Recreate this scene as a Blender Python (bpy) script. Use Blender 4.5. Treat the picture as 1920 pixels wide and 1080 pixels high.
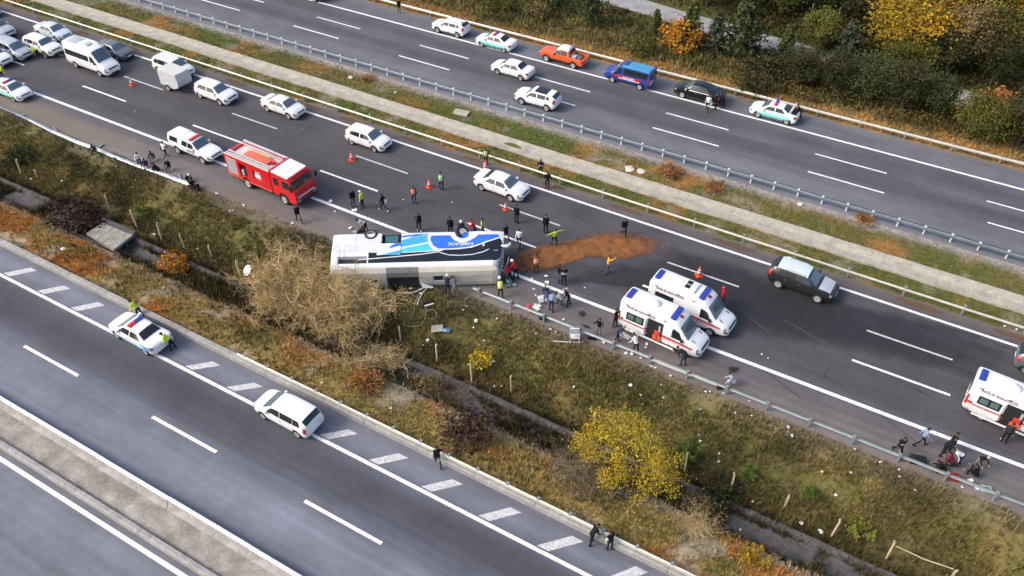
import bpy, bmesh, math, random
import numpy as np
from mathutils import Vector, Matrix

# ------------------------------------------------------------------ camera, sky, sun, exposure
for o in list(bpy.data.objects):
    bpy.data.objects.remove(o)
SC = bpy.context.scene
COL = SC.collection
CAM_H, PITCH, YAW, FPX = 41.0, math.radians(42.3), math.radians(29.8), 1558.0
cam_data = bpy.data.cameras.new('camera')
cam_data.sensor_width = 36.0
cam_data.lens = 36.0 * FPX / 1920.0
cam_data.clip_start = 0.5
cam_data.clip_end = 4000.0
cam = bpy.data.objects.new('camera', cam_data)
cam.location = (0, 0, CAM_H)
cam.rotation_euler = (math.pi / 2 - PITCH, 0, YAW)
COL.objects.link(cam)
SC.camera = cam

SUN_FROM = math.radians(222)      # compass (from +X, counter-clockwise) the light comes from
SUN_EL = math.radians(40)
world = bpy.data.worlds.new('World')
SC.world = world
world.use_nodes = True
wn = world.node_tree
sky = wn.nodes.new('ShaderNodeTexSky')
sky.sky_type = 'NISHITA'
sky.sun_disc = False
sky.sun_elevation = SUN_EL
sky.sun_rotation = math.pi / 2 - SUN_FROM
sky.air_density = 1.0
sky.dust_density = 4.0
sky.ozone_density = 0.6
bg = wn.nodes['Background']
bg.inputs[1].default_value = 0.15
wn.links.new(sky.outputs[0], bg.inputs[0])
sun_data = bpy.data.lights.new('sun', 'SUN')
sun_data.energy = 1.05
sun_data.angle = math.radians(18)
sun_data.color = (1.0, 0.94, 0.86)
sun = bpy.data.objects.new('sun', sun_data)
sd = Vector((math.cos(SUN_FROM) * math.cos(SUN_EL), math.sin(SUN_FROM) * math.cos(SUN_EL), math.sin(SUN_EL)))
sun.rotation_euler = sd.to_track_quat('Z', 'Y').to_euler()
sun.location = sd * 120
COL.objects.link(sun)
SC.view_settings.view_transform = 'Standard'
SC.view_settings.look = 'None'
SC.view_settings.gamma = 1.0
SC.view_settings.use_curve_mapping = False
SC.view_settings.exposure = 0.70
SC.cycles.max_bounces = 5
SC.cycles.transparent_max_bounces = 8

# ------------------------------------------------------------------ the lie of the land
RNG = np.random.default_rng(7)
random.seed(7)

def _hash(ix, iy, seed):
    h = (ix.astype(np.int64) * 374761393 + iy.astype(np.int64) * 668265263 + seed * 982451653) & 0xffffffff
    h = ((h ^ (h >> 13)) * 1274126177) & 0xffffffff
    return ((h ^ (h >> 16)) & 0xffffff) / float(0xffffff)

def noise2(x, y, scale=1.0, seed=0):
    x = np.asarray(x, float) / scale
    y = np.asarray(y, float) / scale
    ix, iy = np.floor(x), np.floor(y)
    fx, fy = x - ix, y - iy
    fx = fx * fx * (3 - 2 * fx)
    fy = fy * fy * (3 - 2 * fy)
    a, b = _hash(ix, iy, seed), _hash(ix + 1, iy, seed)
    c, d = _hash(ix, iy + 1, seed), _hash(ix + 1, iy + 1, seed)
    return (a * (1 - fx) + b * fx) * (1 - fy) + (c * (1 - fx) + d * fx) * fy

def fbm(x, y, scale=1.0, seed=0, octs=4):
    v, amp, tot = 0, 1.0, 0
    for k in range(octs):
        v = v + amp * noise2(x, y, scale / 2 ** k, seed + 17 * k)
        tot += amp
        amp *= 0.55
    return v / tot

# the cross-section of the corridor, metres across (y), height (z)
_PY = np.array([-400, 23.0, 24.6, 25.4, 26.6, 28.4, 28.62, 30.5, 30.7, 33.0, 36.2, 37.2, 75.2, 77.0, 82.0, 86, 91, 97, 120, 300, 1500], float)
_PZ = np.array([-0.16, -0.16, -0.1, -0.14, -0.7, -1.35, -2.0, -2.0, -1.55, -1.15, -0.12, -0.08, -0.08, -0.35, -1.2, -1.5, -1.4, -0.4, 4.0, 30, 130], float)

def path_y(x):
    return np.interp(x, [-120, -60, -39.7, -29, -19, 8, 40, 120], [97, 93.5, 92.8, 91.5, 90.3, 87.4, 86.5, 86])

def tz(x, y):
    x = np.asarray(x, float)
    y = np.asarray(y, float)
    z = np.interp(y, _PY, _PZ)
    bank = np.clip((y - 25) / 1.0, 0, 1) * np.clip((36.4 - y) / 1.5, 0, 1)
    chan = ((y > 28.3) & (y < 30.9))
    z = z + bank * np.where(chan, 0.0, (fbm(x, y, 3.0, 3) - 0.5) * 0.7)
    med = np.clip((y - 52.6) / 1.0, 0, 1) * np.clip((60.6 - y) / 1.0, 0, 1)
    z = z + med * ((fbm(x, y, 4.0, 5) - 0.5) * 0.25 - 0.05)
    far = np.clip((y - 76) / 4.0, 0, 1)
    z = z + far * (fbm(x, y, 7.0, 9) - 0.5) * 1.3
    py = path_y(x)
    t = np.clip(1 - (np.abs(y - py) - 2.0) / 1.5, 0, 1)
    z = z * (1 - t) + t * (-1.5)
    return z

CP, SP = math.cos(PITCH), math.sin(PITCH)
def view_ray(px, py):
    u, v = px - 960.0, 540.0 - py
    r, f, z = u, FPX * CP + v * SP, -FPX * SP + v * CP
    cy, sy = math.cos(YAW), math.sin(YAW)
    return np.array([r * cy - f * sy, r * sy + f * cy, z])

def gp(px, py, z=0.0):
    """where a spot surveyed on the photograph lies on the level z"""
    d = view_ray(px, py)
    t = (CAM_H - z) / -d[2]
    return np.array([d[0] * t, d[1] * t])

def gt(px, py, up=0.0):
    """the same on the terrain"""
    z = 0.0
    for _ in range(14):
        p = gp(px, py, z + up)
        z = 0.5 * z + 0.5 * float(tz(p[0], p[1]))
    return np.array([p[0], p[1], z])

# ------------------------------------------------------------------ materials
MATS = {}
def mat(name, color=(0.5, 0.5, 0.5), rough=0.6, metal=0.0, vary=0.0, scale=6.0, bump=0.0, spec=0.5, coat=0.0, emit=0.0, stretch=None, color2=None, attr=None, fine=0.0):
    if name in MATS:
        return MATS[name]
    m = bpy.data.materials.new(name)
    m.use_nodes = True
    nt = m.node_tree
    p = nt.nodes['Principled BSDF']
    p.inputs['Base Color'].default_value = (*color, 1)
    p.inputs['Roughness'].default_value = rough
    p.inputs['Metallic'].default_value = metal
    p.inputs['Specular IOR Level'].default_value = spec
    p.inputs['Coat Weight'].default_value = coat
    if emit:
        p.inputs['Emission Color'].default_value = (*color, 1)
        p.inputs['Emission Strength'].default_value = emit
    src = None
    if attr:
        a = nt.nodes.new('ShaderNodeAttribute')
        a.attribute_name = attr
        src = a.outputs['Color']
    if vary or bump or color2:
        tc = nt.nodes.new('ShaderNodeTexCoord')
        mp = nt.nodes.new('ShaderNodeMapping')
        if stretch:
            mp.inputs['Scale'].default_value = stretch
        nt.links.new(tc.outputs['Object'], mp.inputs['Vector'])
        nz = nt.nodes.new('ShaderNodeTexNoise')
        nz.inputs['Scale'].default_value = scale
        nz.inputs['Detail'].default_value = 6
        nz.inputs['Roughness'].default_value = 0.62
        nt.links.new(mp.outputs[0], nz.inputs['Vector'])
        if color2:
            rp = nt.nodes.new('ShaderNodeValToRGB')
            rp.color_ramp.elements[0].position = 0.36
            rp.color_ramp.elements[1].position = 0.66
            rp.color_ramp.elements[0].color = (*color, 1)
            rp.color_ramp.elements[1].color = (*color2, 1)
            nt.links.new(nz.outputs['Fac'], rp.inputs[0])
            src = rp.outputs[0]
        if vary:
            mr = nt.nodes.new('ShaderNodeMapRange')
            mr.inputs[1].default_value = 0.3
            mr.inputs[2].default_value = 0.7
            mr.inputs[3].default_value = 1 - vary
            mr.inputs[4].default_value = 1 + vary
            nt.links.new(nz.outputs['Fac'], mr.inputs[0])
            mx = nt.nodes.new('ShaderNodeMix')
            mx.data_type = 'RGBA'
            mx.blend_type = 'MULTIPLY'
            mx.inputs[0].default_value = 1
            if src:
                nt.links.new(src, mx.inputs[6])
            else:
                mx.inputs[6].default_value = (*color, 1)
            nt.links.new(mr.outputs[0], mx.inputs[7])
            src = mx.outputs[2]
            if fine:
                n2 = nt.nodes.new('ShaderNodeTexNoise')
                n2.inputs['Scale'].default_value = fine
                n2.inputs['Detail'].default_value = 3
                nt.links.new(tc.outputs['Object'], n2.inputs['Vector'])
                m2 = nt.nodes.new('ShaderNodeMapRange')
                m2.inputs[1].default_value = 0.3
                m2.inputs[2].default_value = 0.7
                m2.inputs[3].default_value = 0.8
                m2.inputs[4].default_value = 1.2
                nt.links.new(n2.outputs['Fac'], m2.inputs[0])
                mx2 = nt.nodes.new('ShaderNodeMix')
                mx2.data_type = 'RGBA'
                mx2.blend_type = 'MULTIPLY'
                mx2.inputs[0].default_value = 1
                nt.links.new(src, mx2.inputs[6])
                nt.links.new(m2.outputs[0], mx2.inputs[7])
                src = mx2.outputs[2]
        if bump:
            bp = nt.nodes.new('ShaderNodeBump')
            bp.inputs['Strength'].default_value = bump
            bp.inputs['Distance'].default_value = 0.05
            nt.links.new(nz.outputs['Fac'], bp.inputs['Height'])
            nt.links.new(bp.outputs[0], p.inputs['Normal'])
    if src:
        nt.links.new(src, p.inputs['Base Color'])
    MATS[name] = m
    return m

def srgb(r, g, b):
    f = lambda c: (c / 255.0 / 12.92) if c < 10 else ((c / 255.0 + 0.055) / 1.055) ** 2.4
    return (f(r), f(g), f(b))

# ------------------------------------------------------------------ mesh helpers
def link(o, parent=None):
    COL.objects.link(o)
    if parent:
        o.parent = parent
    return o

def tag(o, label=None, cat=None, group=None, kind=None):
    if label:
        o['label'] = label
    if cat:
        o['category'] = cat
    if group:
        o['group'] = group
    if kind:
        o['kind'] = kind
    return o

def empty(name, loc=(0, 0, 0), rz=0.0):
    o = bpy.data.objects.new(name, None)
    o.empty_display_size = 0.3
    o.location = loc
    o.rotation_euler = (0, 0, rz)
    COL.objects.link(o)
    return o

def from_arrays(name, v, f, smooth=False):
    me = bpy.data.meshes.new(name)
    me.from_pydata([tuple(map(float, p)) for p in v], [], [tuple(map(int, q)) for q in f])
    if smooth:
        me.polygons.foreach_set('use_smooth', [True] * len(me.polygons))
    me.update()
    return me

def fast_mesh(name, verts, nper, cols=None):
    """verts: (N*nper,3) faces of nper corners, unshared"""
    n = len(verts) // nper
    me = bpy.data.meshes.new(name)
    me.vertices.add(len(verts))
    me.vertices.foreach_set('co', np.ascontiguousarray(verts, np.float32).ravel())
    me.loops.add(n * nper)
    me.loops.foreach_set('vertex_index', np.arange(n * nper, dtype=np.int32))
    me.polygons.add(n)
    me.polygons.foreach_set('loop_start', np.arange(0, n * nper, nper, dtype=np.int32))
    try:
        me.polygons.foreach_set('loop_total', np.full(n, nper, np.int32))
    except Exception:
        pass
    me.update()
    if cols is not None:
        a = me.color_attributes.new('Col', 'FLOAT_COLOR', 'POINT')
        c = np.ones((len(verts), 4), np.float32)
        c[:, :3] = cols
        a.data.foreach_set('color', c.ravel())
    me.validate()
    return me

class MB:
    """collects simple solids for one mesh"""
    def __init__(self):
        self.v, self.f = [], []
    def add(self, v, f):
        b = len(self.v)
        self.v += [tuple(p) for p in v]
        self.f += [tuple(i + b for i in q) for q in f]
        return self
    def box(self, x0, x1, y0, y1, z0, z1, bev=0.0):
        if bev <= 0:
            v = [(x0, y0, z0), (x1, y0, z0), (x1, y1, z0), (x0, y1, z0), (x0, y0, z1), (x1, y0, z1), (x1, y1, z1), (x0, y1, z1)]
            f = [(0, 3, 2, 1), (4, 5, 6, 7), (0, 1, 5, 4), (1, 2, 6, 5), (2, 3, 7, 6), (3, 0, 4, 7)]
            return self.add(v, f)
        bm = bmesh.new()
        bmesh.ops.create_cube(bm, size=1)
        for p in bm.verts:
            p.co = Vector(((x0 + x1) / 2 + p.co.x * (x1 - x0), (y0 + y1) / 2 + p.co.y * (y1 - y0), (z0 + z1) / 2 + p.co.z * (z1 - z0)))
        bmesh.ops.bevel(bm, geom=bm.edges[:], offset=bev, segments=2, profile=0.6, affect='EDGES')
        bm.verts.index_update()
        v = [tuple(p.co) for p in bm.verts]
        f = [tuple(q.index for q in fc.verts) for fc in bm.faces]
        bm.free()
        return self.add(v, f)
    def obox(self, c, size, rot=None):
        """box by centre, size and rotation matrix"""
        b = MB().box(-size[0] / 2, size[0] / 2, -size[1] / 2, size[1] / 2, -size[2] / 2, size[2] / 2)
        R = rot if rot is not None else Matrix.Identity(3)
        return self.add([tuple(R @ Vector(p) + Vector(c)) for p in b.v], b.f)
    def tube(self, pts, r, n=6, cap=True):
        pts = [Vector(p) for p in pts]
        rr = r if isinstance(r, (list, tuple)) else [r] * len(pts)
        rings = []
        for i, p in enumerate(pts):
            t = (pts[min(i + 1, len(pts) - 1)] - pts[max(i - 1, 0)])
            t = t.normalized() if t.length > 1e-9 else Vector((0, 0, 1))
            a = Vector((0, 0, 1)) if abs(t.z) < 0.9 else Vector((1, 0, 0))
            u = t.cross(a).normalized()
            w = t.cross(u)
            rings.append([p + (u * math.cos(2 * math.pi * k / n) + w * math.sin(2 * math.pi * k / n)) * rr[i] for k in range(n)])
        b = len(self.v)
        for g in rings:
            self.v += [tuple(q) for q in g]
        for i in range(len(pts) - 1):
            for k in range(n):
                k2 = (k + 1) % n
                self.f.append((b + i * n + k, b + i * n + k2, b + (i + 1) * n + k2, b + (i + 1) * n + k))
        if cap:
            self.f.append(tuple(b + k for k in range(n))[::-1])
            e = b + (len(pts) - 1) * n
            self.f.append(tuple(e + k for k in range(n)))
        return self
    def lathe(self, prof, n=16, axis='y', c=(0, 0, 0), cap=True):
        """prof: list of (radius, along)"""
        b = len(self.v)
        for r, h in prof:
            for k in range(n):
                a = 2 * math.pi * k / n
                q = {'y': (r * math.cos(a), h, r * math.sin(a)), 'z': (r * math.cos(a), r * math.sin(a), h), 'x': (h, r * math.cos(a), r * math.sin(a))}[axis]
                self.v.append((q[0] + c[0], q[1] + c[1], q[2] + c[2]))
        for i in range(len(prof) - 1):
            for k in range(n):
                k2 = (k + 1) % n
                self.f.append((b + i * n + k, b + i * n + k2, b + (i + 1) * n + k2, b + (i + 1) * n + k))
        if cap:
            self.f.append(tuple(b + k for k in range(n))[::-1])
            e = b + (len(prof) - 1) * n
            self.f.append(tuple(e + k for k in range(n)))
        return self
    def prism(self, poly, z0, z1):
        """vertical prism on an x,y polygon"""
        n = len(poly)
        b = len(self.v)
        self.v += [(p[0], p[1], z0) for p in poly] + [(p[0], p[1], z1) for p in poly]
        self.f.append(tuple(b + n - 1 - k for k in range(n)))
        self.f.append(tuple(b + n + k for k in range(n)))
        for k in range(n):
            k2 = (k + 1) % n
            self.f.append((b + k, b + k2, b + n + k2, b + n + k))
        return self
    def mesh(self, name, smooth=False, fix=True):
        me = from_arrays(name, self.v, self.f, smooth)
        if fix:
            bm = bmesh.new()
            bm.from_mesh(me)
            bmesh.ops.recalc_face_normals(bm, faces=bm.faces[:])
            bm.to_mesh(me)
            bm.free()
        return me
    def build(self, name, m, parent=None, smooth=False, angle=None, fix=True):
        me = self.mesh(name, smooth or angle is not None, fix)
        if angle is not None:
            me.set_sharp_from_angle(angle=math.radians(angle))
        me.materials.append(m)
        return link(bpy.data.objects.new(name, me), parent)

def share(name, me, m=None, parent=None, loc=None, rot=None):
    """one more object on the same mesh"""
    o = bpy.data.objects.new(name, me)
    link(o, parent)
    if loc is not None:
        o.location = loc
    if rot is not None:
        o.rotation_euler = rot
    if m is not None:
        if not len(me.materials):
            me.materials.append(None)
        o.material_slots[0].link = 'OBJECT'
        o.material_slots[0].material = m
    return o

SCRATCH = bpy.data.scenes.new('scratch')
def evaluated(ob):
    """mesh of an object after its modifiers, worked out in a small scratch scene"""
    vl = SCRATCH.view_layers[0]
    with bpy.context.temp_override(scene=SCRATCH, view_layer=vl):
        dg = bpy.context.evaluated_depsgraph_get()
        dg.update()
    return bpy.data.meshes.new_from_object(ob.evaluated_get(dg))

def text_mesh(body, size, extrude=0.002):
    cu = bpy.data.curves.new('lettering', 'FONT')
    cu.body = body
    cu.size = size
    cu.align_x = 'CENTER'
    cu.align_y = 'CENTER'
    cu.extrude = extrude
    cu.offset = size * 0.015
    ob = bpy.data.objects.new('lettering', cu)
    SCRATCH.collection.objects.link(ob)
    me = evaluated(ob)
    bpy.data.objects.remove(ob)
    bpy.data.curves.remove(cu)
    return me
# ------------------------------------------------------------------ terrain
def zone_color(x, y):
    """colour of soil and low growth, with some ditch shade mixed in"""
    x = np.asarray(x, float); y = np.asarray(y, float)
    n1 = fbm(x, y, 6.0, 21); n2 = fbm(x, y, 2.2, 31); n3 = fbm(x, y, 0.9, 41, 2)
    def mix(a, b, t):
        t = np.clip(t, 0, 1)[..., None]
        return np.array(a) * (1 - t) + np.array(b) * t
    def S(v, lo, hi):
        return np.clip((v - lo) / (hi - lo), 0, 1)
    olive, dark, tan, straw = (0.132, 0.118, 0.040), (0.075, 0.064, 0.027), (0.20, 0.15, 0.055), (0.30, 0.225, 0.09)
    rust, green, soil, sand = (0.29, 0.145, 0.045), (0.095, 0.105, 0.03), (0.17, 0.135, 0.10), (0.29, 0.24, 0.165)
    # motorway side of the ditch
    c = mix(olive, dark, S(n1, 0.48, 0.68))
    c = c * 1.0
    t = S(n2, 0.52, 0.72)
    c = c * (1 - t[..., None]) + np.array(tan) * t[..., None]
    t = S(n3, 0.6, 0.8) * 0.25
    c = c * (1 - t[..., None]) + np.array(green) * t[..., None]
    t = S(-(y + (n2 - 0.5) * 2.0), -33.2, -31.0) * 0.7  # dark weeds by the channel, plus ditch shade put into the colour
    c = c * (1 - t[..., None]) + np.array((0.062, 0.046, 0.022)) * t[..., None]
    # towards the shoulder: dusty
    t = S(y, 35.2, 37.0) * (y < 40) * (0.5 + 0.5 * n2)
    c = c * (1 - t[..., None]) + np.array((0.20, 0.165, 0.115)) * t[..., None]
    # ramp side: tan, rust, straw
    rb = mix(np.array(tan) * 1.15, olive, S(n1, 0.46, 0.70) * 0.8)
    t = S(n2, 0.5, 0.66) * 0.8
    rb = rb * (1 - t[..., None]) + np.array(straw) * t[..., None]
    t = S(fbm(x, y, 4.0, 77), 0.48, 0.66)
    rb = rb * (1 - t[..., None]) + np.array(rust) * t[..., None]
    t = S(fbm(x, y, 3.0, 87), 0.60, 0.70) * 0.9
    rb = rb * (1 - t[..., None]) + np.array(sand) * t[..., None]
    t = S(y, 27.4, 28.0) * S(28.7, y, y + 0.01)
    t = np.where((y > 27.5) & (y < 28.6), 0.75, 0.0) * S(n2, 0.3, 0.55)
    rb = rb * (1 - t[..., None]) + np.array(sand) * t[..., None]
    rb = rb * 1.22
    w = S(y, 28.2, 28.7)[..., None]
    c = rb * (1 - w) + c * w
    # median
    md = mix((0.14, 0.12, 0.042), (0.105, 0.118, 0.034), S(fbm(x, y, 5.0, 51), 0.42, 0.6))
    t = S(fbm(x, y, 3.2, 61), 0.56, 0.72)
    md = md * (1 - t[..., None]) + np.array((0.27, 0.15, 0.05)) * t[..., None]
    t = S(fbm(x, y, 2.0, 63), 0.6, 0.7) * 0.7
    md = md * (1 - t[..., None]) + np.array((0.26, 0.235, 0.16)) * t[..., None]
    t = S(y, 59.2, 60.1) * (0.6 + 0.5 * n2)
    md = md * (1 - t[..., None]) + np.array((0.30, 0.285, 0.27)) * t[..., None]
    w = S(y, 45, 46)[..., None]
    c = c * (1 - w) + md * w
    # beyond the far rail: golden verge, then dull scrub
    fv = mix((0.34, 0.205, 0.075), (0.20, 0.15, 0.06), S(n2, 0.45, 0.7))
    hl = mix((0.070, 0.065, 0.022), (0.15, 0.12, 0.045), S(n1, 0.42, 0.66))
    t = S(fbm(x, y, 9, 71), 0.52, 0.66) * 0.8
    hl = hl * (1 - t[..., None]) + np.array((0.05, 0.06, 0.02)) * t[..., None]
    wv = S(y + (n1 - 0.5) * 3, 76.6, 79.2)[..., None]
    fb = fv * (1 - wv) + hl * wv
    w = S(y, 70, 71)[..., None]
    c = c * (1 - w) + fb * w
    return c

def axis(fine0, fine1, step, far0, far1):
    a = list(np.arange(fine0, fine1 + 1e-6, step))
    s, v = step, fine1
    while v < far1:
        s *= 1.35; v += s; a.append(v)
    s, v, pre = step, fine0, []
    while v > far0:
        s *= 1.35; v -= s; pre.append(v)
    return np.array(pre[::-1] + a)

gx = axis(-118, 34, 0.55, -1800, 1800)
gy = axis(22.5, 112, 0.4, -900, 2200)
GX, GY = np.meshgrid(gx, gy)
GZ = tz(GX, GY)
tv = np.stack([GX.ravel(), GY.ravel(), GZ.ravel()], 1)
nx, ny = len(gx), len(gy)
ii = (np.arange(ny - 1)[:, None] * nx + np.arange(nx - 1)[None, :]).ravel()
quads = np.stack([ii, ii + 1, ii + 1 + nx, ii + nx], 1)
tme = bpy.data.meshes.new('terrain')
tme.from_pydata(tv.tolist(), [], quads.tolist())
tme.polygons.foreach_set('use_smooth', [True] * len(tme.polygons))
ca = tme.color_attributes.new('Col', 'FLOAT_COLOR', 'POINT')
cc = np.ones((len(tv), 4), np.float32)
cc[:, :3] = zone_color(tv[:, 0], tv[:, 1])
ca.data.foreach_set('color', cc.ravel())
M_SOIL = mat('soil_and_low_growth', rough=0.95, vary=0.35, scale=2.5, bump=0.6, spec=0.1, attr='Col', fine=14)
tme.materials.append(M_SOIL)
terrain = link(bpy.data.objects.new('terrain', tme))
tag(terrain, 'uneven roadside ground with dry soil, banks and scrub', 'ground', kind='structure')

# ------------------------------------------------------------------ carriageways
def asphalt(name, base, streaks, warm=None, grain=0.10):
    """lengthwise tyre-track bands at the given lane centres, plus mottling; y is across the road"""
    m = bpy.data.materials.new(name)
    m.use_nodes = True
    nt = m.node_tree
    p = nt.nodes['Principled BSDF']
    p.inputs['Roughness'].default_value = 0.82
    p.inputs['Specular IOR Level'].default_value = 0.35
    tc = nt.nodes.new('ShaderNodeTexCoord')
    sp = nt.nodes.new('ShaderNodeSeparateXYZ')
    nt.links.new(tc.outputs['Object'], sp.inputs[0])
    # slow wandering of the bands
    mpw = nt.nodes.new('ShaderNodeMapping')
    mpw.inputs['Scale'].default_value = (0.035, 0.2, 1)
    nt.links.new(tc.outputs['Object'], mpw.inputs[0])
    nw = nt.nodes.new('ShaderNodeTexNoise')
    nw.inputs['Scale'].default_value = 1.0
    nw.inputs['Detail'].default_value = 3
    nt.links.new(mpw.outputs[0], nw.inputs['Vector'])
    rp = nt.nodes.new('ShaderNodeMapRange')
    y0, y1 = streaks[0][0], streaks[-1][0]
    add = nt.nodes.new('ShaderNodeMath'); add.operation = 'MULTIPLY_ADD'
    add.inputs[1].default_value = 0.9
    nt.links.new(nw.outputs['Fac'], add.inputs[0])
    nt.links.new(sp.outputs['Y'], add.inputs[2])
    rp.inputs[1].default_value = y0 + 0.45
    rp.inputs[2].default_value = y1 + 0.45
    nt.links.new(add.outputs[0], rp.inputs[0])
    cr = nt.nodes.new('ShaderNodeValToRGB')
    cr.color_ramp.interpolation = 'B_SPLINE'
    els = cr.color_ramp.elements
    while len(els) < len(streaks):
        els.new(0.5)
    for e, (yy, k) in zip(els, streaks):
        e.position = (yy - y0) / (y1 - y0)
    for e, (yy, k) in zip(els, streaks):
        c = [base[i] * (k if not isinstance(k, tuple) else k[i]) for i in range(3)]
        e.color = (*c, 1)
    nt.links.new(rp.outputs[0], cr.inputs[0])
    src = cr.outputs[0]
    for sc, st, lo, hi, det in ((0.5, (0.12, 1.0, 1), 0.84, 1.16, 6), (1.0, (0.022, 2.6, 1), 0.90, 1.10, 5), (3.0, (0.5, 0.8, 1), 0.93, 1.07, 8), (0.35, (1, 1, 1), 0.88, 1.12, 6), (22.0, (1, 1, 1), 1 - grain, 1 + grain, 2)):
        mp = nt.nodes.new('ShaderNodeMapping')
        mp.inputs['Scale'].default_value = st
        nt.links.new(tc.outputs['Object'], mp.inputs[0])
        nz = nt.nodes.new('ShaderNodeTexNoise')
        nz.inputs['Scale'].default_value = sc
        nz.inputs['Detail'].default_value = det
        nt.links.new(mp.outputs[0], nz.inputs['Vector'])
        mr = nt.nodes.new('ShaderNodeMapRange')
        mr.inputs[1].default_value = 0.3; mr.inputs[2].default_value = 0.7
        mr.inputs[3].default_value = lo; mr.inputs[4].default_value = hi
        nt.links.new(nz.outputs['Fac'], mr.inputs[0])
        mx = nt.nodes.new('ShaderNodeMix')
        mx.data_type = 'RGBA'; mx.blend_type = 'MULTIPLY'; mx.inputs[0].default_value = 1
        nt.links.new(src, mx.inputs[6]); nt.links.new(mr.outputs[0], mx.inputs[7])
        src = mx.outputs[2]
    nt.links.new(src, p.inputs['Base Color'])
    return m

XL, XR = -260.0, 140.0
def road(name, y0, y1, m, label):
    b = MB()
    xs = np.linspace(XL, XR, 41)
    v, f = [], []
    for x in xs:
        for (y, z) in ((y0, -0.3), (y0, 0.0), (y1, 0.0), (y1, -0.3)):
            v.append((x, y, z))
    for i in range(len(xs) - 1):
        for k in range(3):
            f.append((i * 4 + k, (i + 1) * 4 + k, (i + 1) * 4 + k + 1, i * 4 + k + 1))
    b.add(v, f)
    o = b.build(name, m)
    return tag(o, label, 'road', kind='structure')

G1 = (0.110, 0.111, 0.128)
M_ACC = asphalt('asphalt_lower', (0.068, 0.064, 0.073), [(36.9, (2.7, 2.45, 1.95)), (38.2, (2.3, 2.15, 1.85)), (39.8, (1.8, 1.75, 1.65)), (40.6, 1.25), (42.3, 0.95), (44.0, 1.1), (45.8, 0.9), (47.4, 1.12), (49.3, 1.0), (51.0, 1.3), (51.6, (1.6, 1.45, 1.35)), (52.4, (2.1, 1.8, 1.5))])
M_UP = asphalt('asphalt_upper', (0.092, 0.094, 0.108), [(60.6, 1.9), (62.0, 1.65), (63.3, 1.4), (64.6, 1.35), (65.7, 0.85), (66.6, 0.8), (67.7, 1.3), (68.9, 0.85), (69.8, 0.8), (71.0, 1.3), (72.0, 1.5), (73.2, 1.45), (74.4, (1.9, 1.8, 1.55))])
M_RAMP = asphalt('asphalt_ramp', (0.078, 0.083, 0.102), [(13.4, 2.5), (14.5, 2.35), (15.4, 2.2), (16.2, 2.3), (17.2, 1.9), (18.3, 1.05), (19.5, 0.72), (20.6, 0.78), (21.4, 1.3), (22.0, 2.1), (22.8, 2.0), (23.7, 1.6)])
M_LOW = asphalt('asphalt_slip', (0.110, 0.118, 0.138), [(-8, 1.1), (-4, 1.5), (0, 1.2), (4, 1.6), (7, 1.15), (9.6, 1.6), (10.6, 1.5), (11.3, 1.05)])
lower_road = road('lower_carriageway', 36.9, 52.45, M_ACC, 'three lane motorway carriageway with the overturned bus, dark asphalt')
upper_road = road('upper_carriageway', 60.45, 74.35, M_UP, 'far motorway carriageway with cars facing left, grey asphalt')
ramp_road = road('ramp_road', 13.4, 23.55, M_RAMP, 'near slip road with hatched shoulder, bluish grey asphalt')
slip_road = road('slip_road', -9, 11.3, M_LOW, 'strip of slip road in the lower left corner')

M_PAINT = mat('road_paint', (0.56, 0.56, 0.56), color2=(0.82, 0.82, 0.82), rough=0.6, vary=0.16, scale=5.0, fine=11)
MATS['road_paint'].node_tree.nodes['Color Ramp'].color_ramp.elements[0].position = 0.30
MATS['road_paint'].node_tree.nodes['Color Ramp'].color_ramp.elements[1].position = 0.47
M_WORN = mat('road_paint_worn', (0.52, 0.52, 0.53), rough=0.7, vary=0.3, scale=5.0, fine=12)
def marking(parent, name, poly, m=None, z=0.010):
    b = MB()
    b.add([(p[0], p[1], z) for p in poly], [tuple(range(len(poly)))])
    o = b.build(name, m or M_PAINT, parent, fix=False)
    if o.data.polygons[0].normal.z < 0:
        o.data.flip_normals()
    return o
def strip_line(parent, name, x0, x1, y, w, m=None, wob=0.0):
    xs = np.linspace(x0, x1, 2 if not wob else 60)
    dy = [(noise2(x, y, 2.0, 3) - 0.5) * wob for x in xs]
    poly = [(x, y - w / 2 + d) for x, d in zip(xs, dy)] + [(x, y + w / 2 + d) for x, d in zip(xs[::-1], dy[::-1])]
    if not wob:
        return marking(parent, name, poly, m)
    b = MB()
    n = len(xs)
    v = [(x, y - w / 2 + d, 0.006) for x, d in zip(xs, dy)] + [(x, y + w / 2 + d, 0.006) for x, d in zip(xs, dy)]
    b.add(v, [(i, i + 1, n + i + 1, n + i) for i in range(n - 1)])
    return b.build(name, m or M_PAINT, parent, fix=False)

strip_line(lower_road, 'edge_line', XL, XR, 40.52, 0.30)
strip_line(lower_road, 'edge_line', XL, XR, 51.08, 0.24)
strip_line(upper_road, 'edge_line', XL, XR, 71.2, 0.26)
strip_line(ramp_road, 'edge_line', XL, XR, 21.4, 0.24)
strip_line(slip_road, 'edge_line', XL, XR, 10.72, 0.26)

def dashes(parent, y, x0, length, period, w, lo=-125, hi=40, m=None, tilt=0.0):
    k0 = math.floor((lo - x0) / period)
    k1 = math.ceil((hi - x0) / period)
    for k in range(k0, k1 + 1):
        xa = x0 + k * period
        yy = y + tilt * (xa + 30)
        marking(parent, 'lane_dash', [(xa, yy - w / 2), (xa + length, yy - w / 2), (xa + length, yy + w / 2), (xa, yy + w / 2)], m)
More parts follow.
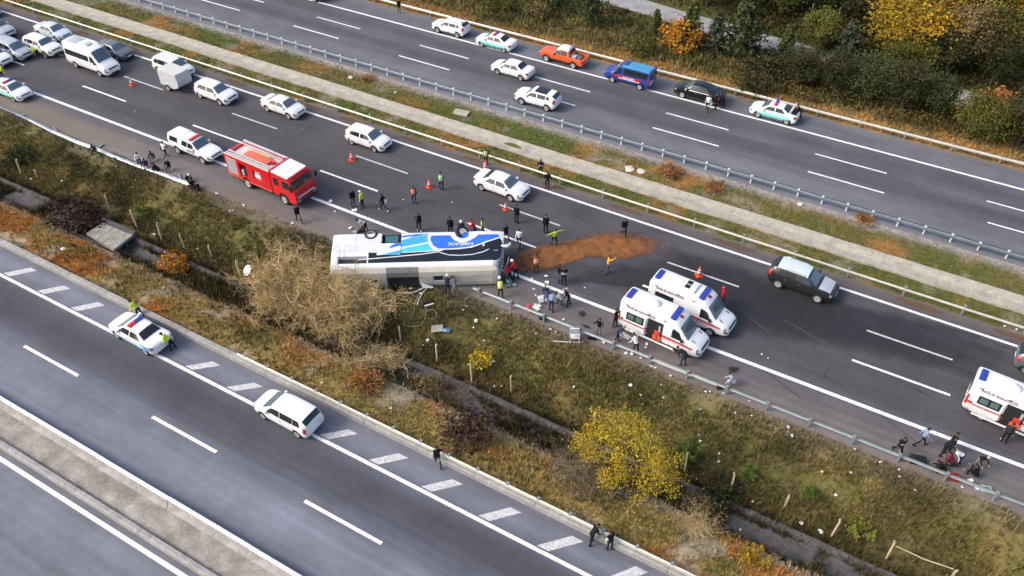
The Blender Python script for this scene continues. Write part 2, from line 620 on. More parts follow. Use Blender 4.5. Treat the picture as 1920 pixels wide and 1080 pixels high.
# surveyed starts of the dashes
dashes(lower_road, 47.42, -43.1, 5.6, 14.75, 0.16, m=M_WORN, tilt=0.004)
dashes(lower_road, 44.05, -44.4, 6.2, 15.1, 0.20, tilt=0.005)
dashes(upper_road, 64.86, -65.4, 6.4, 14.45, 0.18)
dashes(upper_road, 67.95, -64.6, 6.2, 14.2, 0.17)
dashes(ramp_road, 17.5, -48.3, 5.45, 12.3, 0.22)
dashes(slip_road, 6.6, -40.6, 4.0, 12.3, 0.22)

# slanted hatch blocks on the ramp shoulder
for (ax, ay, bx, by) in ((8, 517, 64, 505), (71, 551, 127, 539), (134, 583, 191, 570), (345, 697, 407, 682), (424, 736, 486, 722),
                         (597, 829, 663, 810), (690, 877, 758, 855), (790, 927, 860, 904), (899, 981, 969, 957), (1010, 1037, 1085, 1011), (1140, 1092, 1205, 1068)):
    a, b_ = gp(ax, ay), gp(bx, by)
    d = (b_ - a)
    w = 0.62
    marking(ramp_road, 'hatch_block', [(a[0] - w / 2, 21.62), (a[0] + w / 2 + 0.1, 21.62), (b_[0] + w / 2, b_[1]), (b_[0] - w / 2 - 0.1, b_[1])], M_WORN)

# sealed joints and skid marks on the asphalt
M_TAR = mat('tar_seam', (0.030, 0.029, 0.032), rough=0.7)
M_SKID = mat('skid_rubber', (0.056, 0.054, 0.058), rough=0.85)
def road_trace(parent, name, pts, w, m, z=0.0045):
    pts = np.array(pts, float)
    tt = np.arange(len(pts)); qq = np.linspace(0, len(pts) - 1, max(2, (len(pts) - 1) * 8 + 1))
    xs_ = np.interp(qq, tt, pts[:, 0]); ys_ = np.interp(qq, tt, pts[:, 1])
    d = np.stack([np.gradient(xs_), np.gradient(ys_)], 1); d /= np.linalg.norm(d, axis=1)[:, None]
    ww = w * (0.6 + 0.8 * noise2(xs_, ys_, 0.7, 6))
    L_ = np.stack([xs_ - d[:, 1] * ww / 2, ys_ + d[:, 0] * ww / 2], 1); R_ = np.stack([xs_ + d[:, 1] * ww / 2, ys_ - d[:, 0] * ww / 2], 1)
    n = len(xs_)
    v = [(p[0], p[1], z) for p in L_] + [(p[0], p[1], z) for p in R_]
    b = MB().add(v, [(i, n + i, n + i + 1, i + 1) for i in range(n - 1)])
    return b.build(name, m, parent, fix=False)
rs_ = random.Random(12)
for (rd, ys0, cnt) in ((lower_road, (43.6, 47.0, 50.6, 41.3), 12), (upper_road, (64.4, 67.4, 70.7, 73.0), 12)):
    for y0 in ys0:
        x = -110 + rs_.uniform(0, 20)
        while x < 25:
            L_ = rs_.uniform(5, 22)
            road_trace(rd, 'tar_seam', [(x + k * L_ / 8, y0 + rs_.uniform(-0.05, 0.05)) for k in range(9)], 0.035, M_TAR)
            x += L_ + rs_.uniform(2, 18)
    for k in range(cnt):
        x = rs_.uniform(-95, 18); y0 = rs_.choice(ys0); L_ = rs_.uniform(0.8, 2.8)
        road_trace(rd, 'tar_seam', [(x + rs_.uniform(-0.15, 0.15), y0 + j * L_ / 6) for j in range(7)], 0.03, M_TAR)
for pts in ([(1400, 590), (1460, 640), (1540, 700), (1640, 770), (1720, 830)], [(1470, 600), (1560, 650), (1680, 710), (1800, 775)], [(1340, 640), (1440, 700), (1500, 745)], [(1060, 440), (1120, 452), (1180, 455)], [(640, 290), (760, 335), (880, 400), (960, 450)]):
    road_trace(lower_road, 'skid_mark', [gp(*p_) for p_ in pts], 0.10, M_SKID)

# ------------------------------------------------------------------ concrete works
M_CONC = mat('concrete', (0.33, 0.32, 0.30), rough=0.9, vary=0.22, scale=1.6, bump=0.25, fine=12)
M_CONC_L = mat('pale_concrete', (0.40, 0.365, 0.30), rough=0.9, vary=0.25, scale=1.1, bump=0.25, fine=10)
M_CONC_B = mat('barrier_concrete', (0.31, 0.295, 0.285), rough=0.9, vary=0.25, scale=1.8, bump=0.2, fine=9)
M_WHITE_TOP = mat('barrier_white', (0.78, 0.77, 0.74), rough=0.8, vary=0.15, scale=4, fine=8)
M_CHAN = mat('channel_concrete', (0.082, 0.076, 0.078), rough=0.95, vary=0.35, scale=1.4, bump=0.3, fine=7)

# drainage slab strip in the median: slabs laid end to end
gut = empty('median_gutter', (0, 0, 0))
tag(gut, 'long pale concrete drain strip running along the grass median', 'gutter', kind='structure')
rr = random.Random(4)
x = -150.0
while x < 45:
    L = 3.95
    b = MB()
    ya, yb = 54.85 + (noise2(x, 1, 9, 2) - .5) * 0.12, 56.75 + (noise2(x, 2, 7, 2) - .5) * 0.14
    zz = 0.03 + rr.uniform(-0.004, 0.004)
    ym = (ya + yb) / 2
    v = [(x, ya, zz), (x + L, ya, zz), (x + L, ym, zz - 0.10), (x, ym, zz - 0.10), (x, yb, zz), (x + L, yb, zz),
         (x, ya, -0.4), (x + L, ya, -0.4), (x + L, yb, -0.4), (x, yb, -0.4)]
    b.add(v, [(0, 1, 2, 3), (3, 2, 5, 4), (6, 7, 1, 0), (4, 5, 8, 9), (0, 3, 4, 9, 6), (1, 7, 8, 5, 2)])
    b.build('slab', M_CONC_L, gut)
    x += L + 0.012

# drainage channel of the ditch
chn = MB()
xs = np.arange(-125, 45, 2.0)
prof = [(28.36, -1.34), (28.5, -1.3), (28.62, -1.9), (29.4, -1.96), (30.3, -1.9), (30.5, -1.45), (30.66, -1.48)]
v, f = [], []
for x in xs:
    for (y, z) in prof:
        v.append((x, y + (noise2(x, y, 5, 8) - .5) * 0.12, z + 0.03 + (noise2(x, y, 3, 9) - .5) * 0.05))
n = len(prof)
for i in range(len(xs) - 1):
    for k in range(n - 1):
        f.append((i * n + k, (i + 1) * n + k, (i + 1) * n + k + 1, i * n + k + 1))
chn.add(v, f)
tag(chn.build('drainage_channel', M_CHAN, smooth=True), 'grey concrete drainage channel at the bottom of the grassy ditch', 'channel', kind='structure')

# footbridge of concrete slabs over the channel
fb = empty('ditch_bridge', (0, 0, 0))
tag(fb, 'small grey plank bridge lying across the ditch channel at left', 'footbridge')
A, B_, C_, D_ = [Vector((*gp(*q, -1.05), -1.05)) for q in ((161, 437), (193, 417), (249, 441), (213, 469))]
for k in range(5):
    t0, t1 = k / 5 + 0.006, (k + 1) / 5 - 0.006
    q = [A.lerp(D_, t0), A.lerp(D_, t1), B_.lerp(C_, t1), B_.lerp(C_, t0)]
    dz = rr.uniform(-0.015, 0.015)
    b = MB()
    b.add([(p.x, p.y, -1.05 + dz) for p in q] + [(p.x, p.y, -1.27) for p in q], [(0, 1, 2, 3), (7, 6, 5, 4), (0, 4, 5, 1), (1, 5, 6, 2), (2, 6, 7, 3), (3, 7, 4, 0)])
    b.build('plank', mat('bridge_slab', (0.29, 0.275, 0.235), rough=0.95, vary=0.25, scale=2, bump=0.3, fine=9), fb)
b = MB()
b.tube([(B_.x - 0.3, B_.y + 0.25, -1.0), (C_.x + 0.1, C_.y + 0.2, -1.0)], 0.2, 6)
b.build('edge_beam', M_CHAN, fb)

# concrete parapet along the ramp, cast in lengths
def wall_run(name, label, prof, x0, x1, seg, m, cat='barrier', cap=None, jitter=0.01):
    w = empty(name, ((x0 + x1) / 2, prof[0][0], 0))
    tag(w, label, cat)
    x = x0
    L = seg - 0.02
    n = len(prof)
    ox, oy = (x0 + x1) / 2, prof[0][0]
    v = [(0, y - oy, z) for y, z in prof] + [(L, y - oy, z) for y, z in prof]
    f = [tuple(range(n))[::-1], tuple(range(n, 2 * n))] + [(k, (k + 1) % n, n + (k + 1) % n, n + k) for k in range(n)]
    me = MB().add(v, f).mesh('segment')
    cm = None
    if cap:
        cy0, cy1, cz0, cz1 = cap
        cm = MB().box(0, L, cy0 - oy, cy1 - oy, cz0, cz1).mesh('cap')
    while x < x1:
        o = share('segment', me, m, w, (x - ox, rr.uniform(-jitter, jitter), rr.uniform(-jitter, jitter)))
        if cm:
            share('painted_top', cm, M_WHITE_TOP, o)
        x += seg
    return w
wall_run('parapet_wall', 'low concrete parapet along the far edge of the near ramp', [(23.55, -0.2), (23.55, 0.40), (23.62, 0.46), (23.92, 0.46), (24.0, -0.3)], -120, 34, 4.0, M_CONC_B)
wall_run('median_barrier', 'pale concrete barrier with white top beside the ramp lanes', [(13.05, -0.2), (13.05, 0.12), (13.28, 0.32), (13.4, 0.72), (13.6, 0.72), (13.64, 0.2), (13.72, -0.2)], -120, 34, 6.0, M_CONC_B, cap=(13.385, 13.615, 0.715, 0.735))
wall_run('slip_road_barrier', 'lower grey concrete barrier beside the sandy strip, lower left', [(11.18, -0.2), (11.2, 0.42), (11.28, 0.5), (11.5, 0.5), (11.58, -0.2)], -120, 34, 6.0, M_CONC_B)
# sandy filling between both barriers
M_SAND = mat('sand_fill', (0.27, 0.245, 0.21), rough=1.0, vary=0.22, scale=0.9, bump=0.5, fine=8, color2=(0.34, 0.32, 0.285))
sb = MB()
xs = np.arange(-125, 40, 0.6)
ys = np.linspace(11.5, 13.15, 6)
v = [(x, y, 0.16 + 0.12 * math.sin((y - 11.5) / 1.65 * math.pi) + (fbm(x, y, 0.8, 2) - .5) * 0.08) for x in xs for y in ys]
f = [(i * 6 + k, (i + 1) * 6 + k, (i + 1) * 6 + k + 1, i * 6 + k + 1) for i in range(len(xs) - 1) for k in range(5)]
sb.add(v, f)
tag(sb.build('sand_strip', M_SAND, smooth=True), 'sandy filling between the two ramp barriers', 'ground', kind='structure')

# service track beyond the far verge
M_TRACK = mat('track_gravel', (0.30, 0.295, 0.30), rough=0.95, vary=0.2, scale=0.8, bump=0.3, fine=6)
tb = MB()
xs = np.arange(-200, 120, 2.0)
v = []
for x in xs:
    pyy = float(path_y(x))
    for k, dy in enumerate((-1.9, -0.6, 0.6, 1.9)):
        yy = pyy + dy + (noise2(x, k, 4, 6) - .5) * 0.5
        v.append((x, yy, -1.44))
f = [(i * 4 + k, (i + 1) * 4 + k, (i + 1) * 4 + k + 1, i * 4 + k + 1) for i in range(len(xs) - 1) for k in range(3)]
tb.add(v, f)
tag(tb.build('service_track', M_TRACK, smooth=True), 'grey service track beyond the far verge, partly behind trees', 'track', kind='structure')

# ------------------------------------------------------------------ guardrails
M_GALV_F = mat('galvanised_bright', (0.46, 0.50, 0.53), rough=0.42, metal=0.45, vary=0.2, scale=3.0)
M_GALV = mat('galvanised_steel', (0.30, 0.345, 0.36), rough=0.5, metal=0.4, vary=0.15, scale=3.0)
M_GALV_D = mat('galvanised_dull', (0.17, 0.21, 0.245), rough=0.55, metal=0.3, vary=0.2, scale=2.0)
M_GALV_L = mat('galvanised_pale', (0.56, 0.55, 0.50), rough=0.5, metal=0.3, vary=0.15, scale=2.0)
WPROF = [(0.0, 0.0), (0.025, 0.045), (0.08, 0.075), (0.08, 0.115), (0.02, 0.155), (0.08, 0.195), (0.08, 0.235), (0.025, 0.265), (0.0, 0.31)]  # depth, height

def guardrail(name, label, y, x0, x1, face, z0, post_step, m, mpost, panel=4.0, post_h=None, both=False, base=0.0, k=1.0):
    """face=-1: beam on the camera side (smaller y)"""
    g = empty(name, ((x0 + x1) / 2, y, base))
    tag(g, label, 'guardrail')
    ox = (x0 + x1) / 2
    n = len(WPROF)
    for sgn in ((-1, 1) if both else (face,)):
        v = [(0, sgn * (0.06 + d), z0 + h * k) for d, h in WPROF] + [(panel + 0.06, sgn * (0.06 + d), z0 + h * k) for d, h in WPROF]
        v += [(p[0], p[1] - sgn * 0.006, p[2]) for p in v]
        f = [(q, q + 1, n + q + 1, n + q) for q in range(n - 1)]
        f += [(2 * n + q, 3 * n + q, 3 * n + q + 1, 2 * n + q + 1) for q in range(n - 1)]
        me = MB().add(v, f).mesh('beam', True, fix=False)
        x, j = x0, 0
        while x < x1 - 0.1:
            o = share('beam', me, m, g, (x - ox, 0.004 * (j % 2) + (noise2(x, y, 6, 3) - .5) * 0.03, (noise2(x, y, 5, 4) - .5) * 0.02))
            x += panel
            j += 1
    ph = post_h or z0 + 0.30
    pm = MB().box(-0.055, 0.055, -0.05, 0.05, -0.35, ph).box(-0.09, 0.09, -0.10, 0.10, ph - 0.02, ph + 0.05).box(-0.075, 0.075, -0.075, 0.075, ph - 0.30, ph + 0.008).mesh('post')
    x = x0 + 0.6
    while x < x1:
        share('post', pm, mpost, g, (x - ox, 0, 0))
        x += post_step
    return g

guardrail('guardrail', 'steel guardrail between the accident carriageway and the ditch, right of the bus', 37.12, -24.6, 50, 1, 0.44, 2.65, M_GALV, M_GALV, base=0.0, k=0.85)
guardrail('guardrail', 'thin pale guardrail along the median side of the accident carriageway', 52.55, -150, 50, -1, 0.50, 4.0, M_GALV_L, M_GALV, k=0.55)
guardrail('guardrail', 'blue grey guardrail with bright post caps along the near edge of the far carriageway', 60.72, -150, 50, 1, 0.42, 2.0, M_GALV_D, mat('post_cap', (0.7, 0.72, 0.72), rough=0.5, metal=0.2), both=True)
guardrail('guardrail', 'pale guardrail along the outer verge of the far carriageway', 74.45, -150, 50, -1, 0.45, 4.0, M_GALV_L, M_GALV, both=True, k=0.8)
guardrail('guardrail', 'guardrail mounted on the parapet of the near ramp', 23.78, -34.5, 34, -1, 0.12, 2.0, M_GALV_L, M_GALV, base=0.46)

# knocked-down guardrail left of the bus: beams lying flat and bent, posts torn over
fallen = [((-40, 192), 0.55, 0), ((0, 210), 0.45, 20), ((36, 222), 0.35, 45), ((58, 230), 0.3, 60), ((100, 248), 0.15, 80), ((145, 266), 0.12, 95),
          ((185, 281), 0.1, 88), ((218, 296), 0.12, 80), ((262, 312), 0.08, 92), ((300, 325), 0.10, 85), ((335, 338), 0.05, 90), ((362, 347), 0.04, 94)]
fg = empty('fallen_guardrail', (*gp(180, 280), 0))
tag(fg, 'knocked down guardrail lying bent on the shoulder under the seated people', 'guardrail')
o0 = fg.location
for i in range(len(fallen) - 1):
    (pa, ha, ra), (pb, hb, rb) = fallen[i], fallen[i + 1]
    a, b_ = gp(*pa), gp(*pb)
    d = Vector((b_[0] - a[0], b_[1] - a[1], 0)).normalized()
    lat = Vector((-d.y, d.x, 0))
    v = []
    for (p, h, r) in ((a, ha, ra), (b_, hb, rb)):
        cr, sr = math.cos(math.radians(r)), math.sin(math.radians(r))
        for dd, hh in WPROF:
            q = Vector((p[0], p[1], 0.03 + h * cr)) + lat * (dd * 1.3 * cr - (hh - 0.15) * 1.3 * sr) + Vector((0, 0, (hh * cr) * 1.0 + abs(dd * sr) * 1.3))
            v.append(q - o0)
    n = len(WPROF)
    f = [(k, k + 1, n + k + 1, n + k) for k in range(n - 1)]
    v += [Vector(p) - Vector((0, 0, 0.006)) for p in v]
    f += [(2 * n + k, 3 * n + k, 3 * n + k + 1, 2 * n + k + 1) for k in range(n - 1)]
    MB().add(v, f).build('beam', M_GALV_F, fg, smooth=True, fix=False)
    if i % 2 == 0:
        q = Vector((a[0], a[1], 0)) - o0
        MB().obox((q.x - 0.2, q.y + 0.35, 0.08), (0.12, 0.9, 0.1), Matrix.Rotation(0.4 + i, 3, 'Z')).build('post', M_GALV, fg)
# loose beam lying behind the standing rail, right
lb = empty('loose_guardrail_beam', (*gp(1285, 700), 0))
tag(lb, 'loose steel beam lying on the grass behind the guardrail near the ambulances', 'beam')
a, b_ = gp(1216, 677), gp(1348, 728)
d = Vector((b_[0] - a[0], b_[1] - a[1], 0))
MB().obox((0, 0, 0.02), (d.length, 0.07, 0.2), Matrix.Rotation(math.atan2(d.y, d.x), 3, 'Z') @ Matrix.Rotation(0.9, 3, 'X')).build('beam', M_GALV_L, lb)
e = Vector((b_[0], b_[1], 0)) - lb.location
MB().obox((e.x, e.y, 0.12), (0.3, 0.28, 0.3), Matrix.Rotation(0.5, 3, 'Z')).build('end_block', mat('black_rubber', (0.012, 0.012, 0.013), rough=0.7), lb)
# ------------------------------------------------------------------ vehicles: lofted bodies
def pchip(xs, ys, q):
    xs, ys, q = np.asarray(xs, float), np.asarray(ys, float), np.asarray(q, float)
    h = np.diff(xs); d = np.diff(ys) / h
    m = np.zeros(len(xs))
    m[0], m[-1] = d[0], d[-1]
    for i in range(1, len(xs) - 1):
        if d[i - 1] * d[i] > 0:
            w1, w2 = 2 * h[i] + h[i - 1], h[i] + 2 * h[i - 1]
            m[i] = (w1 + w2) / (w1 / d[i - 1] + w2 / d[i])
    k = np.clip(np.searchsorted(xs, q) - 1, 0, len(h) - 1)
    t = (q - xs[k]) / h[k]
    return ((1 + 2 * t) * (1 - t) ** 2) * ys[k] + t * (1 - t) ** 2 * h[k] * m[k] + t * t * (3 - 2 * t) * ys[k + 1] + t * t * (t - 1) * h[k] * m[k + 1]

class Loft:
    """stations: x, zb, w_low, w_mid, z_mid, w_belt, z_belt, w_top, z_cant, z_roof  (half widths)"""
    def __init__(self, st, L):
        self.a = np.array(st, float)
        self.L = L
    def sec(self, x):
        g = [float(pchip(self.a[:, 0], self.a[:, k], [x])[0]) for k in range(1, 10)]
        zb, wl, wm, zm, wb, zt, wt, zc, zr = g
        return [(0, zb), (wl * 0.94, zb), (wl, zb + 0.07), (wm, zm), (wb, zt), (wt, zc), (wt * 0.84, zc + 0.7 * (zr - zc)), (wt * 0.45, zr - 0.06 * (zr - zc)), (0, zr)]
    def pt(self, x, v, side=1):
        s = self.sec(x)
        v = min(max(v, 0), 8)
        i = min(int(v), 7)
        t = v - i
        y = s[i][0] * (1 - t) + s[i + 1][0] * t
        z = s[i][1] * (1 - t) + s[i + 1][1] * t
        return Vector((x - self.L / 2, side * y, z))
    def body(self, n=44):
        xs = sorted(set(list(np.linspace(self.a[0, 0], self.a[-1, 0], n)) + list(self.a[:, 0])))
        xs = [xs[0]] + [b for a, b in zip(xs, xs[1:]) if b - a > 0.02]
        v, f = [], []
        R = 16
        for x in xs:
            s = self.sec(x)
            ring = [(p[0], p[1]) for p in s] + [(-p[0], p[1]) for p in s[-2:0:-1]]
            v += [(x - self.L / 2, p[0], p[1]) for p in ring]
        for i in range(len(xs) - 1):
            for k in range(R):
                k2 = (k + 1) % R
                f.append((i * R + k, (i + 1) * R + k, (i + 1) * R + k2, i * R + k2))
        f.append(tuple(range(R)))
        e = (len(xs) - 1) * R
        f.append(tuple(e + k for k in range(R))[::-1])
        return MB().add(v, f)
    def patch(self, c00, c10, c11, c01, side=1, off=0.012, nu=8, nv=3, both=False, thick=0.012):
        """bilinear (x,v) patch offset outwards; both=True spans over the centre line"""
        rows = []
        vs = []
        for j in range(nv + 1):
            vs.append((j / nv, 1))
        grid = []
        seq = [(t, side) for t, _ in vs]
        if both:
            seq = [(t, 1) for t, _ in vs] + [(t, -1) for t, _ in vs[::-1][1:]]
        for (t, sd_) in seq:
            row = []
            for i in range(nu + 1):
                s = i / nu
                a = Vector(c00).lerp(Vector(c10), s)
                b = Vector(c01).lerp(Vector(c11), s)
                q = a.lerp(b, t)
                row.append(self.pt(q.x, q.y, sd_))
            grid.append(row)
        G, N = len(grid), nu + 1
        P = [p for r in grid for p in r]
        nor = []
        for j in range(G):
            for i in range(N):
                du = grid[j][min(i + 1, N - 1)] - grid[j][max(i - 1, 0)]
                dv = grid[min(j + 1, G - 1)][i] - grid[max(j - 1, 0)][i]
                n_ = du.cross(dv)
                n_ = n_.normalized() if n_.length > 1e-9 else Vector((0, 0, 1))
                c = grid[j][i] - Vector((0, 0, 0.7))
                if n_.dot(Vector((c.x * 0.35, c.y, c.z))) < 0:
                    n_ = -n_
                nor.append(n_)
        b = MB()
        v = [tuple(p + n_ * off) for p, n_ in zip(P, nor)] + [tuple(p + n_ * (off - thick - 0.01)) for p, n_ in zip(P, nor)]
        f = []
        K = G * N
        for j in range(G - 1):
            for i in range(N - 1):
                f.append((j * N + i, j * N + i + 1, (j + 1) * N + i + 1, (j + 1) * N + i))
        edge = [j for j in range(N)] + [j * N + N - 1 for j in range(1, G)] + [(G - 1) * N + i for i in range(N - 2, -1, -1)] + [j * N for j in range(G - 2, 0, -1)]
        for a_, b_ in zip(edge, edge[1:] + edge[:1]):
            f.append((a_, b_, b_ + K, a_ + K))
        return b.add(v, f)

def boolean_cut(me, cutters):
    a = bpy.data.objects.new('tmp', me); SCRATCH.collection.objects.link(a)
    cu = cutters.mesh('cut')
    c = bpy.data.objects.new('tmpc', cu); SCRATCH.collection.objects.link(c)
    md = a.modifiers.new('b', 'BOOLEAN')
    md.object = c; md.operation = 'DIFFERENCE'; md.solver = 'EXACT'
    out = evaluated(a)
    bpy.data.objects.remove(a); bpy.data.objects.remove(c)
    bpy.data.meshes.remove(cu)
    return out

def finish(me, angle=38):
    me.polygons.foreach_set('use_smooth', [True] * len(me.polygons))
    me.set_sharp_from_angle(angle=math.radians(angle))
    if not len(me.materials):
        me.materials.append(None)
    return me

M_GLASS = mat('car_glass', (0.016, 0.020, 0.026), rough=0.06, spec=0.7)
M_GLASS_B = mat('car_glass_bluish', (0.085, 0.125, 0.165), rough=0.08, spec=0.75)
M_TYRE = mat('tyre_rubber', (0.014, 0.014, 0.015), rough=0.85)
M_RIM = mat('alloy_rim', (0.50, 0.50, 0.51), rough=0.4, metal=0.35)
M_BLACK = mat('black_plastic', (0.012, 0.012, 0.013), rough=0.5)
M_HEAD = mat('headlight_lens', (0.22, 0.24, 0.26), rough=0.12, spec=0.8)
M_TAIL = mat('tail_light_lens', (0.42, 0.02, 0.015), rough=0.2, spec=0.7)
M_PLATE = mat('number_plate', (0.75, 0.75, 0.72), rough=0.5)
M_RED = mat('lamp_red', (0.62, 0.03, 0.035), rough=0.25)
M_BLUE = mat('lamp_blue', (0.03, 0.055, 0.33), rough=0.25)
M_CHROME = mat('chrome_trim', (0.6, 0.6, 0.6), rough=0.2, metal=0.9)

def paint(name, c, rough=0.32, coat=0.5):
    return mat('paint_' + name, c, rough=rough, coat=coat, vary=0.07, scale=1.3)
P_WHITE = paint('white', (0.80, 0.81, 0.82))
P_OFFWHITE = paint('off_white', (0.74, 0.75, 0.74))
P_SILVER = paint('silver', (0.42, 0.45, 0.49), rough=0.35)
P_PALE = paint('pale_blue_silver', (0.58, 0.66, 0.72))
P_GREY = paint('grey', (0.12, 0.135, 0.155))
P_DARK = paint('dark_grey', (0.075, 0.082, 0.09))
P_BLACK = paint('black', (0.008, 0.008, 0.009), rough=0.2)
P_ORANGE = paint('orange', (0.72, 0.115, 0.025))
P_BLUE = paint('blue', (0.02, 0.055, 0.30))
P_SKY = paint('sky_blue', (0.06, 0.27, 0.50))
P_TURQ = paint('turquoise', (0.12, 0.60, 0.53))
P_TURQ_L = paint('pale_turquoise', (0.42, 0.74, 0.72))
P_POLBLUE = paint('police_blue', (0.12, 0.33, 0.62))
P_POLBLUE_L = paint('police_pale_blue', (0.42, 0.66, 0.80))
P_RED = paint('red', (0.58, 0.012, 0.018), rough=0.28)
P_STRIPE = paint('stripe_red', (0.46, 0.02, 0.04))

def st(x, zb, wl, wm, zm, wb, zt, wt, zc, zr):
    return (x, zb, wl, wm, zm, wb, zt, wt, zc, zr)

KINDS = {}
def kind(name, L, stations, wheels, rw, glass, extra=None, mirrors=None, ww=0.21, lamps=None, bed=None, track=None):
    KINDS[name] = dict(L=L, st=stations, wheels=wheels, rw=rw, glass=glass, extra=extra or [], mirrors=mirrors, ww=ww, lamps=lamps, bed=bed, track=track)

# glass entries: (name, corners c00,c10,c11,c01 in (x,v), mode 'both'|'sides')
kind('sedan', 4.55, [
    st(0.00, .42, .62, .66, .62, .62, .86, .55, .90, .93), st(0.12, .30, .78, .83, .62, .80, .95, .72, 1.0, 1.03), st(0.45, .22, .82, .89, .60, .86, .97, .76, 1.03, 1.07),
    st(0.78, .20, .82, .90, .58, .865, .96, .74, 1.05, 1.11), st(1.48, .19, .82, .90, .57, .865, .94, .60, 1.35, 1.425), st(2.1, .19, .82, .90, .57, .87, .93, .61, 1.39, 1.47),
    st(2.72, .19, .82, .90, .57, .87, .92, .60, 1.35, 1.43), st(3.52, .19, .82, .90, .57, .86, .89, .74, .95, 1.0), st(4.05, .20, .82, .885, .55, .83, .80, .70, .86, .90),
    st(4.38, .22, .74, .82, .52, .77, .70, .64, .74, .78), st(4.55, .30, .52, .60, .48, .56, .58, .48, .60, .63)],
    (0.86, 3.58), 0.325,
    [('windscreen', ((2.80, 5.30), (3.44, 5.42), (3.44, 8), (2.80, 8)), 'both'), ('rear_window', ((0.86, 5.5), (1.40, 5.36), (1.40, 8), (0.86, 8)), 'both'),
     ('side_window', ((1.10, 4.16), (2.08, 4.16), (2.08, 4.88), (1.52, 4.88)), 'sides'), ('side_window', ((2.16, 4.16), (3.30, 4.2), (2.84, 4.86), (2.16, 4.88)), 'sides')],
    mirrors=(3.12, 0.92, 0.98), lamps=((4.20, 3.5, 4.36, 4.4), (0.06, 3.4, 0.30, 4.2)))
kind('hatch', 4.25, [
    st(0.00, .42, .66, .74, .60, .70, .92, .50, 1.10, 1.16), st(0.12, .30, .80, .86, .60, .84, .98, .62, 1.22, 1.30), st(0.42, .21, .82, .90, .58, .87, .98, .64, 1.42, 1.49),
    st(1.1, .20, .82, .905, .57, .875, .96, .64, 1.46, 1.55), st(1.9, .20, .82, .905, .57, .875, .95, .64, 1.47, 1.56), st(2.45, .20, .82, .905, .57, .875, .94, .62, 1.42, 1.52),
    st(3.25, .20, .82, .90, .57, .865, .92, .75, .98, 1.04), st(3.78, .21, .82, .88, .55, .83, .84, .70, .90, .95), st(4.1, .23, .74, .82, .53, .77, .74, .64, .78, .83), st(4.25, .32, .55, .62, .50, .58, .62, .5, .64, .67)],
    (0.78, 3.32), 0.33,
    [('windscreen', ((2.54, 5.30), (3.18, 5.42), (3.18, 8), (2.54, 8)), 'both'), ('rear_window', ((0.06, 5.4), (0.36, 5.4), (0.36, 8), (0.06, 8)), 'both'),
     ('side_window', ((0.62, 4.2), (1.72, 4.16), (1.72, 4.88), (0.72, 4.88)), 'sides'), ('side_window', ((1.82, 4.16), (3.02, 4.2), (2.56, 4.86), (1.82, 4.88)), 'sides')],
    mirrors=(2.86, 0.93, 1.0), lamps=((3.95, 3.5, 4.10, 4.4), (0.03, 3.6, 0.24, 4.6)))
kind('suv', 4.5, [
    st(0.00, .52, .68, .76, .72, .74, 1.04, .52, 1.24, 1.30), st(0.12, .40, .82, .88, .72, .86, 1.10, .64, 1.36, 1.45), st(0.45, .30, .84, .92, .70, .89, 1.10, .68, 1.54, 1.62),
    st(1.1, .29, .84, .925, .68, .895, 1.08, .68, 1.58, 1.67), st(2.0, .29, .84, .925, .68, .895, 1.07, .68, 1.58, 1.67), st(2.6, .29, .84, .925, .68, .895, 1.06, .66, 1.52, 1.62),
    st(3.3, .29, .84, .92, .68, .885, 1.04, .76, 1.10, 1.17), st(3.95, .31, .84, .905, .66, .86, .98, .72, 1.03, 1.08), st(4.34, .34, .76, .84, .64, .80, .86, .66, .91, .95), st(4.5, .42, .6, .68, .60, .64, .72, .54, .74, .78)],
    (0.86, 3.55), 0.37,
    [('windscreen', ((2.68, 5.30), (3.24, 5.42), (3.24, 8), (2.68, 8)), 'both'), ('rear_window', ((0.06, 5.4), (0.40, 5.4), (0.40, 8), (0.06, 8)), 'both'),
     ('side_window', ((0.52, 4.3), (0.98, 4.2), (0.98, 4.84), (0.74, 4.84)), 'sides'), ('side_window', ((1.06, 4.16), (1.92, 4.16), (1.92, 4.88), (1.06, 4.88)), 'sides'), ('side_window', ((2.0, 4.16), (3.10, 4.2), (2.70, 4.86), (2.0, 4.88)), 'sides')],
    mirrors=(2.95, 0.95, 1.14), lamps=((4.2, 3.5, 4.36, 4.4), (0.03, 3.6, 0.26, 4.7)))
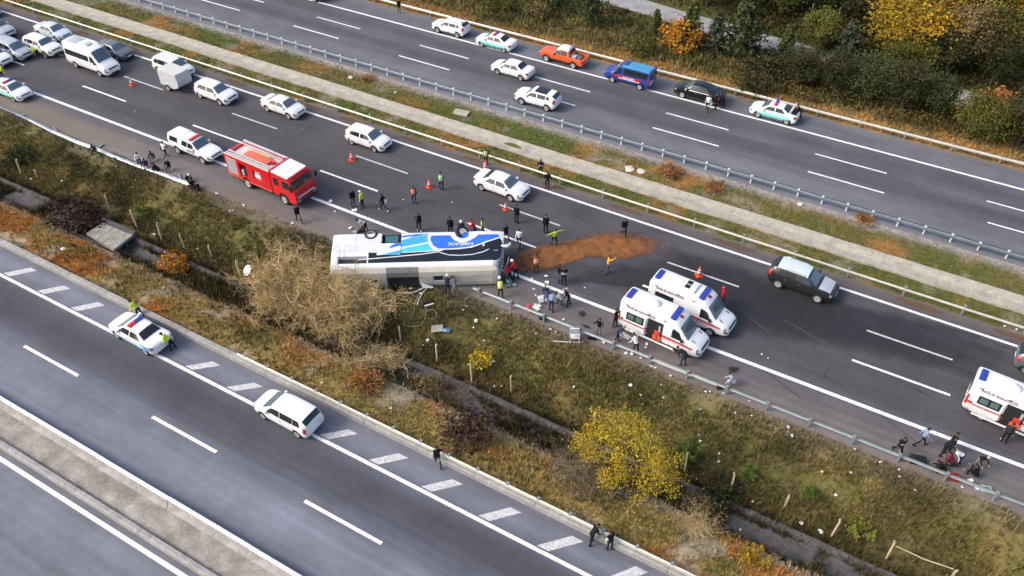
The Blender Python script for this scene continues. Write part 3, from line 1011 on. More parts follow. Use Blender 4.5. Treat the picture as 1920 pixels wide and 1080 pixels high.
kind('mpv', 4.55, [
    st(0.00, .42, .68, .78, .62, .76, .98, .56, 1.22, 1.30), st(0.10, .30, .82, .88, .62, .86, 1.02, .68, 1.34, 1.44), st(0.38, .21, .84, .905, .60, .88, 1.02, .71, 1.54, 1.62),
    st(1.1, .20, .84, .91, .58, .885, 1.0, .72, 1.58, 1.67), st(2.1, .20, .84, .91, .58, .885, .98, .71, 1.57, 1.66), st(2.75, .20, .84, .91, .58, .88, .96, .68, 1.48, 1.58),
    st(3.65, .20, .84, .90, .58, .87, .93, .76, 1.0, 1.06), st(4.1, .22, .82, .88, .56, .83, .84, .70, .90, .95), st(4.4, .25, .74, .80, .54, .76, .74, .64, .78, .83), st(4.55, .34, .52, .60, .5, .56, .62, .48, .64, .68)],
    (0.82, 3.6), 0.33,
    [('windscreen', ((2.84, 5.30), (3.58, 5.42), (3.58, 8), (2.84, 8)), 'both'), ('rear_window', ((0.05, 5.25), (0.34, 5.3), (0.34, 8), (0.05, 8)), 'both'),
     ('side_window', ((0.45, 4.2), (1.02, 4.14), (1.02, 4.88), (0.58, 4.88)), 'sides'), ('side_window', ((1.06, 4.14), (2.06, 4.14), (2.06, 4.9), (1.06, 4.9)), 'sides'), ('side_window', ((2.12, 4.14), (3.36, 4.2), (2.86, 4.86), (2.12, 4.9)), 'sides')],
    mirrors=(3.1, 0.94, 1.05), lamps=((4.25, 3.5, 4.40, 4.4), (0.03, 3.4, 0.22, 4.4)))
kind('pickup', 5.2, [
    st(0.00, .55, .80, .84, .80, .83, 1.06, .78, 1.09, 1.10), st(0.1, .48, .84, .89, .76, .88, 1.07, .83, 1.10, 1.11), st(1.5, .44, .84, .91, .74, .89, 1.07, .84, 1.10, 1.12), st(1.60, .44, .84, .91, .74, .89, 1.07, .80, 1.16, 1.22),
    st(1.74, .44, .84, .915, .74, .895, 1.07, .68, 1.62, 1.70), st(2.5, .44, .84, .915, .74, .895, 1.06, .69, 1.67, 1.76), st(3.0, .44, .84, .915, .74, .895, 1.05, .67, 1.62, 1.72),
    st(3.72, .44, .84, .91, .74, .885, 1.04, .76, 1.09, 1.15), st(4.5, .46, .84, .90, .72, .86, 1.00, .74, 1.04, 1.08), st(5.02, .48, .78, .84, .70, .80, .90, .68, .94, .98), st(5.2, .54, .64, .70, .66, .66, .78, .58, .80, .83)],
    (1.05, 4.2), 0.39,
    [('windscreen', ((3.08, 5.30), (3.66, 5.42), (3.66, 8), (3.08, 8)), 'both'), ('rear_window', ((1.63, 6.0), (1.72, 5.6), (1.72, 8), (1.63, 8)), 'both'),
     ('side_window', ((1.86, 4.16), (2.50, 4.16), (2.50, 4.88), (1.86, 4.88)), 'sides'), ('side_window', ((2.58, 4.16), (3.52, 4.2), (3.12, 4.86), (2.58, 4.88)), 'sides')],
    mirrors=(3.3, 0.96, 1.15), lamps=((4.88, 3.6, 5.05, 4.4), (0.02, 3.3, 0.16, 4.1)), bed=(0.14, 1.50, 0.72))
kind('canopy_pickup', 5.2, [
    st(0.00, .55, .80, .86, .80, .85, 1.10, .68, 1.62, 1.66), st(0.08, .48, .84, .90, .76, .89, 1.08, .72, 1.72, 1.78), st(1.5, .44, .84, .91, .74, .89, 1.07, .72, 1.74, 1.82), st(1.64, .44, .84, .91, .74, .89, 1.07, .69, 1.69, 1.76),
    st(1.76, .44, .84, .915, .74, .895, 1.07, .69, 1.68, 1.77), st(2.5, .44, .84, .915, .74, .895, 1.06, .69, 1.67, 1.77), st(3.0, .44, .84, .915, .74, .895, 1.05, .67, 1.62, 1.72),
    st(3.72, .44, .84, .91, .74, .885, 1.04, .76, 1.09, 1.15), st(4.5, .46, .84, .90, .72, .86, 1.00, .74, 1.04, 1.08), st(5.02, .48, .78, .84, .70, .80, .90, .68, .94, .98), st(5.2, .54, .64, .70, .66, .66, .78, .58, .80, .83)],
    (1.05, 4.2), 0.39,
    [('windscreen', ((3.08, 5.30), (3.66, 5.42), (3.66, 8), (3.08, 8)), 'both'), ('side_window', ((0.32, 4.2), (1.32, 4.2), (1.32, 4.86), (0.32, 4.86)), 'sides'),
     ('side_window', ((1.86, 4.16), (2.50, 4.16), (2.50, 4.88), (1.86, 4.88)), 'sides'), ('side_window', ((2.58, 4.16), (3.52, 4.2), (3.12, 4.86), (2.58, 4.88)), 'sides')],
    mirrors=(3.3, 0.96, 1.15), lamps=((4.88, 3.6, 5.05, 4.4), (0.02, 3.3, 0.14, 4.1)))
kind('van', 5.0, [
    st(0.00, .45, .82, .90, .75, .88, 1.10, .76, 1.86, 1.90), st(0.10, .30, .88, .97, .72, .95, 1.10, .80, 1.90, 1.97), st(1.0, .26, .88, .985, .70, .965, 1.10, .81, 1.90, 1.98),
    st(2.4, .26, .88, .985, .70, .965, 1.10, .81, 1.89, 1.97), st(3.2, .26, .88, .985, .70, .965, 1.09, .79, 1.84, 1.93), st(4.15, .26, .88, .975, .70, .945, 1.06, .82, 1.15, 1.22), st(4.6, .27, .86, .95, .68, .91, .98, .78, 1.05, 1.10),
    st(4.88, .29, .78, .87, .64, .83, .86, .70, .92, .96), st(5.0, .36, .62, .70, .58, .66, .72, .56, .76, .80)],
    (0.95, 3.95), 0.345,
    [('windscreen', ((3.32, 5.28), (4.08, 5.42), (4.08, 8), (3.32, 8)), 'both'), ('side_window', ((0.25, 4.15), (2.85, 4.15), (2.85, 4.86), (0.25, 4.86)), 'sides'), ('side_window', ((3.02, 4.12), (3.92, 4.16), (3.36, 4.84), (3.02, 4.86)), 'sides')],
    mirrors=(3.7, 1.02, 1.2), lamps=((4.72, 3.6, 4.86, 4.5), (0.02, 3.2, 0.14, 4.3)))
kind('minibus', 6.2, [
    st(0.00, .50, .86, .92, .80, .91, 1.30, .80, 2.50, 2.54), st(0.12, .34, .92, .99, .76, .98, 1.30, .84, 2.56, 2.64), st(1.0, .30, .92, 1.0, .74, .99, 1.30, .85, 2.57, 2.67),
    st(3.2, .30, .92, 1.0, .74, .99, 1.29, .85, 2.55, 2.65), st(4.3, .30, .92, 1.0, .74, .985, 1.26, .80, 2.40, 2.50), st(5.25, .30, .92, .99, .74, .965, 1.18, .82, 1.34, 1.44), st(5.72, .31, .90, .96, .72, .92, 1.05, .78, 1.15, 1.21),
    st(6.05, .33, .80, .88, .68, .84, .92, .70, .98, 1.02), st(6.2, .40, .64, .72, .60, .68, .76, .58, .80, .84)],
    (1.3, 4.95), 0.36,
    [('windscreen', ((4.42, 5.28), (5.18, 5.42), (5.18, 8), (4.42, 8)), 'both'), ('side_window', ((0.3, 4.05), (3.85, 4.05), (3.85, 4.50), (0.3, 4.50)), 'sides'), ('side_window', ((4.05, 4.08), (5.0, 4.12), (4.5, 4.60), (4.05, 4.60)), 'sides')],
    mirrors=(4.75, 1.05, 1.35), lamps=((5.88, 3.6, 6.05, 4.5), (0.02, 3.2, 0.14, 4.3)))
kind('ambulance', 6.1, [
    st(0.00, .55, .86, .93, .85, .92, 1.32, .80, 2.50, 2.56), st(0.12, .40, .92, 1.0, .80, .99, 1.32, .84, 2.58, 2.68), st(1.0, .36, .92, 1.01, .78, 1.0, 1.32, .85, 2.60, 2.72),
    st(3.3, .36, .92, 1.01, .78, 1.0, 1.31, .85, 2.58, 2.70), st(4.05, .36, .92, 1.01, .78, .995, 1.28, .82, 2.48, 2.58), st(4.35, .36, .92, 1.01, .78, .99, 1.26, .80, 2.30, 2.38), st(5.15, .36, .92, .995, .78, .965, 1.20, .82, 1.38, 1.48), st(5.62, .37, .90, .965, .76, .92, 1.10, .78, 1.20, 1.26),
    st(5.95, .39, .80, .88, .70, .84, .96, .70, 1.02, 1.06), st(6.1, .46, .64, .72, .64, .68, .80, .58, .84, .88)],
    (1.25, 4.85), 0.37,
    [('windscreen', ((4.42, 5.26), (5.08, 5.42), (5.08, 8), (4.42, 8)), 'both'), ('side_window', ((0.55, 4.05), (1.95, 4.05), (1.95, 4.52), (0.55, 4.52)), 'sides'), ('side_window', ((3.95, 4.06), (4.90, 4.12), (4.45, 4.66), (3.95, 4.62)), 'sides')],
    mirrors=(4.72, 1.06, 1.4), lamps=((5.78, 3.6, 5.95, 4.6), (0.02, 3.2, 0.14, 4.3)))

CACHE = {}
def lathe_mesh(prof, n, axis, ang=40, cap=True):
    return finish(MB().lathe(prof, n, axis, cap=cap).mesh('w'), ang)

def build_kind(kn):
    if kn in CACHE:
        return CACHE[kn]
    K = KINDS[kn]
    L = K['L']
    lf = Loft(K['st'], L)
    me = lf.body().mesh('body', True)
    W = max(r[3] for r in K['st'])
    rw = K['rw']
    cut = MB()
    for xw in K['wheels']:
        for s in (-1, 1):
            prof = [(rw + 0.075, s * (W - 0.30)), (rw + 0.075, s * (W + 0.25))]
            cut.lathe(prof, 20, 'y', (xw - L / 2, 0, rw))
    if K['bed']:
        x0, x1, zf = K['bed']
        cut.box(x0 - L / 2, x1 - L / 2, -0.72, 0.72, zf, 1.6)
    body = finish(boolean_cut(me, cut))
    parts = [('body', body, 'paint', None, None, None)]
    for (nm, c, mode) in K['glass']:
        if mode == 'both':
            parts.append((nm, finish(lf.patch(*c, both=True, nv=4).mesh(nm)), 'glass_b' if nm == 'windscreen' else 'glass', None, None, None))
        else:
            for s in (1, -1):
                parts.append((nm, finish(lf.patch(*c, side=s).mesh(nm)), 'glass', None, None, None))
    hl, tl = K['lamps']
    for s in (1, -1):
        parts.append(('headlight', finish(lf.patch((hl[0], hl[1]), (hl[2], hl[1]), (hl[2], hl[3]), (hl[0], hl[3]), side=s, nu=4, nv=3).mesh('headlight')), 'head', None, None, None))
        parts.append(('tail_light', finish(lf.patch((tl[0], tl[1]), (tl[2], tl[1]), (tl[2], tl[3]), (tl[0], tl[3]), side=s, nu=4, nv=3).mesh('tail_light')), 'tail', None, None, None))
        mx, my, mz = K['mirrors']
        sh = MB()
        sh.box(mx - L / 2 - 0.06, mx - L / 2 + 0.10, s * my - 0.02 * s - 0.10, s * my - 0.02 * s + 0.13, mz - 0.06, mz + 0.10, 0.03)
        parts.append(('wing_mirror', finish(sh.mesh('wing_mirror')), 'paint', None, None, None))
    # front intake and bumper line
    f0 = K['st'][-1]
    zf = f0[1]
    xw = f0[0] - L / 2
    parts.append(('grille', finish(lf.patch((L - 0.10, 5.9), (L - 0.015, 5.9), (L - 0.015, 8), (L - 0.10, 8), both=True, nu=2, nv=3).mesh('grille')), 'black', None, None, None))
    parts.append(('lower_intake', MB().box(xw - 0.2, xw + 0.015, -0.46, 0.46, zf + 0.01, zf + 0.10, 0.01).mesh('lower_intake'), 'black', None, None, None))
    xb_ = K['st'][-2][0] - L / 2
    parts.append(('bumper_slot', finish(lf.patch((L - 0.30, 3.05), (L - 0.01, 3.05), (L - 0.01, 3.5), (L - 0.30, 3.5), side=1, nu=5, nv=2).mesh('bumper_slot')), 'black', None, None, None))
    parts.append(('bumper_slot', finish(lf.patch((L - 0.30, 3.05), (L - 0.01, 3.05), (L - 0.01, 3.5), (L - 0.30, 3.5), side=-1, nu=5, nv=2).mesh('bumper_slot')), 'black', None, None, None))
    parts.append(('number_plate', MB().box(xw - 0.05, xw + 0.03, -0.26, 0.26, zf + 0.14, zf + 0.25, 0.008).mesh('number_plate'), 'plate', None, None, None))
    parts.append(('number_plate', MB().box(-L / 2 - 0.02, -L / 2 + 0.1, -0.26, 0.26, K['st'][0][4] + 0.0, K['st'][0][4] + 0.11, 0.008).mesh('number_plate'), 'plate', None, None, None))
    # doors: thin panels with handles
    sides = [g for g in K['glass'] if g[2] == 'sides'][-2:]
    for (nm, c, mode) in sides:
        xa, xb = c[0][0] - 0.05, c[1][0] - 0.10
        if xb - xa > 2.0 or xb - xa < 0.4:
            continue
        for s in (1, -1):
            dm = finish(lf.patch((xa + 0.1, 2.25), (xb, 2.25), (xb, 3.92), (xa, 3.92), side=s, off=0.006, nu=5, nv=3).mesh('door'))
            q = lf.pt(xa + 0.18, 3.66, s)
            hm = MB().box(q.x - 0.02, q.x + 0.14, q.y - 0.02, q.y + 0.02, q.z - 0.015, q.z + 0.015).mesh('door_handle')
            gm = finish(lf.patch((xa + 0.075, 2.2), (xb + 0.025, 2.2), (xb + 0.025, 3.95), (xa - 0.025, 3.95), side=s, off=0.0025, nu=5, nv=3).mesh('door_gap'))
            parts.append(('door', dm, 'paint', None, None, [('door_handle', hm, 'trim'), ('door_gap', gm, 'black')]))
    for zz, nm in ((0, 'underbody'),):
        parts.append((nm, MB().box(-L / 2 + 0.25, L / 2 - 0.3, -W + 0.22, W - 0.22, K['st'][2][1] - 0.06, K['st'][2][1] + 0.1).mesh(nm), 'black', None, None, None))
    for s in (1, -1):
        xa, xb = K['wheels'][0] + rw + 0.1, K['wheels'][1] - rw - 0.1
        parts.append(('sill', finish(lf.patch((xa, 1.95), (xb, 1.95), (xb, 2.22), (xa, 2.22), side=s, off=0.014, nu=6, nv=2).mesh('sill')), 'black', None, None, None))
    # wheels
    ww = K['ww']
    tyre = lathe_mesh([(rw * 0.60, -ww / 2), (rw * 0.94, -ww / 2), (rw, -ww / 2 + 0.04), (rw, ww / 2 - 0.04), (rw * 0.94, ww / 2), (rw * 0.60, ww / 2), (rw * 0.60, -ww / 2)], 20, 'y', cap=False)
    rim = MB()
    rim.lathe([(rw * 0.62, -ww / 2 + 0.01), (rw * 0.62, -ww / 2 - 0.004), (rw * 0.54, -ww / 2 + 0.012), (rw * 0.5, -ww / 2 + 0.05), (0.05, -ww / 2 + 0.045)], 20, 'y')
    for k in range(5):
        R = Matrix.Rotation(k * 2 * math.pi / 5, 3, 'Y')
        rim.obox(R @ Vector((rw * 0.28, -ww / 2 + 0.03, 0)), (rw * 0.54, 0.04, 0.055), R)
    rim.lathe([(0.05, -ww / 2 - 0.005), (0.055, -ww / 2 + 0.05)], 8, 'y')
    rimm = finish(rim.mesh('rim'))
    CACHE[kn] = (parts, tyre, rimm, lf, W)
    return CACHE[kn]

def slotmat(key, P, gl=None):
    return {'paint': P, 'glass': gl or M_GLASS, 'glass_b': M_GLASS_B, 'head': M_HEAD, 'tail': M_TAIL, 'black': M_BLACK, 'plate': M_PLATE, 'trim': M_CHROME}[key]

def vehicle(kn, name, label, cat, px, py, yaw, P, group=None, zc=0.75, scale=1.0, rim=None, skip=(), xy=None, roof=None):
    parts, tyre, rimm, lf, W = build_kind(kn)
    K = KINDS[kn]
    L = K['L']
    p = xy if xy is not None else gp(px, py, zc)
    t = empty(name, (p[0], p[1], 0), math.radians(yaw))
    t.scale = (scale, scale, scale)
    tag(t, label, cat, group)
    for (nm, me, key, loc, rot, subs) in parts:
        if nm in skip:
            continue
        m = slotmat(key, P)
        if nm == 'wing_mirror' and kn in ('ambulance', 'minibus'):
            m = M_BLACK
        o = share(nm, me, m, t)
        for (sn, sm, sk) in (subs or []):
            share(sn, sm, slotmat(sk, P), o)
    for xw in K['wheels']:
        for s in (-1, 1):
            w = share('wheel', tyre, M_TYRE, t, (xw - L / 2, s * (W - K['ww'] / 2 - 0.015), K['rw']), (0, 0, 0 if s < 0 else math.pi))
            share('rim', rimm, rim or M_RIM, w)
    return t

def side_patch(t, kn, nm, x0, x1, v0, v1, m, off=0.013, sides=(1, -1), skew=0.0):
    lf = build_kind(kn)[3]
    for s in sides:
        me = finish(lf.patch((x0, v0), (x1, v0 + skew), (x1, v1 + skew), (x0, v1), side=s, off=off, nu=10, nv=2).mesh(nm))
        share(nm, me, m, t)

def top_patch(t, kn, nm, x0, x1, v0, m, off=0.013):
    lf = build_kind(kn)[3]
    me = finish(lf.patch((x0, v0), (x1, v0), (x1, 8), (x0, 8), off=off, both=True, nu=8, nv=4).mesh(nm))
    return share(nm, me, m, t)

def light_bar(t, kn, x, w=0.55, ma=None, mb=None, l=0.26, h=0.12):
    lf = build_kind(kn)[3]
    q = lf.pt(x, 8)
    for s, m, nm in ((1, ma or M_BLUE, 'light_bar_blue'), (-1, mb or M_RED, 'light_bar_red')):
        MB().box(q.x - l / 2, q.x + l / 2, min(0.03 * s, w * s), max(0.03 * s, w * s), q.z - 0.005, q.z + h, 0.03).build(nm.rsplit('_', 1)[0], m, t, angle=40)
    MB().box(q.x - l / 2 + 0.02, q.x + l / 2 - 0.02, -0.03, 0.03, q.z, q.z + h - 0.01).build('light_bar_base', M_BLACK, t)

def roof_rails(t, kn, x0, x1, v=5.35, m=None):
    lf = build_kind(kn)[3]
    for s in (1, -1):
        pts = [lf.pt(x, v, s) + Vector((0, 0, 0.055)) for x in np.linspace(x0, x1, 6)]
        pts = [lf.pt(x0 - 0.03, v, s)] + pts + [lf.pt(x1 + 0.03, v, s)]
        MB().tube(pts, 0.022, 6).build('roof_rail', m or M_BLACK, t, smooth=True)

def police(t, kn, bands, x=2.25, flip=False):
    light_bar(t, kn, x, ma=M_RED if flip else None, mb=M_BLUE if flip else None)
    for (x0, x1, v0, v1, m) in bands:
        side_patch(t, kn, 'livery_band', x0, x1, v0, v1, m)

def letter(parent, body, size, m, loc, xdir, ydir, nm='lettering'):
    me = text_mesh(body, size)
    o = share(nm, me, m, parent)
    X, Y = Vector(xdir).normalized(), Vector(ydir).normalized()
    Z = X.cross(Y)
    o.matrix_local = Matrix.Translation(Vector(loc)) @ Matrix((X, Y, Z)).transposed().to_4x4()
    return o

A0, A1 = 0.0, 180.0        # headings of the accident carriageway and the far one
# queue on the accident carriageway
vehicle('suv', 'parked_car', 'silver car cut by the left edge, topmost of the queue', 'car', -6, 52, A0, P_SILVER, 'queued cars', zc=0.8)
vehicle('mpv', 'parked_car', 'pale yellowish vehicle just touching the upper left picture edge', 'car', -34, 14, A0, paint('cream', (0.72, 0.70, 0.55)), 'queued cars')
vehicle('sedan', 'parked_car', 'pale blue white saloon nearest the median rail in the queue', 'car', 99, 56, A0, P_PALE, 'queued cars')
vehicle('mpv', 'parked_car', 'silver blue people carrier behind the officer in the queue', 'car', 24, 90, A0, P_SILVER, 'queued cars', zc=0.8)
t = vehicle('suv', 'parked_car', 'white off-roader behind the bending officer in the queue', 'car', 80, 84, A0, P_WHITE, 'queued cars', zc=0.8)
roof_rails(t, 'suv', 0.7, 2.4)
vehicle('suv', 'parked_car', 'white off-roader with dark bumper cut by the left edge, nearest lane', 'car', -14, 104, A0, P_WHITE, 'queued cars', zc=0.8)
t = vehicle('minibus', 'minibus', 'white high-roof minibus at the head of the queue', 'minibus', 173, 108, A0 - 1, P_WHITE, zc=1.2)
lf = build_kind('minibus')[3]
MB().box(-2.6, -1.2, -0.6, 0.6, 2.6, 2.70, 0.03).build('roof_panel', P_SILVER, t, angle=40)
MB().box(-0.3, 0.35, -0.35, 0.35, 2.62, 2.74, 0.04).build('roof_hatch', P_SILVER, t, angle=40)
vehicle('sedan', 'parked_car', 'dark grey saloon beyond the white minibus', 'car', 213, 91, A0, P_GREY, 'queued cars')
vehicle('mpv', 'parked_car', 'white car half hidden behind the box trailer', 'car', 325, 122, A0, P_WHITE, 'queued cars', zc=0.85)
vehicle('hatch', 'towing_car', 'white small van with black grille in front of the box trailer', 'car', 405, 170, A0 - 1, P_WHITE, 'queued cars', zc=0.8, scale=1.04)
vehicle('sedan', 'moving_car', 'white saloon alone ahead of the box trailer car', 'car', 531, 196, A0 - 1, P_OFFWHITE, 'cars passing on the accident carriageway')
vehicle('hatch', 'parked_car', 'white crossover passing above the red traffic cone', 'car', 691, 256, A0, P_WHITE, 'cars passing on the accident carriageway', zc=0.8)
vehicle('sedan', 'parked_car', 'white saloon next to the officers at the median rail', 'car', 941, 344, A0 - 2, P_WHITE, 'cars passing on the accident carriageway', scale=1.05)
t = vehicle('suv', 'parked_car', 'dark grey people carrier with pale roof passing beyond the ambulances', 'car', 1507, 524, A0 - 3, paint('near_black', (0.018, 0.020, 0.021)), 'cars passing on the accident carriageway', zc=0.85, scale=1.08)
top_patch(t, 'suv', 'roof_skin', 0.5, 2.55, 5.1, P_PALE)
top_patch(t, 'suv', 'bonnet_skin', 3.42, 4.2, 5.2, P_SILVER)
roof_rails(t, 'suv', 0.7, 2.4, m=M_CHROME)
vehicle('hatch', 'parked_car', 'dark car just entering at the right picture edge', 'car', 1972, 684, A0, P_GREY, 'cars passing on the accident carriageway')

# box trailer behind the small van
tp = gp(331, 150, 0.9)
t = empty('box_trailer', (tp[0], tp[1], 0), math.radians(-4))
tag(t, 'pale grey box trailer with rounded nose on the middle lane', 'trailer')
b = MB()
sidep = [(-1.5, 0.45), (0.5, 0.42), (1.2, 0.75), (1.35, 1.2), (1.2, 2.05), (-1.35, 2.05), (-1.5, 1.9)]
n = len(sidep)
b.add([(x, -0.85, z) for x, z in sidep] + [(x, 0.85, z) for x, z in sidep], [tuple(range(n)), tuple(range(n, 2 * n))[::-1]] + [(k, k + n, (k + 1) % n + n, (k + 1) % n) for k in range(n)])
P_TRAILER = paint('trailer', (0.50, 0.52, 0.54), rough=0.5, coat=0.1)
b.build('box_body', P_TRAILER, t, angle=30)
MB().box(-1.45, 1.15, -0.78, 0.78, 2.045, 2.09, 0.02).build('roof_sheet', paint('trailer_roof', (0.60, 0.58, 0.53), rough=0.6), t)
MB().tube([(1.2, 0.35, 0.45), (2.3, 0, 0.45)], 0.035).tube([(1.2, -0.35, 0.45), (2.3, 0, 0.45)], 0.035).build('drawbar', M_BLACK, t)
ty, rm = build_kind('hatch')[1:3]
for s in (-1, 1):
    w = share('wheel', ty, M_TYRE, t, (-0.35, s * 0.88, 0.33), (0, 0, 0 if s < 0 else math.pi))
    share('rim', rm, M_RIM, w)
    b = MB()
    pts = [(-0.35 + 0.42 * math.cos(a), s * 0.90, 0.36 + 0.42 * math.sin(a)) for a in np.linspace(0.1, math.pi - 0.1, 9)]
    b.tube(pts, 0.05, 4).build('mudguard', P_TRAILER, t)

# patrol cars
TQ = [(0.75, 3.55, 2.3, 3.0, P_TURQ), (0.55, 3.7, 3.0, 3.75, P_TURQ_L)]
t = vehicle('sedan', 'police_car', 'white and turquoise patrol car at the left edge by the near line', 'police car', 20, 165, A0, P_WHITE, 'police cars')
police(t, 'sedan', TQ)
t = vehicle('sedan', 'police_car', 'white and turquoise patrol car parked behind the white off-roader on the far shoulder', 'police car', 930, 75, A1, P_WHITE, 'police cars')
police(t, 'sedan', TQ, flip=True)
t = vehicle('sedan', 'police_car', 'white and turquoise patrol car with raised boot lid on the far shoulder', 'police car', 1453, 206, A1, P_WHITE, 'police cars')
police(t, 'sedan', TQ, flip=True)
MB().obox((-1.55, 0, 1.36), (0.06, 1.25, 0.72), Matrix.Rotation(-0.45, 3, 'Y')).build('boot_lid', P_WHITE, t)
MB().box(-2.1, -1.62, -0.6, 0.6, 1.0, 1.10).build('boot_opening', M_BLACK, t)
t = vehicle('sedan', 'police_car', 'white patrol car with pale blue sides stopped on the near ramp', 'police car', 261, 620, A1 - 2, P_WHITE, 'police cars', scale=1.06)
police(t, 'sedan', [(0.75, 3.6, 2.3, 3.2, P_POLBLUE_L), (0.15, 1.1, 3.0, 3.85, P_POLBLUE), (0.8, 3.3, 3.1, 3.6, paint('police_white_blue', (0.60, 0.76, 0.84)))], x=2.3, flip=True)
# far carriageway
t = vehicle('suv', 'parked_car', 'white off-roader with a person standing at its tailgate', 'car', 845, 48, A1, P_WHITE, 'cars on the far carriageway', zc=0.8, scale=0.96)
roof_rails(t, 'suv', 0.7, 2.4)
vehicle('sedan', 'parked_car', 'white saloon in the outer lane beside the police car', 'car', 961, 126, A1, P_WHITE, 'cars on the far carriageway')
t = vehicle('suv', 'parked_car', 'white off-roader with dark glass roof in the lane next to the guardrail', 'car', 1008, 181, A1 + 1, P_WHITE, 'cars on the far carriageway', zc=0.8)
top_patch(t, 'suv', 'glass_roof', 1.0, 2.3, 5.6, M_GLASS)
t = vehicle('sedan', 'parked_car', 'glossy black saloon on the far shoulder with people behind it', 'car', 1312, 170, A1 - 1, P_BLACK, 'cars on the far carriageway', scale=1.08)
side_patch(t, 'sedan', 'chrome_strip', 0.9, 3.4, 4.02, 4.10, M_CHROME)
t = vehicle('pickup', 'pickup_truck', 'orange pickup with white roof and open bed on the far shoulder', 'pickup', 1057, 103, A1 - 1, P_ORANGE, zc=0.8)
top_patch(t, 'pickup', 'roof_skin', 1.72, 2.98, 5.05, P_WHITE)
for k, (xx, yy) in enumerate(((-1.6, -0.4), (-1.9, 0.2), (-1.4, 0.3))):
    MB().box(xx - 0.25, xx + 0.25, yy - 0.25, yy + 0.22, 0.72, 1.05 + 0.1 * k, 0.03).build('bed_load', [P_DARK, P_GREY, P_SILVER][k], t)
MB().tube([(-1.02, -0.62, 1.1), (-1.02, -0.62, 1.85), (-1.02, 0.62, 1.85), (-1.02, 0.62, 1.1)], 0.035).build('roll_bar', M_CHROME, t)
for k in range(3):
    MB().lathe([(0.03, -0.98), (0.10, -0.95), (0.11, -0.86), (0.04, -0.84)], 10, 'x', (0, -0.4 + 0.4 * k, 1.95)).build('work_lamp', M_HEAD, t, smooth=True)
t = vehicle('van', 'police_van', 'blue van with pale blue roof and red white side stripe, far shoulder', 'van', 1181, 137, A1 - 1, P_BLUE, zc=1.0)
top_patch(t, 'van', 'roof_skin', 0.2, 3.1, 5.0, P_SKY)
side_patch(t, 'van', 'red_stripe', 0.9, 3.75, 3.25, 3.85, P_RED)
side_patch(t, 'van', 'white_stripe', 1.0, 3.3, 3.05, 3.22, P_WHITE)
MB().box(0.15, 0.6, -0.42, 0.42, 1.96, 2.06, 0.04).build('roof_vent', mat('vent_purple', (0.06, 0.06, 0.22), rough=0.5), t, angle=40)
q = build_kind('van')[3]
for s in (1, -1):
    p_ = q.pt(2.2, 3.55, s) + Vector((0, s * 0.022, 0))
    letter(t, 'JANDARMA', 0.26, P_WHITE, p_, (-s, 0, 0), (0, -s * 0.02, 1))
MB().box(-2.53, -2.49, -0.72, 0.72, 1.15, 1.80, 0.01).build('rear_window', M_GLASS, t)
MB().box(-2.54, -2.49, 0.35, 0.75, 0.6, 1.05, 0.01).build('emblem_panel', P_OFFWHITE, t)
vehicle('van', 'parked_car', 'dark vehicle just touching the upper picture edge, far carriageway', 'car', 578, -22, A1, P_DARK, 'cars on the far carriageway', zc=1.0)
# ramp
t = vehicle('mpv', 'parked_car', 'white people carrier with dark windows driving on the near ramp', 'car', 538, 768, A1 - 1, P_WHITE, zc=0.85)
# support pickup with canopy
t = vehicle('canopy_pickup', 'support_pickup', 'white canopy pickup with red light bar behind the fire engine', 'pickup', 367, 273, A0 - 2, P_WHITE, zc=0.9)
light_bar(t, 'canopy_pickup', 2.75, w=0.6, ma=M_RED, mb=M_RED, l=0.3, h=0.1)
q = build_kind('canopy_pickup')[3]
for s in (1, -1):
    p_ = q.pt(2.95, 3.45, s) + Vector((0, s * 0.02, 0))
    letter(t, 'AFAD', 0.34, mat('ink_blue', (0.03, 0.05, 0.13), rough=0.5), p_, (-s, 0, 0), (0, -s * 0.03, 1))
MB().box(-2.62, -2.58, -0.62, 0.62, 1.14, 1.6, 0.01).build('rear_window', M_GLASS, t)

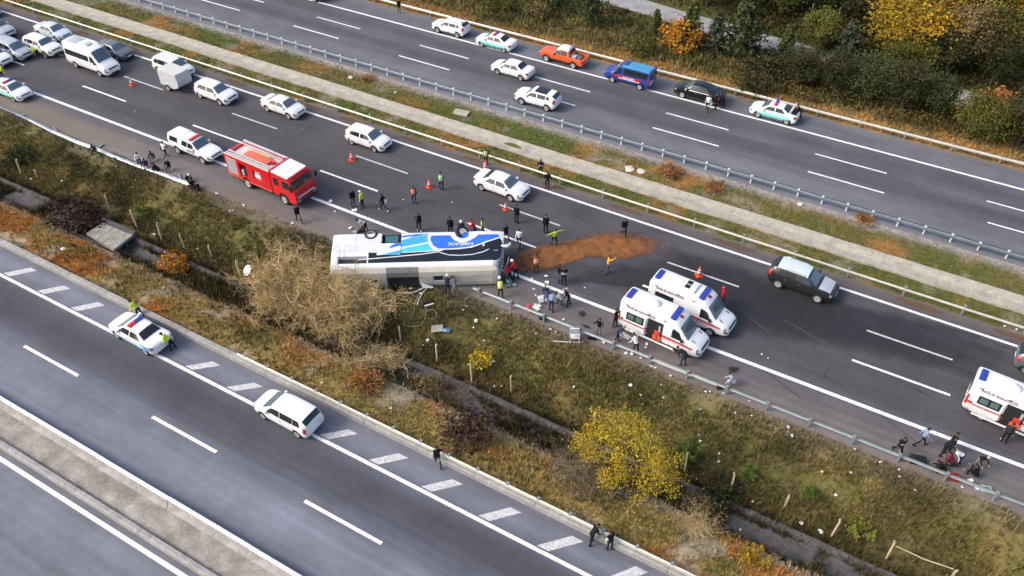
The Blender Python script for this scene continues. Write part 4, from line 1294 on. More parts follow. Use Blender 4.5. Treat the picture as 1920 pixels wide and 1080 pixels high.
# ------------------------------------------------------------------ ambulances
def ambulance(label, px, py, yaw, door_open, unit):
    t = vehicle('ambulance', 'ambulance', label, 'ambulance', px, py, yaw, P_WHITE, 'ambulances', zc=1.3)
    lf = build_kind('ambulance')[3]
    side_patch(t, 'ambulance', 'red_stripe', 0.15, 5.55, 3.55, 3.86, P_STRIPE)
    side_patch(t, 'ambulance', 'thin_stripe', 0.15, 5.45, 3.36, 3.44, P_STRIPE)
    ink = mat('ink_purple', (0.10, 0.03, 0.10), rough=0.5)
    for s in (1, -1):
        p_ = lf.pt(1.6, 4.76, s) + Vector((0, s * 0.02, 0))
        letter(t, 'SAĞLIK BAKANLIĞI', 0.24, ink, p_, (-s, 0, 0), (0, -s * 0.13, 1))
        p_ = lf.pt(1.35, 3.16, s) + Vector((0, s * 0.03, 0))
        letter(t, '112 ACİL AMBULANS', 0.20, P_STRIPE, p_, (-s, 0, 0), (0, -s * 0.02, 1))
    # blue beacons, front pair as one wide hood and rear hood
    for (xa, nm) in ((3.75, 'front_beacon'), (0.35, 'rear_beacon')):
        q = lf.pt(xa, 8)
        hw = 0.68 if xa > 1 else 0.5
        b = MB()
        b.box(q.x - 0.2, q.x + 0.2, -hw, hw, q.z - 0.10, q.z + 0.12, 0.09)
        b.build('beacon', M_BLUE, t, angle=50)
    q = lf.pt(2.2, 8)
    MB().lathe([(0.02, q.z + 0.14), (0.3, q.z + 0.11), (0.36, q.z - 0.02)], 16, 'z', (q.x, 0, 0)).build('roof_vent', P_OFFWHITE, t, smooth=True)
    # crescent emblem on the cab roof hood
    q = lf.pt(4.1, 8)
    pts = []
    for a in np.linspace(0.6, 2 * math.pi - 0.6, 14):
        pts.append((q.x + 0.02 + 0.14 * math.cos(a), 0.14 * math.sin(a)))
    for a in np.linspace(2 * math.pi - 0.75, 0.75, 12):
        pts.append((q.x + 0.07 + 0.11 * math.cos(a), 0.11 * math.sin(a)))
    b = MB().prism(pts, -0.004, 0.004)
    o = b.build('crescent_emblem', P_STRIPE, t)
    o.matrix_local = Matrix.Translation((q.x, 0, q.z + 0.012)) @ Matrix.Rotation(0.34, 4, 'Y') @ Matrix.Translation((-q.x, 0, 0))
    # bonnet vents
    for s in (1, -1):
        q = lf.pt(5.4, 6.4, s)
        MB().obox((q.x, q.y, q.z + 0.01), (0.28, 0.07, 0.02), Matrix.Rotation(0.42, 3, 'Y')).build('bonnet_vent', M_BLACK, t)
    MB().box(-2.4, 1.2, -1.12, -0.98, 0.36, 0.42, 0.01).build('side_step', P_OFFWHITE, t)
    MB().box(-2.4, 1.2, 0.98, 1.12, 0.36, 0.42, 0.01).build('side_step', P_OFFWHITE, t)
    # rear door glass
    for s in (1, -1):
        MB().box(-3.075, -3.03, s * 0.42 - 0.3, s * 0.42 + 0.3, 1.45, 2.1, 0.01).build('rear_window', M_GLASS, t)
    for xx in (0.55, 2.2, 3.35):
        for s in (1, -1):
            q = lf.pt(xx, 4.86, s)
            MB().obox((q.x, q.y + s * 0.012, q.z), (0.22, 0.04, 0.05)).build('side_lamp', M_BLACK, t)
    if door_open:
        # the sliding door stands open on the right: dark opening, orange bag rack, door panel slid back
        me = finish(lf.patch((2.15, 2.3), (3.3, 2.3), (3.3, 4.62), (2.15, 4.62), side=-1, off=0.02, nu=4, nv=4).mesh('door_opening'))
        share('door_opening', me, mat('dark_interior', (0.01, 0.012, 0.012), rough=0.8), t)
        cab = MB()
        cab.box(0.0 - 0.03, 0.13, -1.045, -1.0, 0.62, 1.9)
        cab.build('interior_rack', mat('rack_grey', (0.35, 0.36, 0.37), rough=0.6), t)
        for k in range(2):
            MB().box(-0.36 + 0.32 * k, -0.08 + 0.32 * k, -1.10, -1.02, 0.62, 0.98, 0.03).build('orange_bag', mat('bag_orange', (0.72, 0.10, 0.04), rough=0.6), t)
        MB().box(-0.28, 0.10, -1.10, -1.02, 1.05, 1.42, 0.03).build('orange_bag', mat('bag_red', (0.62, 0.05, 0.03), rough=0.6), t)
        me = finish(lf.patch((0.45, 2.3), (2.05, 2.3), (2.05, 4.60), (0.45, 4.60), side=-1, off=0.10, nu=5, nv=5, thick=0.03).mesh('sliding_door'))
        do = share('sliding_door', me, P_WHITE, t)
        me = finish(lf.patch((0.62, 4.03), (1.92, 4.03), (1.92, 4.50), (0.62, 4.50), side=-1, off=0.115, nu=5, nv=3).mesh('window'))
        share('window', me, M_GLASS, do)
        for xx in (0.95, 1.55):
            me = finish(lf.patch((xx - 0.22, 4.12), (xx + 0.24, 4.12), (xx + 0.24, 4.42), (xx - 0.22, 4.42), side=-1, off=0.125, nu=3, nv=2).mesh('pane'))
            share('pane', me, mat('pane_green', (0.10, 0.15, 0.15), rough=0.1), do)
        me = finish(lf.patch((0.47, 3.55), (2.03, 3.55), (2.03, 3.82), (0.47, 3.82), side=-1, off=0.112, nu=4, nv=2).mesh('door_stripe'))
        share('door_stripe', me, mat('stripe_pink', (0.62, 0.32, 0.36), rough=0.5), do)
        p_ = lf.pt(1.2, 3.69, -1) + Vector((0, -0.125, 0))
        letter(do, '112 ACİL AMBULANS', 0.17, P_STRIPE, p_, (1, 0, 0), (0, 0.02, 1))
    return t
ambulance('ambulance with its sliding door open, nearest the guardrail', 1247, 607, -4, True, 0)
t = ambulance('ambulance behind the open one, with cooling unit on its roof', 1299, 570, -4, False, 1)
MB().box(-0.9, 0.1, -0.55, 0.55, 2.70, 2.86, 0.06).build('cooling_unit', P_OFFWHITE, t, angle=40)
MB().box(-0.7, -0.35, -0.4, -0.05, 2.86, 2.89).build('fan_grille', M_BLACK, t)
MB().box(-0.7, -0.35, 0.05, 0.4, 2.86, 2.89).build('fan_grille', M_BLACK, t)
ambulance('ambulance cut by the right picture edge with open side door', 1916, 768, -5, True, 2)
# ------------------------------------------------------------------ fire engine
def fire_engine(px, py, yaw):
    p = gp(px, py, 1.5)
    t = empty('fire_engine', (p[0], p[1], 0), math.radians(yaw))
    tag(t, 'red fire engine with white cab roof and roof ladder on the shoulder', 'fire engine')
    L, W, H = 7.9, 1.22, 2.95
    M_SHUT = mat('roller_shutter', (0.52, 0.53, 0.56), rough=0.4, metal=0.4)
    M_DECK = mat('deck_pale', (0.62, 0.58, 0.54), rough=0.7, vary=0.1, scale=3)
    M_LAD = mat('ladder_aluminium', (0.72, 0.72, 0.72), rough=0.4, metal=0.4)
    body = MB().box(-3.95, 1.25, -W, W, 0.75, 2.75, 0.05)
    me = body.mesh('superstructure')
    cut = MB()
    for s in (-1, 1):
        cut.box(-2.35, -1.45, s * W - 0.5 * (s > 0) - 0.3 * (s < 0) + 0.0, s * W + 0.3 * (s > 0) + 0.5 * (s < 0), 1.15, 2.4)
        cut.box(-0.75, 0.15, s * W - 0.5 * (s > 0) - 0.3 * (s < 0), s * W + 0.3 * (s > 0) + 0.5 * (s < 0), 1.45, 2.3)
        cut.lathe([(0.58, s * (W - 0.4)), (0.58, s * (W + 0.3))], 20, 'y', (-1.75, 0, 0.55))
    cut.box(-3.7, 1.0, -0.95, 0.95, 2.55, 3.2)
    me = finish(boolean_cut(me, cut))
    share('superstructure', me, P_RED, t)
    MB().box(-3.6, 1.15, -W + 0.12, W - 0.12, 0.5, 0.8).build('chassis', M_BLACK, t)
    MB().box(-3.7, 0.98, -0.94, 0.94, 2.50, 2.56).build('roof_deck', M_DECK, t)
    for s in (-1, 1):
        sh = MB()
        for k in range(12):
            sh.box(-3.75, -2.6, s * W - 0.012 if s < 0 else s * W - 0.01, s * W + 0.01 if s < 0 else s * W + 0.012, 1.0 + k * 0.128, 1.0 + k * 0.128 + 0.118)
        sh.build('roller_shutter', M_SHUT, t)
        # equipment in the open lockers
        for (x0, x1, z0, z1, m, nm) in ((-2.25, -1.95, 1.2, 1.7, M_SHUT, 'pump_panel'), (-1.9, -1.55, 1.25, 2.1, M_BLACK, 'equipment'), (-0.68, 0.08, 1.5, 1.85, P_OFFWHITE, 'hose_rolls'), (-0.6, 0.0, 1.9, 2.2, M_SHUT, 'equipment')):
            ya, yb = sorted((s * (W - 0.35), s * (W - 0.1)))
            MB().box(x0, x1, ya, yb, z0, z1, 0.02).build(nm, m, t)
        MB().box(-3.9, 1.2, *sorted((s * (W + 0.004), s * (W + 0.03))), 0.78, 0.84).build('side_rail', P_ORANGE, t)
        # roof rails
        MB().box(-3.95, 1.2, *sorted((s * (W - 0.04), s * (W - 0.10))), 2.75, 2.84, 0.01).build('roof_edge', P_OFFWHITE, t)
    # ladder on the near side of the deck
    for (yy, wid, nm) in ((-0.86, 0.17, 'ladder'), (0.80, 0.2, 'ladder')):
        lad = MB()
        for dy in (-wid, wid):
            lad.box(-3.8, 1.15, yy + dy - 0.03, yy + dy + 0.03, 2.84, 2.92)
        x = -3.65
        while x < 1.1:
            lad.box(x - 0.035, x + 0.035, yy - wid, yy + wid, 2.86, 2.90)
            x += 0.3
        lad.build(nm, M_LAD, t)
    MB().box(-2.4, 0.3, -0.45, 0.30, 2.56, 2.80, 0.05).build('hose_box', paint('hose_box', (0.66, 0.13, 0.06), rough=0.5), t, angle=40)
    MB().box(-2.3, -0.2, 0.33, 0.5, 2.56, 2.78, 0.03).build('hose_tray', mat('tray_tan', (0.62, 0.36, 0.14), rough=0.7), t)
    mo = MB()
    mo.lathe([(0.16, 2.56), (0.14, 2.85), (0.10, 2.95)], 10, 'z', (0.55, 0.1, 0))
    mo.tube([(0.55, 0.1, 2.92), (0.85, -0.05, 3.02), (1.15, -0.15, 3.05)], 0.06)
    mo.tube([(0.45, 0.25, 2.8), (0.4, -0.3, 2.8)], 0.05)
    mo.build('water_monitor', P_RED, t, smooth=True)
    MB().tube([(0.75, 0.3, 2.8), (0.76, 0.31, 4.0)], 0.012).build('aerial', M_BLACK, t)
    # cab
    sp = [(1.32, 0.75), (1.32, 2.72), (1.45, 2.82), (3.2, 2.72), (3.45, 2.55), (3.72, 1.75), (3.82, 1.55), (3.9, 0.85), (3.86, 0.5), (3.2, 0.45)]
    n = len(sp)
    b = MB().add([(x, -W + 0.03, z) for x, z in sp] + [(x, W - 0.03, z) for x, z in sp], [tuple(range(n)), tuple(range(n, 2 * n))[::-1]] + [(k, k + n, (k + 1) % n + n, (k + 1) % n) for k in range(n)])
    me = b.mesh('cab')
    cut = MB()
    for s in (-1, 1):
        cut.lathe([(0.58, s * (W - 0.45)), (0.58, s * (W + 0.3))], 20, 'y', (2.45, 0, 0.55))
    me = finish(boolean_cut(me, cut), 30)
    share('cab', me, P_RED, t)
    for k, (x0, x1) in enumerate(((1.42, 2.55), (2.60, 3.18))):
        za, zb = 2.825 - (x0 - 1.45) * 0.057, 2.825 - (x1 - 1.45) * 0.057
        MB().add([(x0, -W + 0.1, za), (x1, -W + 0.1, zb), (x1, W - 0.1, zb), (x0, W - 0.1, za), (x0, -W + 0.1, za + 0.05), (x1, -W + 0.1, zb + 0.05), (x1, W - 0.1, zb + 0.05), (x0, W - 0.1, za + 0.05)],
                 [(0, 3, 2, 1), (4, 5, 6, 7), (0, 1, 5, 4), (1, 2, 6, 5), (2, 3, 7, 6), (3, 0, 4, 7)]).build('roof_panel', P_WHITE, t)
    # windscreen on the slanted front
    a, c = Vector((3.48, 0, 2.47)), Vector((3.70, 0, 1.82))
    d = Vector((0.94, 0, 0.30)) * 0.02
    v = []
    for q, hw in ((a, 1.02), (c, 1.08)):
        for s in (-1, 1):
            v.append((q.x + d.x, s * hw, q.z + d.z))
    v += [(p_[0] - 0.05, p_[1], p_[2]) for p_ in v]
    MB().add(v, [(0, 1, 3, 2), (4, 6, 7, 5), (0, 4, 5, 1), (2, 3, 7, 6), (0, 2, 6, 4), (1, 5, 7, 3)]).build('windscreen', M_GLASS, t)
    for s in (-1, 1):
        for (x0, x1, xt) in ((1.6, 2.15, 2.15), (2.55, 3.5, 3.3)):
            y0 = s * (W - 0.03)
            v = [(x0, y0 + s * 0.008, 1.7), (x1, y0 + s * 0.008, 1.7), (xt, y0 + s * 0.008, 2.42), (x0, y0 + s * 0.008, 2.42)]
            v += [(p_[0], y0 - s * 0.02, p_[2]) for p_ in v]
            MB().add(v, [(0, 1, 2, 3), (7, 6, 5, 4), (0, 4, 5, 1), (1, 5, 6, 2), (2, 6, 7, 3), (3, 7, 4, 0)]).build('side_window', M_GLASS, t)
        mi = MB().tube([(3.55, s * 1.15, 2.4), (3.8, s * 1.42, 2.45), (3.8, s * 1.42, 1.9)], 0.025)
        mi.box(3.74, 3.84, s * 1.42 - 0.1, s * 1.42 + 0.1, 1.85, 2.35, 0.02)
        mi.build('wing_mirror', M_BLACK, t)
        MB().box(3.78, 3.97, *sorted((s * 0.72, s * 1.12)), 0.68, 0.9, 0.03).build('headlight', M_HEAD, t)
        MB().box(-3.97, -3.93, *sorted((s * 0.9, s * 1.12)), 0.9, 1.3).build('tail_light', M_TAIL, t)
    MB().box(3.5, 3.99, -1.15, 1.15, 0.42, 0.68, 0.05).build('bumper', mat('bumper_dark', (0.03, 0.03, 0.035), rough=0.5), t, angle=40)
    MB().box(3.86, 3.93, -0.9, 0.9, 1.02, 1.10).build('white_band', P_WHITE, t)
    MB().box(3.87, 3.94, -0.7, 0.7, 0.9, 1.0).build('grille', M_BLACK, t)
    MB().box(3.25, 3.38, -0.9, 0.9, 2.72, 2.80, 0.02).build('visor', P_RED, t)
    MB().box(-3.99, -3.955, -0.95, 0.95, 0.9, 2.5).build('rear_shutter', M_SHUT, t)
    # wheels
    rw, ww = 0.5, 0.32
    ty = lathe_mesh([(rw * 0.58, -ww / 2), (rw * 0.94, -ww / 2), (rw, -ww / 2 + 0.05), (rw, ww / 2 - 0.05), (rw * 0.94, ww / 2), (rw * 0.58, ww / 2), (rw * 0.58, -ww / 2)], 22, 'y', cap=False)
    rm = lathe_mesh([(rw * 0.6, -ww / 2 + 0.01), (rw * 0.58, -ww / 2 - 0.01), (rw * 0.42, -ww / 2 + 0.08), (0.14, -ww / 2 + 0.08), (0.12, -ww / 2 - 0.03), (0.02, -ww / 2 - 0.03)], 22, 'y')
    for xw in (-1.75, 2.45):
        for s in (-1, 1):
            w = share('wheel', ty, M_TYRE, t, (xw, s * (W - 0.18), rw), (0, 0, 0 if s < 0 else math.pi))
            share('rim', rm, M_RIM, w)
    return t
fire_engine(508, 325, -3)

# ------------------------------------------------------------------ the overturned coach
# coach frame: x forward, u up the coach (roof direction), s outwards on the left side, which now faces the sky
def coach():
    L, H, Wd = 12.6, 3.45, 2.5
    e0, e1 = gp(641, 560), gp(938, 560)
    # ground line under the roof edge; heading from rear (left) to front (right)
    base_c = gp(790, 507, 0)
    yaw = math.radians(32.0)
    t = empty('overturned_coach', (base_c[0], base_c[1], 0), yaw)
    roll = math.radians(8.5)
    t.rotation_euler = (roll, 0, yaw)
    tag(t, 'white and blue coach lying on its side across the shoulder', 'bus')
    # local x = forward, local y = away from the camera = down the coach, z up = outwards from the coach's left side
    # coach-up u in 0..H maps to y = H/2 - u ; lateral s in 0..Wd maps to z
    KU = 1.12
    HH = H / 2 * KU
    def P(x, u, s):
        return (x - L / 2, HH - u * KU, s)
    P_CREAM = mat('coach_roof_cream', (0.66, 0.62, 0.52), rough=0.5, vary=0.08, scale=1.2)
    P_CW = mat('coach_white', (0.74, 0.74, 0.76), rough=0.35, vary=0.06, scale=1.5, coat=0.3)
    P_CB = mat('coach_blue', (0.03, 0.15, 0.64), rough=0.3, coat=0.4, vary=0.06, scale=1.5)
    P_CC = mat('coach_cyan', (0.055, 0.38, 0.66), rough=0.3, coat=0.4, vary=0.06, scale=1.5)
    P_CT = mat('coach_teal', (0.07, 0.55, 0.66), rough=0.3, coat=0.4, vary=0.06, scale=1.5)
    P_CG = mat('coach_glass', (0.012, 0.016, 0.024), rough=0.12, spec=0.6)
    M_UND = mat('coach_underside', (0.05, 0.05, 0.055), rough=0.8, vary=0.3, scale=3)
    M_IN = mat('coach_interior', (0.03, 0.032, 0.035), rough=0.9)
    # cross-section in (u,s), then swept along x with slight narrowing at both ends
    sec = [(0.30, 0.06), (0.30, Wd - 0.06), (0.38, Wd), (1.0, Wd), (1.9, Wd - 0.01), (2.9, Wd - 0.10), (3.22, Wd - 0.22), (3.40, Wd - 0.50), (3.45, Wd - 0.9),
           (3.45, 0.9), (3.40, 0.50), (3.22, 0.22), (2.9, 0.10), (1.9, 0.01), (1.0, 0.0), (0.38, 0.0)]
    xs = [0.0, 0.12, 0.35, 2, 4, 6, 8, 10, 11.6, 12.1, 12.4, 12.55]
    v, f = [], []
    for x in xs:
        ti = 1.0
        if x < 0.35:
            ti = 0.93 + 0.07 * math.sqrt(x / 0.35)
        if x > 11.6:
            q = (x - 11.6) / 0.95
            ti = 1 - 0.12 * q ** 2.2
        for (u, s) in sec:
            uu = 0.3 + (u - 0.3) * (ti if x > 11.6 else 0.5 + ti * 0.5)
            ss = Wd / 2 + (s - Wd / 2) * ti
            xx = x
            if x > 11.6:
                xx = x - 0.55 * max(0, (u - 1.0) / 2.45) ** 1.5 * (x - 11.6) / 0.95   # raked windscreen
            v.append(P(xx, uu, ss))
    n = len(sec)
    for i in range(len(xs) - 1):
        for k in range(n):
            f.append((i * n + k, (i + 1) * n + k, (i + 1) * n + (k + 1) % n, i * n + (k + 1) % n))
    f.append(tuple(range(n)))
    f.append(tuple((len(xs) - 1) * n + k for k in range(n))[::-1])
    me = MB().add(v, f).mesh('shell')
    cut = MB()
    def cbox(x0, x1, u0, u1, s0, s1):
        a, b_ = P(x0, u0, s0), P(x1, u1, s1)
        cut.box(min(a[0], b_[0]), max(a[0], b_[0]), min(a[1], b_[1]), max(a[1], b_[1]), min(s0, s1), max(s0, s1))
    # torn-open luggage bay, roof hole, hatches, smashed rear side window, wheel arches
    cbox(3.55, 5.0, 0.2, 1.24, Wd - 0.8, Wd + 0.3)
    cbox(4.0, 6.3, 3.05, 3.7, 0.25, 1.55)
    cbox(7.35, 8.05, 3.1, 3.7, 1.05, 1.6)
    cbox(2.55, 3.25, 3.3, 3.7, 0.98, 1.36)
    cbox(0.5, 2.6, 2.28, 2.85, Wd - 0.35, Wd + 0.3)
    for xw in (2.75, 9.35):
        c = P(xw, 0.42, 0)
        b2 = MB().lathe([(0.62, Wd - 0.5), (0.62, Wd + 0.3)], 22, 'z', (c[0], c[1], 0))
        cut.add(b2.v, b2.f)
    # broken windscreen opening
    cbox(12.05, 13.2, 1.15, 2.95, 0.25, Wd - 0.25)
    me = finish(boolean_cut(me, cut), 32)
    share('shell', me, P_CW, t)
    # inside
    b = MB()
    a, c = P(0.4, 0.5, 0.3), P(11.9, 3.05, Wd - 0.42)
    b.box(a[0], c[0], c[1], a[1], 0.2, Wd - 0.55)
    b.build('interior', M_IN, t)
    # side skin pieces, sheets on the upturned left side (plane s = Wd)
    def side(nm, pts, m, lift=0.012, parent=None):
        def sz(u):
            return float(np.interp(u, [0.3, 0.38, 1.0, 1.9, 2.9, 3.22], [Wd - 0.06, Wd, Wd, Wd - 0.01, Wd - 0.10, Wd - 0.22]))
        # split long polygons along u so that they follow the curve
        bm = bmesh.new()
        vs = [bm.verts.new(P(x, lu(u), 0)) for x, u in pts]
        bm.faces.new(vs)
        for uc in (1.0, 1.9, 2.4, 2.9):
            y = HH - uc * KU
            bmesh.ops.bisect_plane(bm, geom=bm.verts[:] + bm.edges[:] + bm.faces[:], plane_co=(0, y, 0), plane_no=(0, 1, 0))
        for xc in (11.6, 12.1, 12.35):
            bmesh.ops.bisect_plane(bm, geom=bm.verts[:] + bm.edges[:] + bm.faces[:], plane_co=(xc - L / 2, 0, 0), plane_no=(1, 0, 0))
        for vv in bm.verts:
            u = (HH - vv.co.y) / KU
            x = vv.co.x + L / 2
            ti = 1.0
            if x > 11.6:
                ti = 1 - 0.12 * (min(x - 11.6, 0.95) / 0.95) ** 2.2
            vv.co.z = Wd / 2 + (sz(u) - Wd / 2) * ti + lift
        bmesh.ops.recalc_face_normals(bm, faces=bm.faces[:])
        for fc in bm.faces:
            if fc.normal.z < 0:
                fc.normal_flip()
        me_ = bpy.data.meshes.new(nm)
        bm.to_mesh(me_); bm.free()
        me_.materials.append(None)
        return share(nm, me_, m, parent or t)
    def lu(u):
        return float(np.interp(u, [0.0, 0.3, 1.95, 2.84, 4.0], [0.0, 0.3, 2.28, 2.84, 4.0]))
    # window band, dark
    side('side_window', [(2.7, 1.72), (5.0, 1.80), (8.0, 1.72), (8.25, 1.55), (9.6, 1.55), (10.6, 1.38), (11.6, 1.05), (12.38, 0.80), (12.40, 1.6), (12.2, 2.5), (11.9, 2.84), (2.7, 2.84)], P_CG, 0.010)
    # panels of the livery
    side('white_panel', [(0.12, 0.36), (3.5, 0.34), (3.5, 1.72), (2.6, 1.72), (0.12, 1.62)], mat('coach_white_dirty', (0.66, 0.66, 0.68), rough=0.5, vary=0.16, scale=1.8), 0.011)
    side('luggage_flap', [(3.3, 1.12), (5.0, 1.12), (5.0, 1.93), (3.3, 1.93)], P_CW, 0.05)
    side('flap_blue_print', [(3.55, 1.93), (5.0, 1.62), (5.0, 1.92)], P_CC, 0.056)
    side('flap_blue_print', [(4.1, 1.5), (4.35, 1.25), (4.6, 1.13), (5.0, 1.13), (5.0, 1.28)], P_CB, 0.056)
    side('blue_panel', [(5.02, 0.34), (7.1, 0.34), (7.0, 0.55), (5.02, 0.75)], P_CB, 0.012)
    side('cyan_panel', [(5.02, 0.86), (6.9, 0.42), (6.95, 1.1), (5.02, 1.44)], P_CC, 0.014)
    side('white_stripe', [(5.02, 0.72), (7.1, 0.34), (7.25, 0.34), (6.95, 0.52), (5.02, 0.88)], P_CW, 0.017)
    side('white_stripe', [(5.02, 1.40), (6.95, 1.06), (7.0, 1.16), (5.02, 1.52)], P_CW, 0.017)
    side('teal_panel', [(5.02, 1.52), (7.0, 1.16), (7.15, 1.45), (7.4, 1.66), (5.02, 1.76)], P_CT, 0.014)
    side('blue_panel', [(7.25, 0.34), (12.1, 0.34), (12.28, 0.85), (11.5, 1.02), (10.6, 1.34), (9.7, 1.50), (9.0, 1.55), (7.7, 1.55), (7.35, 1.3), (7.15, 0.9)], P_CB, 0.013)
    side('white_nose', [(12.05, 0.34), (12.45, 0.36), (12.40, 0.95), (12.25, 0.95)], P_CW, 0.016)
    # white arcs and trims
    def ribbon(nm, pts, w, m, lift):
        pts = [Vector((x, lu(u), 0)) for x, u in pts]
        lft, rgt = [], []
        for i, p in enumerate(pts):
            d = (pts[min(i + 1, len(pts) - 1)] - pts[max(i - 1, 0)]).normalized()
            nrm = Vector((-d.y, d.x, 0)) * w / 2
            lft.append(p + nrm); rgt.append(p - nrm)
        for i in range(len(pts) - 1):
            pass
        bm = bmesh.new()
        def sz(u):
            return float(np.interp(u, [0.3, 0.38, 1.0, 1.9, 2.9, 3.22], [Wd - 0.06, Wd, Wd, Wd - 0.01, Wd - 0.10, Wd - 0.22]))
        A = [bm.verts.new(P(p.x, p.y, sz(p.y) + lift)) for p in lft]
        B = [bm.verts.new(P(p.x, p.y, sz(p.y) + lift)) for p in rgt]
        for i in range(len(pts) - 1):
            fc = bm.faces.new((A[i], A[i + 1], B[i + 1], B[i]))
        bmesh.ops.recalc_face_normals(bm, faces=bm.faces[:])
        for fc in bm.faces:
            fc.normal_update()
            if fc.normal.z < 0:
                fc.normal_flip()
        me_ = bpy.data.meshes.new(nm); bm.to_mesh(me_); bm.free(); me_.materials.append(None)
        return share(nm, me_, m, t)
    ribbon('white_trim', [(7.28, 0.34), (7.10, 0.7), (7.08, 1.0), (7.25, 1.4), (7.5, 1.62), (9.2, 1.60), (10.2, 1.50), (11.2, 1.16), (12.2, 0.86)], 0.10, P_CW, 0.022)
    ribbon('white_trim', [(2.0, 2.42), (4.0, 2.2), (6.5, 1.92), (7.8, 1.78)], 0.07, P_CW, 0.024)
    ribbon('white_trim', [(7.55, 1.62), (7.9, 1.85), (8.5, 2.08), (9.3, 2.15), (10.2, 2.08), (11.0, 1.85), (11.4, 1.68)], 0.06, P_CW, 0.024)
    ribbon('panel_line', [(7.2, 1.08), (11.3, 1.06)], 0.025, P_CC, 0.020)
    ribbon('panel_line', [(11.35, 0.35), (11.35, 1.12)], 0.025, P_CC, 0.020)
    ribbon('panel_line', [(5.02, 0.34), (5.02, 1.75)], 0.03, P_CW, 0.026)
    ribbon('panel_line', [(1.7, 0.36), (1.7, 1.0)], 0.02, mat('seam', (0.3, 0.3, 0.31), rough=0.7), 0.020)
    # white wheel surround
    def disc(nm, x, u, r0, r1, m, lift, a0=0, a1=2 * math.pi):
        pts = []
        N = 26
        bm = bmesh.new()
        A, B = [], []
        for k in range(N + 1):
            a = a0 + (a1 - a0) * k / N
            A.append(bm.verts.new(P(x + r0 * math.cos(a), max(0.32, u + r0 * math.sin(a)), Wd + lift)))
            B.append(bm.verts.new(P(x + r1 * math.cos(a), max(0.32, u + r1 * math.sin(a)), Wd + lift)))
        for k in range(N):
            try:
                bm.faces.new((A[k], A[k + 1], B[k + 1], B[k]))
            except ValueError:
                pass
        for fc in bm.faces:
            fc.normal_update()
            if fc.normal.z < 0:
                fc.normal_flip()
        me_ = bpy.data.meshes.new(nm); bm.to_mesh(me_); bm.free(); me_.materials.append(None)
        return share(nm, me_, m, t)
    disc('wheel_surround', 9.5, 0.42, 0.56, 0.92, P_CW, 0.018, 0.0, math.pi)
    side('white_panel', [(10.3, 0.34), (10.85, 0.34), (10.55, 0.72), (10.2, 0.95)], P_CW, 0.0185)
    # lettering: the words stand upright for the coach, so they read upside down from here
    letter(t, 'KAMİLKOÇ', 0.36, P_WHITE, P(9.35, 1.46, Wd + 0.03), (-1, 0, 0), (0, -1, 0))
    ribbon('hatch_outline', [(10.65, 0.72), (11.05, 0.72), (11.05, 0.98), (10.65, 0.98), (10.65, 0.72)], 0.025, P_CC, 0.021)
    # marker on the glass, small lamps
    side('sticker', [(10.9, 1.28), (11.1, 1.24), (11.12, 1.44), (10.95, 1.48)], P_SILVER, 0.02)
    side('sticker', [(11.75, 1.75), (12.05, 1.74), (12.05, 1.78), (11.75, 1.79)], P_SILVER, 0.02)
    # white cant rail between the windows and the roof
    b = MB()
    pts0 = [P(x, u, s) for x, u, s in ((0.2, 2.88, Wd - 0.085), (11.7, 2.88, Wd - 0.085), (11.7, 3.1, Wd - 0.165), (0.2, 3.1, Wd - 0.165))]
    pts1 = [(p_[0], p_[1] - 0.012, p_[2] + 0.014) for p_ in pts0]
    b.add(pts1 + pts0, [(0, 1, 2, 3), (7, 6, 5, 4), (0, 4, 5, 1), (1, 5, 6, 2), (2, 6, 7, 3), (3, 7, 4, 0)])
    b.build('cant_rail', P_WHITE, t)
    # cream roof skin on the face turned to the ditch (u = H), in three sheets with torn edges
    def dent(x, s):
        return 0.07 * (float(fbm(x * 1.0, s * 1.6, 0.9, 15)) - 0.35) * (1.0 if 0.3 < s < 2.0 else 0.35)
    def roof(nm, pts, m, lift=0.014):
        bm = bmesh.new()
        bm.faces.new([bm.verts.new(P(x, 0, s)) for x, s in pts])
        for sc in (0.22, 0.5, 0.7, 0.9, 1.1, 1.25, 1.4, Wd - 0.9, Wd - 0.5, Wd - 0.22):
            bmesh.ops.bisect_plane(bm, geom=bm.verts[:] + bm.edges[:] + bm.faces[:], plane_co=(0, 0, sc), plane_no=(0, 0, 1))
        for xc in [0.3 * q_ for q_ in range(1, 38)] + [11.6, 12.1]:
            bmesh.ops.bisect_plane(bm, geom=bm.verts[:] + bm.edges[:] + bm.faces[:], plane_co=(xc - L / 2, 0, 0), plane_no=(1, 0, 0))
        for vv in bm.verts:
            u = float(np.interp(vv.co.z, [0, 0.22, 0.5, 0.9, Wd - 0.9, Wd - 0.5, Wd - 0.22, Wd], [3.0, 3.22, 3.40, 3.45, 3.45, 3.40, 3.22, 2.95]))
            x = vv.co.x + L / 2
            if x > 11.6:
                u = 0.3 + (u - 0.3) * (1 - 0.12 * (min(x - 11.6, 0.95) / 0.95) ** 2.2)
            vv.co.y = HH - u * KU - lift - dent(x, vv.co.z)
        for fc in bm.faces:
            fc.normal_update()
            if fc.normal.y > 0:
                fc.normal_flip()
        me_ = bpy.data.meshes.new(nm); bm.to_mesh(me_); bm.free(); me_.materials.append(None)
        return share(nm, me_, m, t)
    T = Wd - 0.18
    roof('roof_sheet', [(0.15, 0.1), (3.98, 0.1), (3.98, T), (0.15, T)][:0] or [(0.15, 0.1), (2.5, 0.1), (2.5, T), (0.15, T)], P_CREAM)
    roof('roof_sheet', [(2.5, 0.1), (3.98, 0.1), (3.98, T), (2.5, T), (2.5, 1.4), (3.3, 1.4), (3.3, 0.94), (2.5, 0.94)], P_CREAM)
